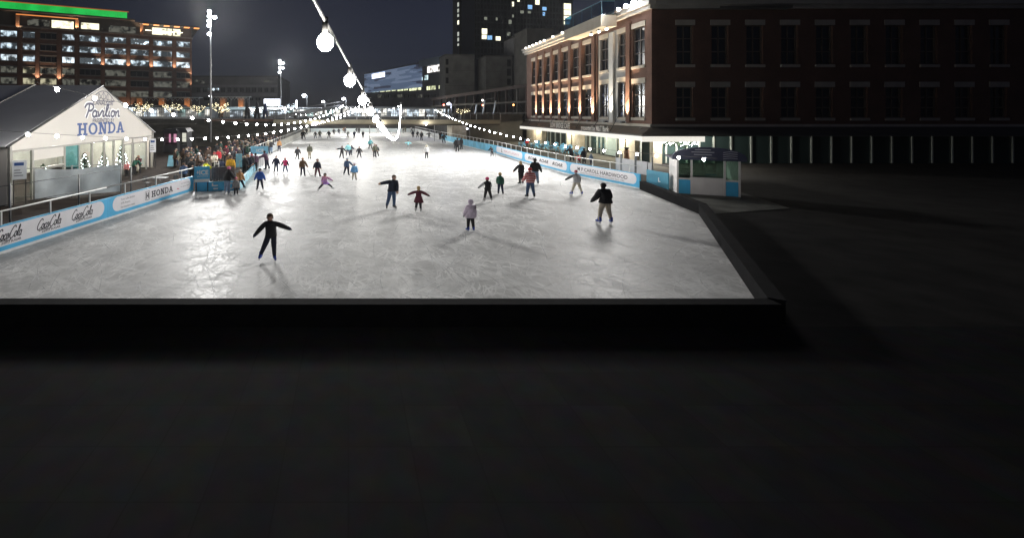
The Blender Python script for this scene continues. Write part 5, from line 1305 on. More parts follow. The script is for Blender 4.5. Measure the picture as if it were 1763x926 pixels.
# ---------------------------------------------------------------- ticket kiosk on the right
K0 = Vector((21.05, 28.3, 0)); K1 = K0 + Vector((2.9, -1.35, 0)); KF = Frame(K0, K1)
M_NAVY = mat('kiosk_navy', (.045, .05, .09), .5, .12, 2); M_KW = mat('kiosk_white', (.66, .63, .61), .5, .06, 2)
kk = thing('ticket_kiosk', 'white framed ticket kiosk with an arched navy header behind the right bumper', 'kiosk', (K0 + K1) / 2)
L = KF.L
p = MB(); p.fbox(KF, 0, L, -2.2, -.05, -.02, .12); p.build('base', M_CONC, kk)
p = MB()
for s in (.0, .72, L - .82, L - .1): p.fbox(KF, s, s + .1, -.1, 0, .12, 2.3)
p.fbox(KF, .101, .719, -.09, -.005, 1.02, 1.12); p.fbox(KF, .821, L - .821, -.09, -.005, 1.1, 1.2); p.fbox(KF, L - .719, L - .101, -.09, -.005, 1.02, 1.12)
p.fbox(KF, 0, .1, -2.1, -.101, .12, 2.3); p.fbox(KF, L - .1, L, -2.1, -.101, .12, 2.3); p.build('frame', M_KW, kk)
p = MB(); p.fbox(KF, .83, L - .83, -.07, -.02, .13, 1.09); p.build('door_panel', M_KW, kk)
for s0, s1 in ((.11, .71), (L - .71, L - .11)):
    p = MB(); p.fbox(KF, s0, s1, -.07, -.02, .13, 1.01); p.build('lower_panel', M_BLUE, kk)
    p = MB(); p.fbox(KF, s0, s1, -.06, -.04, 1.13, 2.29); p.build('window', glassy('kiosk_glass', (.75, .85, .8), .2), kk)
p = MB(); p.fbox(KF, .83, L - .83, -.06, -.04, 1.21, 2.29); p.build('window', MATS['kiosk_glass'], kk)
p = MB(); p.fbox(KF, .1, L - .1, -2.1, -2.0, .12, 1.1); p.build('back_wall', mat('kiosk_back', (.4, .42, .4), .7, .1, 2), kk)
p = MB(); p.fbox(KF, .1, L - .1, -2.06, -2.04, 1.11, 2.3); p.build('window', glassy('kiosk_glass', (.75, .85, .8), .2), kk)
poly = [(-.25, 2.3), (L + .25, 2.3), (L + .25, 2.5)] + [(L / 2 + (L / 2 + .25) * math.cos(R(a)), 2.5 + .62 * math.sin(R(a))) for a in range(15, 180, 15)] + [(-.25, 2.5)]
p = MB(); p.fbox(KF, -.2, L + .2, -2.3, -.12, 2.31, 2.42); p.build('roof', M_NAVY, kk)
p = MB(); p.extr(poly, KF, -.1, .15); hd = p.build('arched_header', M_NAVY, kk)
p = MB()
for k, (w_, z) in enumerate(((.9, 2.62), (1.15, 2.78), (.8, 2.93))): p.fbox(KF, L / 2 - .3 - w_ / 2, L / 2 - .3 + w_ / 2, .151, .16, z, z + .05)
for k in range(4): stroke(p, [(0, 0), (.5, .25), (1, .15)], KF, L * .72, 2.42 + k * .13, .7, .25, .035, .156)
p.build('lettering', mat('kiosk_ink', (.4, .4, .44), .5, 0), hd)
# blue panel and white glass panels on the terrace
F = Frame(G(1113, 322), G(1150, 331))
o = thing('terrace_panel', 'teal blue panel with a white emblem left of the ticket kiosk', 'panel', G(1130, 322)); p = MB(); p.fbox(F, 0, F.L, -.08, 0, -.02, 1.25); pn = p.build('panel', mat('panel_teal', (.05, .25, .36), .5, .12, 2), o)
p = MB(); s = F.ray(1134); p.fbox(F, s - .04, s + .16, .001, .01, .55, .62); p.fbox(F, s - .04, s + .04, .001, .0105, .62, .85); p.build('white_emblem', M_WHITE, pn)
p = MB(); p.tube([F(.05, -.04, 1.25), F(.05, -.04, 1.75), F(F.L, -.04, 1.75)], .03, 6); p.build('handrail', M_GMET, o)
M_PANEW = mat('screen_panel', (.5, .48, .48), .4, .06, 2)
for i, (xa, xb, lb) in enumerate(((1060, 1069, 'narrow white screen panel right of the cafe entrance, first of three'), (1070, 1093.5, 'wide white screen panel before the stone column, second of three'), (1095, 1123, 'white screen panel above the end of the lumber board, last of three'))):
    A = G(xa, 303 + (xa - 1060) * .21); B = G(xb, 303 + (xb - 1060) * .21); F = Frame(A, B)
    o = thing('screen_panel', lb, 'panel', (A + B) / 2, 'white screen panels on the terrace'); p = MB(); p.fbox(F, .06, F.L - .06, -.04, 0, .55, 1.55); p.build('panel', M_PANEW, o)
    p = MB(); p.fbox(F, 0, .06, -.06, .02, -.02, 1.95); p.fbox(F, F.L - .06, F.L, -.06, .02, -.02, 1.95); p.build('post', M_GMET, o)
P = Vector((27.9, 45.5, 0)); P = G(1079, 283.5)
o = thing('patio_heater', 'rust brown upright heater in front of the stone column by the cafe', 'heater', P); p = MB(); p.tube([P, P + Vector((0, 0, 1.5))], [.28, .22], 10); p.build('body', mat('rust', (.2, .09, .04), .7, .25, 3), o); p = MB(); p.tube([P + Vector((0, 0, 1.5)), P + Vector((0, 0, 1.75))], [.1, .3], 10); p.build('cap', M_DMET, o)
# ---------------------------------------------------------------- people
def cloth(name, col, rough=.85): return mat('cloth_' + name, [min(.8, c * 1.35 + .002) for c in col], rough, .25, 7)
K = dict(black=(.014, .014, .016), char=(.03, .03, .034), navy=(.016, .022, .05), dnavy=(.012, .015, .03), denim=(.05, .085, .16), ldenim=(.13, .18, .26), blue=(.03, .1, .38), sky=(.14, .34, .66), teal=(.1, .33, .36), pteal=(.25, .55, .6),
         maroon=(.085, .018, .03), lav=(.56, .48, .57), pink=(.6, .16, .25), hotpink=(.6, .04, .15), coral=(.7, .2, .2), red=(.45, .03, .04), tan=(.36, .2, .09), brown=(.12, .07, .04), dbrown=(.05, .03, .02), olive=(.09, .09, .065), khaki=(.34, .3, .24), lkhaki=(.5, .46, .38),
         grey=(.2, .2, .2), lgrey=(.42, .42, .43), white=(.65, .63, .6), cream=(.6, .54, .44), yellow=(.78, .66, .02), orange=(.8, .32, .02), green=(.02, .09, .06), dgreen=(.02, .05, .04), purple=(.2, .1, .35), blond=(.42, .3, .15), hairbrown=(.06, .035, .02), hairdark=(.02, .014, .01), plum=(.08, .04, .07))
SKIN = [mat('skin_a', (.5, .3, .22), .55, .1, 10), mat('skin_b', (.35, .2, .13), .55, .1, 10), mat('skin_c', (.58, .37, .28), .55, .1, 10)]
M_SKATEB = mat('skate_blue', (.02, .06, .38), .45, .15, 6); M_SKATEW = mat('skate_white', (.6, .6, .6), .5, .1, 6); M_SKATEK = mat('skate_black', (.02, .02, .022), .5, .1, 6); M_BLADE = mat('blade_steel', (.55, .56, .58), .25, 0, metal=.9); M_HOLD = mat('blade_holder', (.6, .6, .62), .5, .05, 4)
def stripes():
    m, t, b = nt('cloth_red_white_stripes'); tc = t.nodes.new('ShaderNodeTexCoord'); w = t.nodes.new('ShaderNodeTexWave'); w.bands_direction = 'Z'; w.inputs['Scale'].default_value = 2.9; w.inputs['Distortion'].default_value = .3
    r = t.nodes.new('ShaderNodeValToRGB'); r.color_ramp.interpolation = 'CONSTANT'; r.color_ramp.elements[0].color = (.58, .035, .045, 1); r.color_ramp.elements[1].position = .6; r.color_ramp.elements[1].color = (.68, .6, .58, 1)
    t.links.new(tc.outputs['Object'], w.inputs['Vector']); t.links.new(w.outputs['Fac'], r.inputs[0]); t.links.new(r.outputs[0], b.inputs['Base Color']); b.inputs['Roughness'].default_value = .9; return m
def ombre():
    m, t, b = nt('cloth_pink_to_purple'); tc = t.nodes.new('ShaderNodeTexCoord'); s = t.nodes.new('ShaderNodeSeparateXYZ'); r = t.nodes.new('ShaderNodeValToRGB')
    mr = t.nodes.new('ShaderNodeMapRange'); mr.inputs['From Min'].default_value = .45; mr.inputs['From Max'].default_value = 1.05
    r.color_ramp.elements[0].color = (.3, .17, .6, 1); r.color_ramp.elements[1].color = (.85, .42, .5, 1); e = r.color_ramp.elements.new(.45); e.color = (.6, .32, .62, 1)
    t.links.new(tc.outputs['Object'], s.inputs[0]); t.links.new(s.outputs['Z'], mr.inputs['Value']); t.links.new(mr.outputs[0], r.inputs[0]); t.links.new(r.outputs[0], b.inputs['Base Color']); b.inputs['Roughness'].default_value = .9; return m
SPECIAL = {'stripes': stripes(), 'ombre': ombre()}
def cm(c):
    if c in SPECIAL: return SPECIAL[c]
    return cloth(c, K[c])
PEND = []
def person(x, y, h, face=0, top='black', legs='black', head='hair:hairdark', pose='stand', label='', group=None, near=False, boots='skate:K', gloves=None, sleeve=None, coat=0.0, hem=None, puff=1.12, kid=0.0, pos=None, skin=0, zb=0.0, **kw):
    PEND.append(dict(x=x, y=y, h=h, face=face, top=top, legs=legs, head=head, pose=pose, label=label, group=group, near=near, boots=boots, gloves=gloves, sleeve=sleeve, coat=coat, puff=puff, kid=kid, pos=pos, skin=skin, zb=zb, **kw))
# pose: arms A (photo left) and B (photo right): (out, forward, elbow); legs likewise (out, forward, knee); lean forward, lean to photo right
POSES = {
 'stand': dict(A=(12, 4, 12), B=(12, 4, 12), lA=(5, 0, 3), lB=(5, 0, 3), lean=3, side=0),
 'still': dict(A=(9, 8, 20), B=(9, 8, 20), lA=(3, 0, 2), lB=(3, 0, 2), lean=2, side=0),
 'hold': dict(A=(12, 25, 70), B=(12, 25, 70), lA=(4, 0, 2), lB=(4, 0, 2), lean=4, side=0),
 'skate': dict(A=(28, 10, 20), B=(24, -8, 20), lA=(12, 16, 30), lB=(9, -4, 18), lean=16, side=0),
 'skate2': dict(A=(24, -12, 25), B=(30, 12, 15), lA=(8, -6, 20), lB=(14, 16, 30), lean=16, side=2),
 'wide': dict(A=(30, 5, 15), B=(30, 5, 15), lA=(15, 2, 8), lB=(15, 2, 8), lean=8, side=0),
 'open': dict(A=(70, 5, 8), B=(60, 5, 12), lA=(13, 0, 8), lB=(10, 4, 10), lean=10, side=0),
 'bend': dict(A=(15, 35, 30), B=(15, 35, 30), lA=(5, 10, 18), lB=(5, -4, 10), lean=42, side=0),
 'lean': dict(A=(22, 45, 35), B=(15, 40, 40), lA=(6, 4, 8), lB=(6, -10, 6), lean=24, side=0),
 'crouch': dict(A=(18, 30, 50), B=(18, 30, 50), lA=(12, 70, 110), lB=(12, 60, 105), lean=30, side=0),
}
def skeleton(p):
    H = p['h']; ps = POSES[p['pose']] if isinstance(p['pose'], str) else {**POSES['skate'], **p['pose']}
    yaw = R(p['face']); flip = math.cos(yaw) < 0
    # local frame: facing -y; photo-left is -x when facing the camera
    A, B, lA, lB = ps['A'], ps['B'], ps['lA'], ps['lB']
    side_l = ps['side']
    if flip: A, B, lA, lB = B, A, lB, lA; side_l = -side_l
    lean = R(ps['lean']); sd = R(side_l); kid = p['kid']
    up = Vector((math.sin(sd), -math.sin(lean) * math.cos(sd), math.cos(lean) * math.cos(sd))).normalized()
    v = {}; rad = {}; E = []
    GB_ = {'pelvis': 1.2, 'waist': 1.24, 'chest': 1.2, 'collar': 1.25, 'neck': 1.25, 'sh': 1.12, 'el': 1.38, 'wr': 1.5, 'ha': 1.7, 'fi': 1.6, 'hp': 1.2, 'kn': 1.3, 'an': 1.3}
    def V(n, c, r): v[n] = Vector(c); rad[n] = r * H * (GB_.get(n) or GB_.get(n[:2], 1.08))
    lt, ls = .235 * H * (1 - .1 * kid), .235 * H * (1 - .1 * kid)
    def ldir(s, out, fwd): return Vector((s * math.sin(R(out)), -math.sin(R(fwd)) * math.cos(R(out)), -math.cos(R(out)) * math.cos(R(fwd))))
    pf = p['puff']; ct = p['coat']
    V('pelvis', (0, 0, 0), .088 * pf + .012 * ct)
    V('waist', up * .10 * H, .086 * pf); V('chest', up * .21 * H, .098 * pf); V('collar', up * .275 * H, .06)
    V('neck', up * .295 * H, .038)
    hd = (up * .5 + Vector((0, 0, .5)) + Vector((0, -.06, 0))).normalized()
    if ps.get('look'): hd = (hd + Vector((0, -.3 * ps['look'], 0))).normalized()
    hs = 1 + .28 * kid
    V('chin', v['neck'] + hd * .038 * H * hs + Vector((0, -.012 * H, 0)), .047 * hs); V('skull', v['neck'] + hd * .085 * H * hs, .060 * hs); V('crown', v['neck'] + hd * .125 * H * hs, .044 * hs)
    E += [('pelvis', 'waist'), ('waist', 'chest'), ('chest', 'collar'), ('collar', 'neck'), ('neck', 'chin'), ('chin', 'skull'), ('skull', 'crown')]
    side = Vector((1, 0, 0)); 
    for s, t, a, l in ((-1, 'a', A, lA), (1, 'b', B, lB)):
        V('sh' + t, v['chest'] + up * .035 * H + side * s * .108 * H * (1 + .15 * (pf - 1)), .056 * pf)
        d = ldir(s, a[0], a[1]); V('el' + t, v['sh' + t] + d * .165 * H, .042 * pf)
        d2 = ldir(s, max(-20, a[0] - a[2] * .25), a[1] + a[2]) if a[2] else d
        V('wr' + t, v['el' + t] + d2 * .135 * H, .03 * pf); V('ha' + t, v['wr' + t] + d2 * .045 * H, .024); V('fi' + t, v['wr' + t] + d2 * .085 * H, .016)
        E += [('chest', 'sh' + t), ('sh' + t, 'el' + t), ('el' + t, 'wr' + t), ('wr' + t, 'ha' + t), ('ha' + t, 'fi' + t)]
        V('hp' + t, (s * .05 * H, 0, -.035 * H), .072 * (1 + .2 * (pf - 1)))
        d = ldir(s, l[0], l[1]); V('kn' + t, v['hp' + t] + d * lt, .047)
        d2 = ldir(s, l[0] * .9, l[1] - l[2]); V('an' + t, v['kn' + t] + d2 * ls, .034)
        yawf = R(ps.get('toe', 14)) * s
        f = Vector((math.sin(yawf), -math.cos(yawf), -.02)); f = (f + Vector((0, 0, -1)) * 0.0)
        tp = R(-l[1] + l[2]) * .5
        f = Vector((f.x, f.y * math.cos(tp), -abs(math.sin(max(0, tp))) * .8)).normalized()
        V('he' + t, v['an' + t] + Vector((0, 0, -.03 * H)) - f * .018 * H, .026); V('to' + t, v['he' + t] + f * .105 * H, .021)
        E += [('pelvis', 'hp' + t), ('hp' + t, 'kn' + t), ('kn' + t, 'an' + t), ('an' + t, 'he' + t), ('he' + t, 'to' + t)]
    if False:
        V('skirt', Vector((0, .0, -.06 * H - .10 * H * ct)) - up * 0, .10 + .035 * ct); E.append(('pelvis', 'skirt'))
    low = min(min(v['hea'].z, v['toa'].z), min(v['heb'].z, v['tob'].z)) - .03 * H
    sk = .045 * H if p['boots'].startswith('skate') else 0.0
    off = Vector((-(v['hea'].x + v['heb'].x) / 2, -(v['hea'].y + v['heb'].y) / 2, -low + sk))
    base = p['pos'] if p['pos'] is not None else G(p['x'], p['y'])
    base = Vector(base) + Vector((0, 0, p['zb']))
    Mz = Matrix.Rotation(yaw, 3, 'Z')
    for k in v: v[k] = Mz @ (v[k] + off)          # relative to base
    p['sk'] = sk; p['base'] = base; p['yaw'] = yaw; p['hs'] = hs
    return v, rad, E
REG = {'pelvis': 1, 'waist': 1, 'chest': 1, 'collar': 1, 'skirt': 1}
def seg_region(a, b):
    n = b
    if n in ('waist', 'chest', 'collar', 'skirt'): return 1
    if n == 'neck': return 0
    if n in ('chin', 'skull', 'crown'): return 0
    c = n[:2]
    return {'sh': 1, 'el': 2, 'wr': 2, 'ha': 3, 'fi': 3, 'hp': 5, 'kn': 5, 'an': 5, 'he': 4, 'to': 4}[c]
def make_people():
    raws = []
    for p in PEND:
        v, rad, E = skeleton(p); p['v'] = v; names = list(v)
        me = bpy.data.meshes.new('body'); me.from_pydata([tuple(v[n]) for n in names], [(names.index(a), names.index(b)) for a, b in E], [])
        o = bpy.data.objects.new('body_raw', me); C.objects.link(o)
        sk = o.modifiers.new('skin', 'SKIN'); sk.use_smooth_shade = True; sk.branch_smoothing = .12
        for i, n in enumerate(names):
            d = me.skin_vertices[0].data[i]; d.radius = (rad[n], rad[n]); d.use_root = (n == 'pelvis')
        s = o.modifiers.new('sub', 'SUBSURF'); s.levels = 2 if p['near'] else 1; s.render_levels = s.levels
        raws.append((o, p, names, E, rad))
    bpy.context.view_layer.update(); dg = bpy.context.evaluated_depsgraph_get()
    outs = [(bpy.data.meshes.new_from_object(o.evaluated_get(dg)), o, p, names, E, rad) for o, p, names, E, rad in raws]
    for me, o, p, names, E, rad in outs:
        bpy.data.objects.remove(o)
        v = p['v']; H = p['h']
        body = bpy.data.objects.new('person', me); C.objects.link(body); body.location = p['base']
        tag(body, p['label'], 'person', p['group'])
        skin = SKIN[p['skin'] % 3]
        glove = cm(p['gloves']) if p['gloves'] else skin
        boot = {'skate:K': M_SKATEK, 'skate:B': M_SKATEB, 'skate:W': M_SKATEW}.get(p['boots']) or cm(p['boots'])
        me.materials.clear()
        for m in (skin, cm(p['top']), cm(p['sleeve'] or p['top']), glove, boot, cm(p['legs'])): me.materials.append(m)
        segs = [(v[a], v[b], seg_region(a, b), (rad[a] + rad[b]) / 2) for a, b in E]
        for f in me.polygons:
            c = f.center; best = 1e9; rg = 1
            for a, b, r_, rr in segs:
                d = b - a; t = max(0, min(1, (c - a).dot(d) / max(1e-9, d.length_squared))); q = (c - (a + d * t)).length / rr
                if q < best: best = q; rg = r_
            if rg == 5 and p.get('hem', None) is not None: pass
            f.material_index = rg; f.use_smooth = True
        # jacket hem: faces of the hips above the hem belong to the jacket
        hemz = (v['hpa'].z + v['hpb'].z) / 2 - .015 * H - (.13 * H * p['coat'])
        for f in me.polygons:
            if f.material_index == 5 and f.center.z > hemz: f.material_index = 1
        if p['kid'] >= 0 and H * 760 / max(5, p['base'].y) > 9: extras(body, p, v, H)
def extras(body, p, v, H):
    px = H * 760 / max(5, p['base'].y)
    yaw = p['yaw']; Mz = Matrix.Rotation(yaw, 3, 'Z'); hs = p['hs']
    kind, col = p['head'].split(':'); c = v['skull']; b = MB()
    if px > 15:
        # loose lower part of the jacket or coat
        fw = Mz @ Vector((0, -1, 0)); rr_ = Mz @ Vector((1, 0, 0)); ct = p['coat']; pf = p['puff']; u = (v['waist'] - v['pelvis']).normalized()
        top_c = v['waist'] * .45 + v['pelvis'] * .55; hip = (v['kna'] + v['knb'] + v['hpa'] * 2 + v['hpb'] * 2) / 6
        dn = (hip - v['pelvis']).normalized() if (hip - v['pelvis']).length > .01 else -u
        low_c = v['pelvis'] + dn * (.055 + .13 * ct) * H
        q = MB(); n = 14; rings = []
        for tt in (0, .35, .75, 1.0, .97):
            cc = top_c.lerp(low_c, tt if tt != .97 else .9); ra = H * (.104 + (.012 + .045 * ct) * tt) * pf * (1.04 if tt != .97 else .9)
            rings.append([cc + rr_ * math.cos(2 * math.pi * k / n) * ra * 1.12 * (1 + .03 * math.sin(3 * k + tt * 4)) + fw * math.sin(2 * math.pi * k / n) * ra * .86 for k in range(n)])
        q.add([w_ for rg in rings for w_ in rg], [(i * n + k, i * n + (k + 1) % n, (i + 1) * n + (k + 1) % n, (i + 1) * n + k) for i in range(4) for k in range(n)], 0, True)
        qo = q.build('coat_hem' if ct > .2 else 'jacket_hem', cm(p['top'])); qo.parent = body
    r = .066 * H * hs
    fwd = Mz @ Vector((0, -1, 0)); rt = Mz @ Vector((1, 0, 0))
    def build(mb, nm, m, par=body):
        o = mb.build(nm, m); o.parent = par; return o
    n1, n2 = (14, 10) if px > 30 else (8, 6)
    if kind in ('hair', 'long', 'beanie', 'helmet', 'santa', 'pom', 'cap'):
        back = -fwd * r * .14 + Vector((0, 0, r * .16))
        vs = []
        b.ball(c + back, (r * 1.06, r * 1.12, r * 1.1), n1, n2, 0, Mz)
        # trim the part that would cover the face
        keep = []
        cut = []
        for f in b.f:
            cc = sum((Vector(b.v[i]) for i in f), Vector()) / len(f) - c
            lowz = -.15 * r if kind in ('beanie', 'helmet', 'santa', 'pom', 'cap') else -.35 * r
            if cc.dot(fwd) > .1 * r and cc.z < (.5 * r if kind in ('hair', 'long') else .3 * r): cut.append(f); continue
            if cc.z < (lowz if kind != 'long' else -1.2 * r): cut.append(f); continue
            keep.append(f)
        b.f = keep; b.mi = [0] * len(keep); b.sm = [True] * len(keep)
        nm = {'hair': 'hair', 'long': 'hair', 'beanie': 'knit_hat', 'helmet': 'helmet', 'santa': 'santa_hat', 'pom': 'knit_hat', 'cap': 'cap'}[kind]
        ho = build(b, nm, cm(col))
        if kind == 'long':
            q = MB(); q.tube([c - fwd * r * .7 + Vector((0, 0, .3 * r)), c - fwd * r * .95 + Vector((0, 0, -.8 * r)), c - fwd * r * .8 + Vector((0, 0, -2.0 * r))], [r * .6, r * .62, r * .2], 8); build(q, 'long_hair', cm(col), ho)
        if kind in ('pom', 'santa'):
            q = MB(); q.ball(c + Vector((0, 0, r * 1.5)) - fwd * r * .2, r * .34, 8, 6); build(q, 'pompom', cm('white'), ho)
        if kind == 'santa':
            q = MB(); q.tube([c + rt * r * 1.05 * math.cos(a) + fwd * r * 1.05 * math.sin(a) + Vector((0, 0, r * .3)) for a in [k * .524 for k in range(13)]], r * .2, 6); build(q, 'fur_trim', cm('white'), ho)
        if kind == 'beanie' and px > 26:
            q = MB(); q.tube([c + rt * r * 1.03 * math.cos(a) + fwd * r * 1.0 * math.sin(a) + Vector((0, 0, r * .3)) for a in [k * .524 for k in range(13)]], r * .14, 6); build(q, 'hat_brim', cm(p.get('brim', col)), ho)
        if kind == 'cap':
            q = MB(); q.hexa([c + fwd * r * .8 + rt * r * s * .6 + Vector((0, 0, z * r)) for z in (.32, .4) for s in (-1, 1)][:2] + [c + fwd * r * 1.7 + rt * r * s * .5 + Vector((0, 0, .2 * r)) for s in (1, -1)] + [c + fwd * r * .8 + rt * r * s * .6 + Vector((0, 0, .42 * r)) for s in (-1, 1)] + [c + fwd * r * 1.7 + rt * r * s * .5 + Vector((0, 0, .28 * r)) for s in (1, -1)]); build(q, 'peak', cm(col), ho)
    if kind in ('hood',):
        b.ball(c - fwd * r * .22 + Vector((0, 0, r * .05)), (r * 1.25, r * 1.2, r * 1.3), n1, n2, 0, Mz)
        keep = [f for f in b.f if not ((sum((Vector(b.v[i]) for i in f), Vector()) / len(f) - c).dot(fwd) > .55 * r and (sum((Vector(b.v[i]) for i in f), Vector()) / len(f) - c).z < .8 * r)]
        b.f = keep; b.mi = [0] * len(keep); b.sm = [True] * len(keep)
        build(b, 'hood', cm(col))
    if px > 30:
        q = MB(); q.ball(v['skull'] * .6 + v['chin'] * .4 + fwd * r * .98, (r * .16, r * .26, r * .24), 6, 5, 0, Mz); build(q, 'nose', SKIN[p['skin'] % 3])
        for s in (-1, 1):
            q = MB(); q.ball(v['skull'] + fwd * r * .84 + rt * s * r * .36 - Vector((0, 0, r * .05)), (r * .13, r * .12, r * .09), 6, 5, 0, Mz); build(q, 'eye', M_INK)
            q = MB(); q.ball(v['skull'] - fwd * r * .05 + rt * s * r * .95 - Vector((0, 0, r * .15)), (r * .14, r * .22, r * .3), 6, 5, 0, Mz); build(q, 'ear', SKIN[p['skin'] % 3])
        q = MB(); q.ball(v['chin'] + fwd * r * .74 + Vector((0, 0, r * .02)), (r * .28, r * .14, r * .07), 8, 5, 0, Mz); build(q, 'mouth', mat('lip', (.3, .1, .09), .5, 0))
        # hands: palm fingers and thumb
        gm = cm(p['gloves']) if p['gloves'] else SKIN[p['skin'] % 3]
        for t, s in (('a', -1), ('b', 1)):
            w = v['wr' + t]; d = (v['fi' + t] - w).normalized(); side = d.cross(Vector((0, 0, 1)))
            side = fwd if side.length < .2 else side.normalized()
            if side.dot(fwd) < 0: side = -side
            nrm = d.cross(side).normalized(); k = .0056 * H; q = MB()
            for i, (o_, L_) in enumerate(((1.6, .046), (.55, .052), (-.5, .048), (-1.5, .038))):
                a = w + d * .055 * H + side * o_ * k * 1.6; e = a + d * L_ * H * .6 + side * o_ * k * .3; e2 = e + (d + nrm * .5 * s).normalized() * L_ * H * .45; q.tube([a - d * .03 * H, a, e, e2], [k * 1.2, k * 1.15, k, k * .75], 6)
            a = w + d * .025 * H + side * k * 2.4; e = a + (d * .7 + side).normalized() * .028 * H; e2 = e + (d + side * .35).normalized() * .022 * H; q.tube([a - side * k * 2, a, e, e2], [k * 1.4, k * 1.3, k * 1.1, k * .8], 6)
            build(q, 'glove' if p['gloves'] else 'hand', gm)
        q = MB(); q.tube([v['collar'] + rt * .05 * H * math.cos(a) + fwd * .05 * H * math.sin(a) + Vector((0, 0, .022 * H)) for a in [k_ * .524 for k_ in range(13)]], .016 * H, 6); build(q, 'collar', cm(p['top']))
    if p['boots'].startswith('skate') and px > 15:
        bm_ = {'K': M_SKATEK, 'B': M_SKATEB, 'W': M_SKATEW}[p['boots'][-1]]
        for t in 'ab':
            he, to, an = v['he' + t], v['to' + t], v['an' + t]
            f = (to - he).normalized(); sd_ = f.cross(Vector((0, 0, 1))).normalized(); u = sd_.cross(f).normalized()
            a0 = he - f * .022 * H - u * .022 * H; q = MB(); w = .027 * H
            prof = [(0, 0, 1), (.155 * H, 0, .8), (.16 * H, .028 * H, .75), (.11 * H, .05 * H, .9), (.075 * H, .07 * H, .95), (.07 * H, .115 * H, 1.0), (.0, .12 * H, 1.0), (-.008 * H, .05 * H, 1)]
            m_ = len(prof); vs = []
            for s in (-1, 1): vs += [a0 + f * px_ + u * pz + sd_ * s * w * k_ for px_, pz, k_ in prof]
            q.add(vs, [tuple(range(m_)), tuple(range(m_, 2 * m_))[::-1]] + [(i, (i + 1) % m_, m_ + (i + 1) % m_, m_ + i) for i in range(m_)]); so = build(q, 'skate', bm_)
            q = MB()
            for xx in (.02, .11):
                a = a0 + f * xx * H; q.hexa([a + sd_ * s1 * .008 * H + f * f1 * H + u * z1 * H for z1 in (-.028, .0) for s1, f1 in ((-1, 0), (1, 0), (1, .03), (-1, .03))])
            build(q, 'blade_holder', M_HOLD, so)
            q = MB(); q.hexa([a0 + sd_ * s1 * .0025 * H + f * f1 * H + u * z1 * H for z1 in (-.045, -.026) for s1, f1 in ((-1, -.01), (1, -.01), (1, .17), (-1, .17))]); build(q, 'blade', M_BLADE, so)

S = 'stand'
# --- near skaters
person(461, 448.5, 1.60, 6, 'black', 'dnavy', 'long:hairbrown', dict(A=(44, 10, 34), B=(68, 8, 2), lA=(24, 6, 22), lB=(3, 8, 14), lean=6, side=-4, toe=16, look=.2), 'girl in black jacket gliding with arms out and blue skates, nearest skater to the camera'.replace('girl', 'person'), near=True, boots='skate:B', gloves='navy', puff=1.0, kid=.25, skin=0)
person(672, 360, 1.78, 12, 'dnavy', 'denim', 'hair:hairbrown', dict(A=(84, 12, 24), B=(-2, 10, 26), lA=(14, 10, 22), lB=(4, 4, 14), lean=10, side=9, toe=18), 'person in dark jacket and jeans leaning back with one arm stretched level to the side', near=True, skin=2, puff=1.05)
person(720, 366, 1.30, 165, 'maroon', 'char', 'long:blond', dict(A=(66, 6, 6), B=(64, 4, 2), lA=(8, -12, 14), lB=(4, 6, 6), lean=12, side=-2), 'blond person in a knee length maroon coat with both arms spread', near=True, boots='skate:W', coat=1.0, kid=.4, gloves='plum')
person(811, 399, 1.33, 185, 'lav', 'black', 'hood:lav', dict(A=(18, 6, 10), B=(14, 4, 6), lA=(4, 2, 4), lB=(7, -2, 4), lean=5, side=3), 'person in a pale lavender hooded coat seen from behind in the middle of the ice', near=True, boots='skate:B', coat=.5, kid=.5, puff=1.18, gloves='lgrey')
person(840.5, 347.5, 1.38, 185, 'black', 'black', 'helmet:hotpink', dict(A=(50, 8, 8), B=(20, 12, 40), lA=(14, 2, 6), lB=(16, -2, 4), lean=8, side=0), 'person in a bright pink helmet and black vest with pale grey sleeves', near=True, boots='skate:W', sleeve='lgrey', kid=.5, gloves='grey')
person(862, 335.5, 1.34, 160, 'green', 'navy', 'hair:blond', dict(A=(8, 10, 25), B=(8, 6, 20), lA=(5, 8, 10), lB=(10, -6, 6), lean=6, side=-2), 'light haired person in a dark green jacket and navy trousers beside the pink helmet', near=True, kid=.5, hoodc='khaki')
person(914, 341.5, 1.78, 178, 'stripes', 'denim', 'beanie:red', dict(A=(20, 8, 36), B=(18, 10, 40), lA=(8, 6, 12), lB=(10, 4, 12), lean=7, side=0), 'person in a red and white striped sweater and red hat seen from behind', near=True, puff=1.12, gloves='maroon')
person(898, 318, 1.62, 195, 'black', 'black', 'long:blond', dict(A=(42, 8, 4), B=(12, 6, 20), lA=(6, -4, 6), lB=(6, 4, 6), lean=6, side=0), 'light haired person in black left of the striped sweater, one arm pointing down', near=True)
person(922, 318.5, 1.80, 172, 'black', 'ldenim', 'beanie:black', dict(A=(18, 6, 12), B=(26, 2, 10), lA=(6, 2, 4), lB=(6, -2, 4), lean=8, side=0), 'person in black coat and black hat just behind the right shoulder of the striped sweater', near=True, puff=1.12, gloves='black')
person(993.5, 336, 1.52, 178, 'lgrey', 'lkhaki', 'santa:red', dict(A=(58, 8, 4), B=(14, 4, 18), lA=(20, 2, 4), lB=(20, -2, 4), lean=5, side=-3), 'person in a red and white santa hat and grey top with cream trousers, legs apart', near=True, boots='skate:B', sleeve='grey', gloves='black')
person(1043, 386, 1.84, 182, 'black', 'khaki', 'beanie:black', dict(A=(26, 8, 34), B=(24, 12, 38), lA=(15, 12, 24), lB=(12, 12, 24), lean=18, side=0), 'broad person in black jacket, khaki trousers and blue skates seen from behind', near=True, boots='skate:B', puff=1.28, gloves='black', brim='grey')
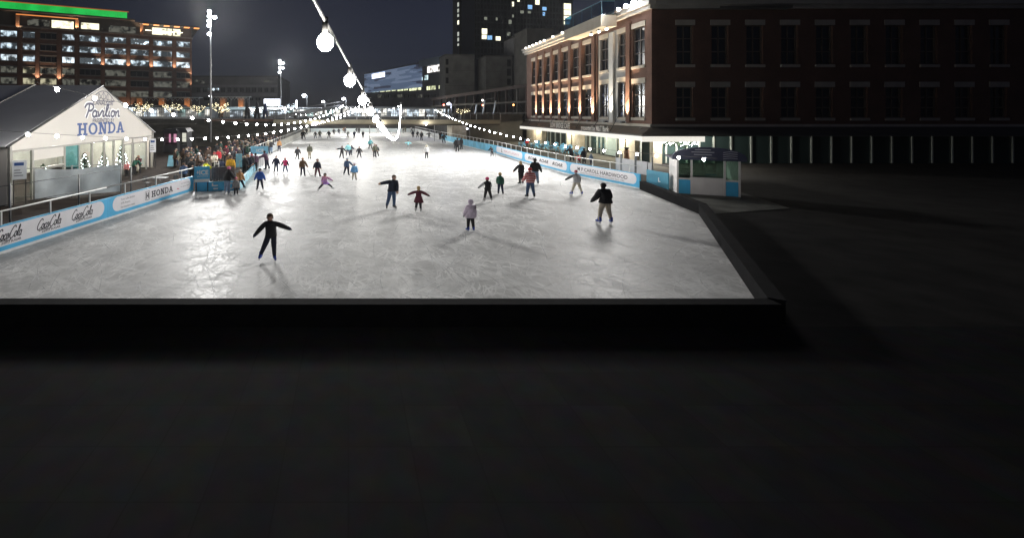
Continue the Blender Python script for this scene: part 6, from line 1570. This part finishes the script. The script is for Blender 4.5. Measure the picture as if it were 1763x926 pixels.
person(560, 328.5, 1.30, 25, 'ombre', 'char', 'long:hairdark', dict(A=(22, 16, 30), B=(60, 6, 10), lA=(38, 10, 40), lB=(52, 16, 6), lean=24, side=-6, toe=40), 'person in a pink to purple coat lunging low with legs wide apart', near=True, coat=.7, kid=.4, boots='skate:W', puff=1.1)
person(448, 327.5, 1.42, 0, 'blue', 'dnavy', 'beanie:char', dict(A=(24, 4, 10), B=(26, 2, 12), lA=(10, 2, 4), lB=(12, 0, 4), lean=4, side=0), 'person in a royal blue jacket standing on the ice right of the gate', near=True, kid=.35, gloves='char', puff=1.15)
person(390, 337, 1.74, 150, 'black', 'ldenim', 'beanie:pink', dict(A=(12, 6, 14), B=(20, 20, 30), lA=(6, 2, 4), lB=(6, 0, 6), lean=12, side=3), 'person in black jacket, light jeans and pink hat in front of the gate', near=True, boots='skate:W', puff=1.1)
person(406.5, 336.5, 1.1, 10, 'grey', 'char', 'pom:pink', dict(A=(12, 6, 12), B=(14, 6, 14), lA=(5, 0, 4), lB=(5, 0, 4), lean=3, side=0), 'small person in a grey coat and pink hat beside the black jacket at the gate', near=True, kid=.9, coat=.4, puff=1.2)
person(415, 327, 1.34, 40, 'tan', 'dnavy', 'beanie:khaki', dict(A=(14, 10, 20), B=(20, 4, 16), lA=(4, 2, 6), lB=(30, -6, 6), lean=8, side=-4), 'person in a tan jacket leaning on the low gate board with a leg kicked out', near=True, kid=.5, puff=1.25)
# --- mid distance skaters
person(596, 302.5, 1.42, 15, 'denim', 'dnavy', 'beanie:ldenim', dict(A=(16, 8, 25), B=(44, 14, 4), lA=(16, -4, 10), lB=(6, 6, 14), lean=16, side=-2), 'person in a dark blue jacket holding the hand of the pale blue coat', near=True, kid=.2)
person(610, 310.5, 1.28, 5, 'sky', 'khaki', 'beanie:lav', dict(A=(20, 8, 14), B=(14, 4, 8), lA=(6, 0, 4), lB=(8, 2, 4), lean=4, side=2), 'person in a bright pale blue coat and lilac hat', near=True, kid=.6, coat=.3, puff=1.15)
person(546.5, 305.5, 1.45, 25, 'dnavy', 'maroon', 'hair:hairbrown', dict(A=(30, 10, 10), B=(14, 4, 20), lA=(8, -2, 8), lB=(14, 6, 10), lean=14, side=-3), 'person in a black top and reddish trousers beside the brown coat with a stick', near=True, kid=.3)
person(521.5, 304, 1.48, 5, 'brown', 'dnavy', 'beanie:tan', dict(A=(12, 10, 20), B=(28, 16, 4), lA=(6, 0, 4), lB=(8, 2, 6), lean=6, side=0), 'person in a brown coat and white kneepads holding a pale stick', near=True, kid=.2, puff=1.12)
person(491.5, 298.5, 1.32, 0, 'hotpink', 'denim', 'helmet:red', dict(A=(26, 2, 10), B=(24, 4, 12), lA=(10, 0, 4), lB=(14, 2, 4), lean=5, side=0), 'person in a pink top with black sleeves and red helmet on the left ice', near=True, kid=.5, sleeve='char', boots='skate:W')
person(475.5, 297.5, 1.42, 0, 'navy', 'navy', 'hair:hairdark', dict(A=(26, 2, 10), B=(22, 4, 12), lA=(8, 0, 6), lB=(6, 2, 6), lean=8, side=0), 'person all in navy left of the pink top on the left ice', near=True, kid=.2)
person(461, 293, 1.72, 250, 'plum', 'dnavy', 'hair:hairdark', 'lean', 'person in dark plum leaning on the pale sign at the gate from the ice side', near=True)
person(511.5, 276, 1.45, 20, 'char', 'black', 'beanie:grey', 'skate', 'person in dark grey skating left of the olive coat', kid=.2)
person(533, 274.8, 1.62, 180, 'olive', 'khaki', 'hair:grey', 'still', 'broad person in an olive coat and pale trousers standing with their back to the camera', puff=1.3)
person(588, 273.5, 1.42, 10, 'char', 'black', 'beanie:char', dict(A=(80, 4, 6), B=(40, 4, 20), lA=(16, 0, 6), lB=(8, 4, 6), lean=14, side=0), 'dark person with the left arm stretched out level beside the pale teal top')
person(599, 269.5, 1.5, 180, 'pteal', 'navy', 'hair:khaki', 'skate', 'person in a pale teal top with a dark bending companion close beside')
person(604, 268.5, 1.3, 160, 'dnavy', 'dnavy', 'hair:hairdark', 'bend', 'dark bending person just right of the pale teal top')
person(618.5, 272.5, 1.32, 0, 'char', 'char', 'beanie:char', 'wide', 'dark small skater with legs apart, right of the pale teal top', kid=.3)
person(645, 272, 1.55, 10, 'olive', 'char', 'hair:hairbrown', 'stand', 'dark olive coated person by the red trimmed companion left of the reflection')
person(649, 270.5, 1.4, 200, 'black', 'black', 'beanie:maroon', 'skate', 'black dressed person touching the olive coat, with a maroon hat')
person(637.5, 257.5, 1.5, 0, 'teal', 'char', 'beanie:navy', 'skate2', 'person in a teal jacket in front of the dark band of bridge shadow')
person(734.5, 274, 1.5, 180, 'white', 'char', 'hood:cream', 'stand', 'person in a white jacket and dark trousers alone right of the bright reflection', kid=.3, puff=1.1)
person(702.5, 257.5, 1.25, 0, 'pteal', 'grey', 'hair:hairbrown', 'open', 'person in turquoise with both arms spread wide right of the bright reflection', kid=.4)
person(787.5, 262.2, 1.78, 175, 'black', 'black', 'beanie:black', 'stand', 'left and tallest of the black group by the right boards', puff=1.25)
person(794.5, 258, 1.6, 200, 'black', 'char', 'beanie:black', 'stand', 'black dressed person right behind the tallest of the group by the right boards', puff=1.2)
person(783.5, 257, 1.3, 150, 'char', 'black', 'hair:hairdark', 'stand', 'short dark person at the left of the black group by the right boards')
person(847.5, 269.5, 1.2, 190, 'black', 'black', 'beanie:black', 'bend', 'small dark person pushing a grey skating aid by the right boards', puff=1.2, kid=.2)
person(764, 247, 1.62, 0, 'black', 'black', 'beanie:black', 'skate2', 'dark skater nearest the plain blue board at the right, lower of two')
person(757.5, 241.3, 1.55, 20, 'char', 'black', 'beanie:char', 'stand', 'dark skater just left of the one nearest the plain blue board')
person(738.5, 239.5, 1.35, 0, 'char', 'char', 'hair:hairdark', 'open', 'dark skater with arms spread before the right end of the bridge')
person(725.5, 242.6, 1.72, 10, 'char', 'black', 'beanie:black', 'stand', 'taller dark skater in front of the bridge, left of the one with spread arms')
GRP = 'dark skaters around the bridge shadow'
LBG = 'small dark skater among the row on the far ice near the bridge'
random.seed(21)
for x, y, h, c, l in ((718.6, 238, 1.45, 'char', 'black'), (711.6, 238, 1.5, 'dnavy', 'char'), (708.8, 229, 1.6, 'grey', 'char'), (698, 229, 1.6, 'olive', 'olive'), (694, 230, 1.4, 'olive', 'grey'), (650, 229.5, 1.4, 'grey', 'grey'),
    (625, 239, 1.55, 'char', 'char'), (618, 231.5, 1.7, 'char', 'black'), (610, 239, 1.5, 'navy', 'char'), (598.5, 238.5, 1.5, 'grey', 'black'), (594, 231, 1.6, 'char', 'black'), (592, 230.4, 1.5, 'brown', 'char'), (583.6, 232.3, 1.5, 'char', 'navy'), (575, 233.3, 1.55, 'char', 'black'),
    (566.5, 239.6, 1.68, 'black', 'char'), (551, 239.4, 1.7, 'olive', 'char'), (543, 239.4, 1.5, 'char', 'navy'), (528, 232.5, 1.6, 'char', 'black'), (523, 240.5, 1.75, 'black', 'char'), (520, 240, 1.6, 'char', 'black'), (614, 230.5, 1.5, 'black', 'char'), (664, 228.5, 1.5, 'grey', 'grey')):
    person(x, y, h, random.choice((0, 20, 170, 200, 340)), c, l, 'hair:hairdark', random.choice(('stand', 'skate', 'skate2', 'wide', 'stand')), LBG, GRP)
person(480.5, 262, 1.62, 20, 'tan', 'navy', 'hair:hairbrown', 'stand', 'person in a tan jacket by the left white railing beyond the beige pair')
person(466, 266, 1.7, 170, 'char', 'ldenim', 'beanie:cream', 'lean', 'dark jacketed person of the pair beside the left railing beyond the gate', puff=1.15)
person(461.5, 265, 1.68, 200, 'khaki', 'char', 'hair:cream', 'stand', 'beige coated person of the pair beside the left railing beyond the gate', puff=1.15)
# --- people behind the boards
def at_deck(x, yfoot): return G(x, yfoot, -.02)
person(397, 309, 1.80, 20, 'orange', 'char', 'beanie:black', 'still', 'person in a bright orange jacket standing at the rink gate', near=True, boots='black', puff=1.3)
person(349, 313, 1.62, 70, 'yellow', 'char', 'hair:hairdark', 'lean', 'person in a bright yellow jacket behind the ICE sign', near=True, boots='black', puff=1.2)
person(359, 309, 1.62, 330, 'olive', 'char', 'beanie:grey', 'hold', 'person in dark olive with a grey hat right of the yellow jacket', boots='black', puff=1.15)
person(316, 318, 1.55, 200, 'denim', 'char', 'beanie:brown', 'still', 'person in a dusty blue jacket behind the car maker board', boots='black', puff=1.2)
person(330, 311, 1.72, 0, 'black', 'black', 'hair:hairbrown', 'hold', 'person in a long black coat right of the dusty blue jacket', boots='black', coat=.6)
person(369, 296, 1.68, 10, 'cream', 'black', 'long:red', 'hold', 'person in a cream hooded top with a red hat in the crowd', boots='black')
person(381, 303, 1.45, 190, 'navy', 'khaki', 'hair:hairdark', 'bend', 'person in navy top and cream trousers bending over near the step ladder', boots='black')
person(395, 296, 1.66, 15, 'brown', 'char', 'beanie:white', 'still', 'person in a brown jacket and white hat just behind the orange jacket', boots='black', puff=1.25)
person(342, 297, 1.72, 180, 'grey', 'char', 'hood:lgrey', 'still', 'person in a pale grey hooded parka seen from behind in the crowd', boots='black', puff=1.15)
person(376, 288, 1.72, 0, 'red', 'char', 'hair:hairdark', 'still', 'person in a red jacket deeper in the crowd behind the cream hooded top', boots='black')
person(389, 281, 1.78, 20, 'maroon', 'char', 'beanie:red', 'still', 'person in a dark red jacket and red hat standing tall amid the crowd', boots='black')
person(304, 285, 1.64, 0, 'dgreen', 'denim', 'hair:cream', 'still', 'person in dark green right of the A frame board, carrying a pale bag', boots='black')
person(219, 304, 1.25, 0, 'coral', 'black', 'hair:hairdark', 'still', 'small person in a coral pink jacket by the tent doors', boots='black', kid=.5, puff=1.15)
person(230, 302, 1.62, 60, 'green', 'black', 'hair:hairdark', 'bend', 'person in dark green bending beside the coral jacket at the tent doors', boots='black')
person(239, 299, 1.55, 0, 'maroon', 'black', 'long:tan', 'hold', 'tan haired person in dark red with a white bag by the tent doors', boots='black')
for i, (x, y, c, l, hd, lb) in enumerate(((421, 304, 'black', 'black', 'hair:khaki', 'dark dressed person at the left of the group inside the gate enclosure'), (428, 301, 'dnavy', 'black', 'beanie:tan', 'navy dressed person in the middle of the group inside the gate enclosure'), (434, 298, 'char', 'char', 'beanie:red', 'person with a red hat at the right of the group inside the gate enclosure'), (440, 295, 'plum', 'black', 'hair:hairdark', 'plum dressed person behind the white gate panel'), (425, 296, 'maroon', 'char', 'hair:hairbrown', 'person in dark maroon half hidden in the group inside the gate enclosure'), (433, 292, 'blue', 'char', 'beanie:navy', 'person in blue half hidden at the back of the group inside the gate enclosure'))):
    person(x, y, 1.7 - .03 * i, (170, 10, 340, 200, 30, 0)[i], c, l, hd, 'still', lb, boots='black', puff=1.12)
random.seed(11)
placed = [(p_['x'], p_['y']) for p_ in PEND]
CR = 'packed crowd behind the left railing'; LBC = 'dark dressed person in the packed crowd behind the left railing'
cols = ['black', 'char', 'navy', 'dnavy', 'olive', 'dbrown', 'char', 'black', 'plum', 'dgreen', 'black', 'dbrown']
pts = []; tries = 0
while len(pts) < 96 and tries < 6000:
    tries += 1
    Y = random.uniform(36, 74); X = random.uniform(-11.0 - (6.5 if Y < 50 else 4.6), -11.0)
    if Y > 60: X = random.uniform(-14.5, -11.0)
    q = Vector((X, Y, 0)); xx = XC + F_PX * X / Y; yy = YH + F_PX * HC / Y
    if xx < 296 or (xx < 318 and yy > 292): continue
    if any((q - a).length < .66 for a in pts): continue
    if any((q - G(a, b)).length < .6 for a, b in placed): continue
    pts.append(q)
for q in pts:
    person(0, 0, random.uniform(1.55, 1.86), random.choice((60, 80, 100, 20, 120, 300)), random.choice(cols), random.choice(('black', 'char', 'dnavy', 'denim')), random.choice(('beanie:', 'hair:', 'beanie:', 'hood:', 'long:')) + random.choice(('hairdark', 'char', 'hairbrown', 'black', 'grey', 'dbrown', 'navy', 'brown', 'khaki')), random.choice(('still', 'hold', 'stand')), LBC, CR, boots='black', pos=q, puff=random.uniform(1.02, 1.25), skin=random.randrange(3))
# right terrace
person(985.5, 277.5, 1.62, 200, 'black', 'black', 'hair:hairdark', 'lean', 'person in a black coat with a pale stripe leaning on the right railing', boots='black', puff=1.2)
person(997, 281.5, 1.15, 180, 'red', 'maroon', 'hair:hairdark', 'crouch', 'small person in red crouching at the right railing', boots='black', kid=.5)
person(1006, 282, 1.58, 180, 'black', 'black', 'beanie:black', 'still', 'person in black standing with a child like pale hood beside them at the right railing'.replace('with a child like pale hood beside them', 'between the red and the grey blue one'), boots='black', puff=1.15)
person(1018, 283.5, 1.05, 180, 'ldenim', 'navy', 'hood:ldenim', 'still', 'small person in a grey blue hooded jacket at the right railing', boots='black', kid=.7, puff=1.2)
person(907, 254.5, 1.35, 0, 'red', 'char', 'hair:cream', 'still', 'person in red standing beside the farthest garden chair', boots='black', kid=.3)
person(757, 0, 1.7, 0, 'black', 'black', 'hair:hairdark', 'still', 'dark figure standing on the bridge near its right half', boots='black', pos=Vector((16.6, 81.2, 3.98)))
person(735, 0, 1.65, 60, 'char', 'black', 'beanie:char', 'still', 'dark figure walking on the bridge left of the other one', boots='black', pos=Vector((14.3, 82.0, 3.98)))
make_people()
# ---------------------------------------------------------------- things people hold
o = thing('hockey_stick', 'thin pale stick held by the brown coated skater', 'stick', G(531, 305)); a = G(526, 303, .9); a = Vector((a.x, 0, 0)); P = G(535, 303.5); Q = G(524, 303.5)
p = MB(); p.tube([Q + Vector((.1, -.1, .85)), P + Vector((0, -.1, .03))], .016, 6); p.build('shaft', M_RAIL, o); p = MB(); p.tube([P + Vector((0, -.1, .03)), P + Vector((.28, -.1, .03))], [.03, .02], 5); p.build('blade', M_RAIL, o)
P = G(850, 271.5); o = thing('skating_aid', 'grey tubular skating aid pushed by the small dark person at the right boards', 'skating aid', P)
p = MB()
for s in (-.28, .28): p.tube([P + Vector((s, -.3, .03)), P + Vector((s, .3, .03)), P + Vector((s, .2, .75))], .025, 6)
p.tube([P + Vector((-.28, .2, .75)), P + Vector((.28, .2, .75))], .025, 6); p.tube([P + Vector((-.28, .25, .35)), P + Vector((.28, .25, .35))], .02, 5); p.build('frame', M_GMET, o)
P = G(307.5, 285.5); o = MB(); o.ball(P + Vector((.1, -.15, .75)), (.18, .14, .28), 10, 8); o.tube([P + Vector((.0, -.15, .95)), P + Vector((.1, -.15, 1.25)), P + Vector((.2, -.15, .95))], .015, 5); ob = o.build('bag', mat('bag_cream', (.6, .56, .46), .8, .1, 4)); tag(ob, 'cream bag hanging from the person in dark green by the A frame board', 'bag')
P = G(239.5, 299.5); o = MB(); o.ball(P + Vector((-.05, -.3, .55)), (.2, .16, .3), 10, 8); o.tube([P + Vector((-.15, -.3, .8)), P + Vector((-.05, -.3, 1.05)), P + Vector((.08, -.3, .8))], .015, 5); ob = o.build('bag', MATS['bag_cream']); tag(ob, 'white bag held in front of the tan haired person by the tent doors', 'bag')
# ---------------------------------------------------------------- sky, moonlight, camera
w = bpy.data.worlds.new("World"); scene.world = w; w.use_nodes = True
t = w.node_tree; bg = t.nodes['Background']
sky = t.nodes.new('ShaderNodeTexSky'); sky.sky_type = 'NISHITA'; sky.sun_disc = False; sky.sun_elevation = R(25); sky.sun_rotation = R(200); sky.air_density = 1.4; sky.dust_density = .6; sky.ozone_density = 7
hs = t.nodes.new('ShaderNodeHueSaturation'); hs.inputs['Saturation'].default_value = .55; hs.inputs['Value'].default_value = 1.0
t.links.new(sky.outputs[0], hs.inputs['Color']); tn = t.nodes.new('ShaderNodeMix'); tn.data_type = 'RGBA'; tn.blend_type = 'MULTIPLY'; tn.inputs['Factor'].default_value = 1; tn.inputs['B'].default_value = (.86, .84, 1.25, 1)
t.links.new(hs.outputs[0], tn.inputs['A']); t.links.new(tn.outputs['Result'], bg.inputs['Color']); bg.inputs['Strength'].default_value = SKYS
sl = bpy.data.lights.new('moon', 'SUN'); sl.energy = .01; sl.angle = R(.5); sl.color = (1, .97, .92)
so = bpy.data.objects.new('moon', sl); C.objects.link(so); so.rotation_euler = (R(78), 0, R(200 - 180 + 180))
cam = bpy.data.cameras.new('camera'); co = bpy.data.objects.new('camera', cam); C.objects.link(co)
co.location = (0, 0, HC); co.rotation_euler = (R(90), 0, 0)
cam.sensor_width = 36; cam.lens = F_PX / W_PX * 36
cam.shift_x = .5 - XC / W_PX; cam.shift_y = -(.5 * H_PX - YH) / W_PX
cam.clip_start = .05; cam.clip_end = 3000
scene.camera = co
scene.render.resolution_x, scene.render.resolution_y = 1024, 537
scene.view_settings.view_transform = 'Standard'; scene.view_settings.look = 'None'; scene.view_settings.exposure = EXPO; scene.view_settings.gamma = 1
scene.cycles.use_denoising = True; scene.cycles.denoiser = 'OPENIMAGEDENOISE'; scene.cycles.denoising_input_passes = 'RGB_ALBEDO_NORMAL'; scene.cycles.denoising_prefilter = 'ACCURATE'
scene.cycles.sample_clamp_indirect = 4.0; scene.cycles.sample_clamp_direct = 0
scene.cycles.max_bounces = 6; scene.cycles.diffuse_bounces = 3; scene.cycles.glossy_bounces = 3; scene.cycles.transmission_bounces = 4; scene.cycles.transparent_max_bounces = 12
scene.cycles.use_light_tree = True; scene.cycles.caustics_reflective = False; scene.cycles.caustics_refractive = False

# ---------------------------------------------------------------- thin haze volume added to give the lamps a halo
if HAZE > 0:
    mb = MB(); mb.box(-520, 520, -70, 720, -1.2, 100); hz = tag(mb.build('haze', []), kind='stuff')
    m = bpy.data.materials.new('haze'); m.use_nodes = True; t = m.node_tree; t.nodes.clear()
    v = t.nodes.new('ShaderNodeVolumePrincipled'); v.inputs['Color'].default_value = (.85, .87, .9, 1); v.inputs['Density'].default_value = HAZE; v.inputs['Anisotropy'].default_value = .6
    o = t.nodes.new('ShaderNodeOutputMaterial'); t.links.new(v.outputs[0], o.inputs['Volume']); hz.data.materials.append(m)
    scene.cycles.volume_bounces = 0; scene.cycles.volume_step_rate = 5
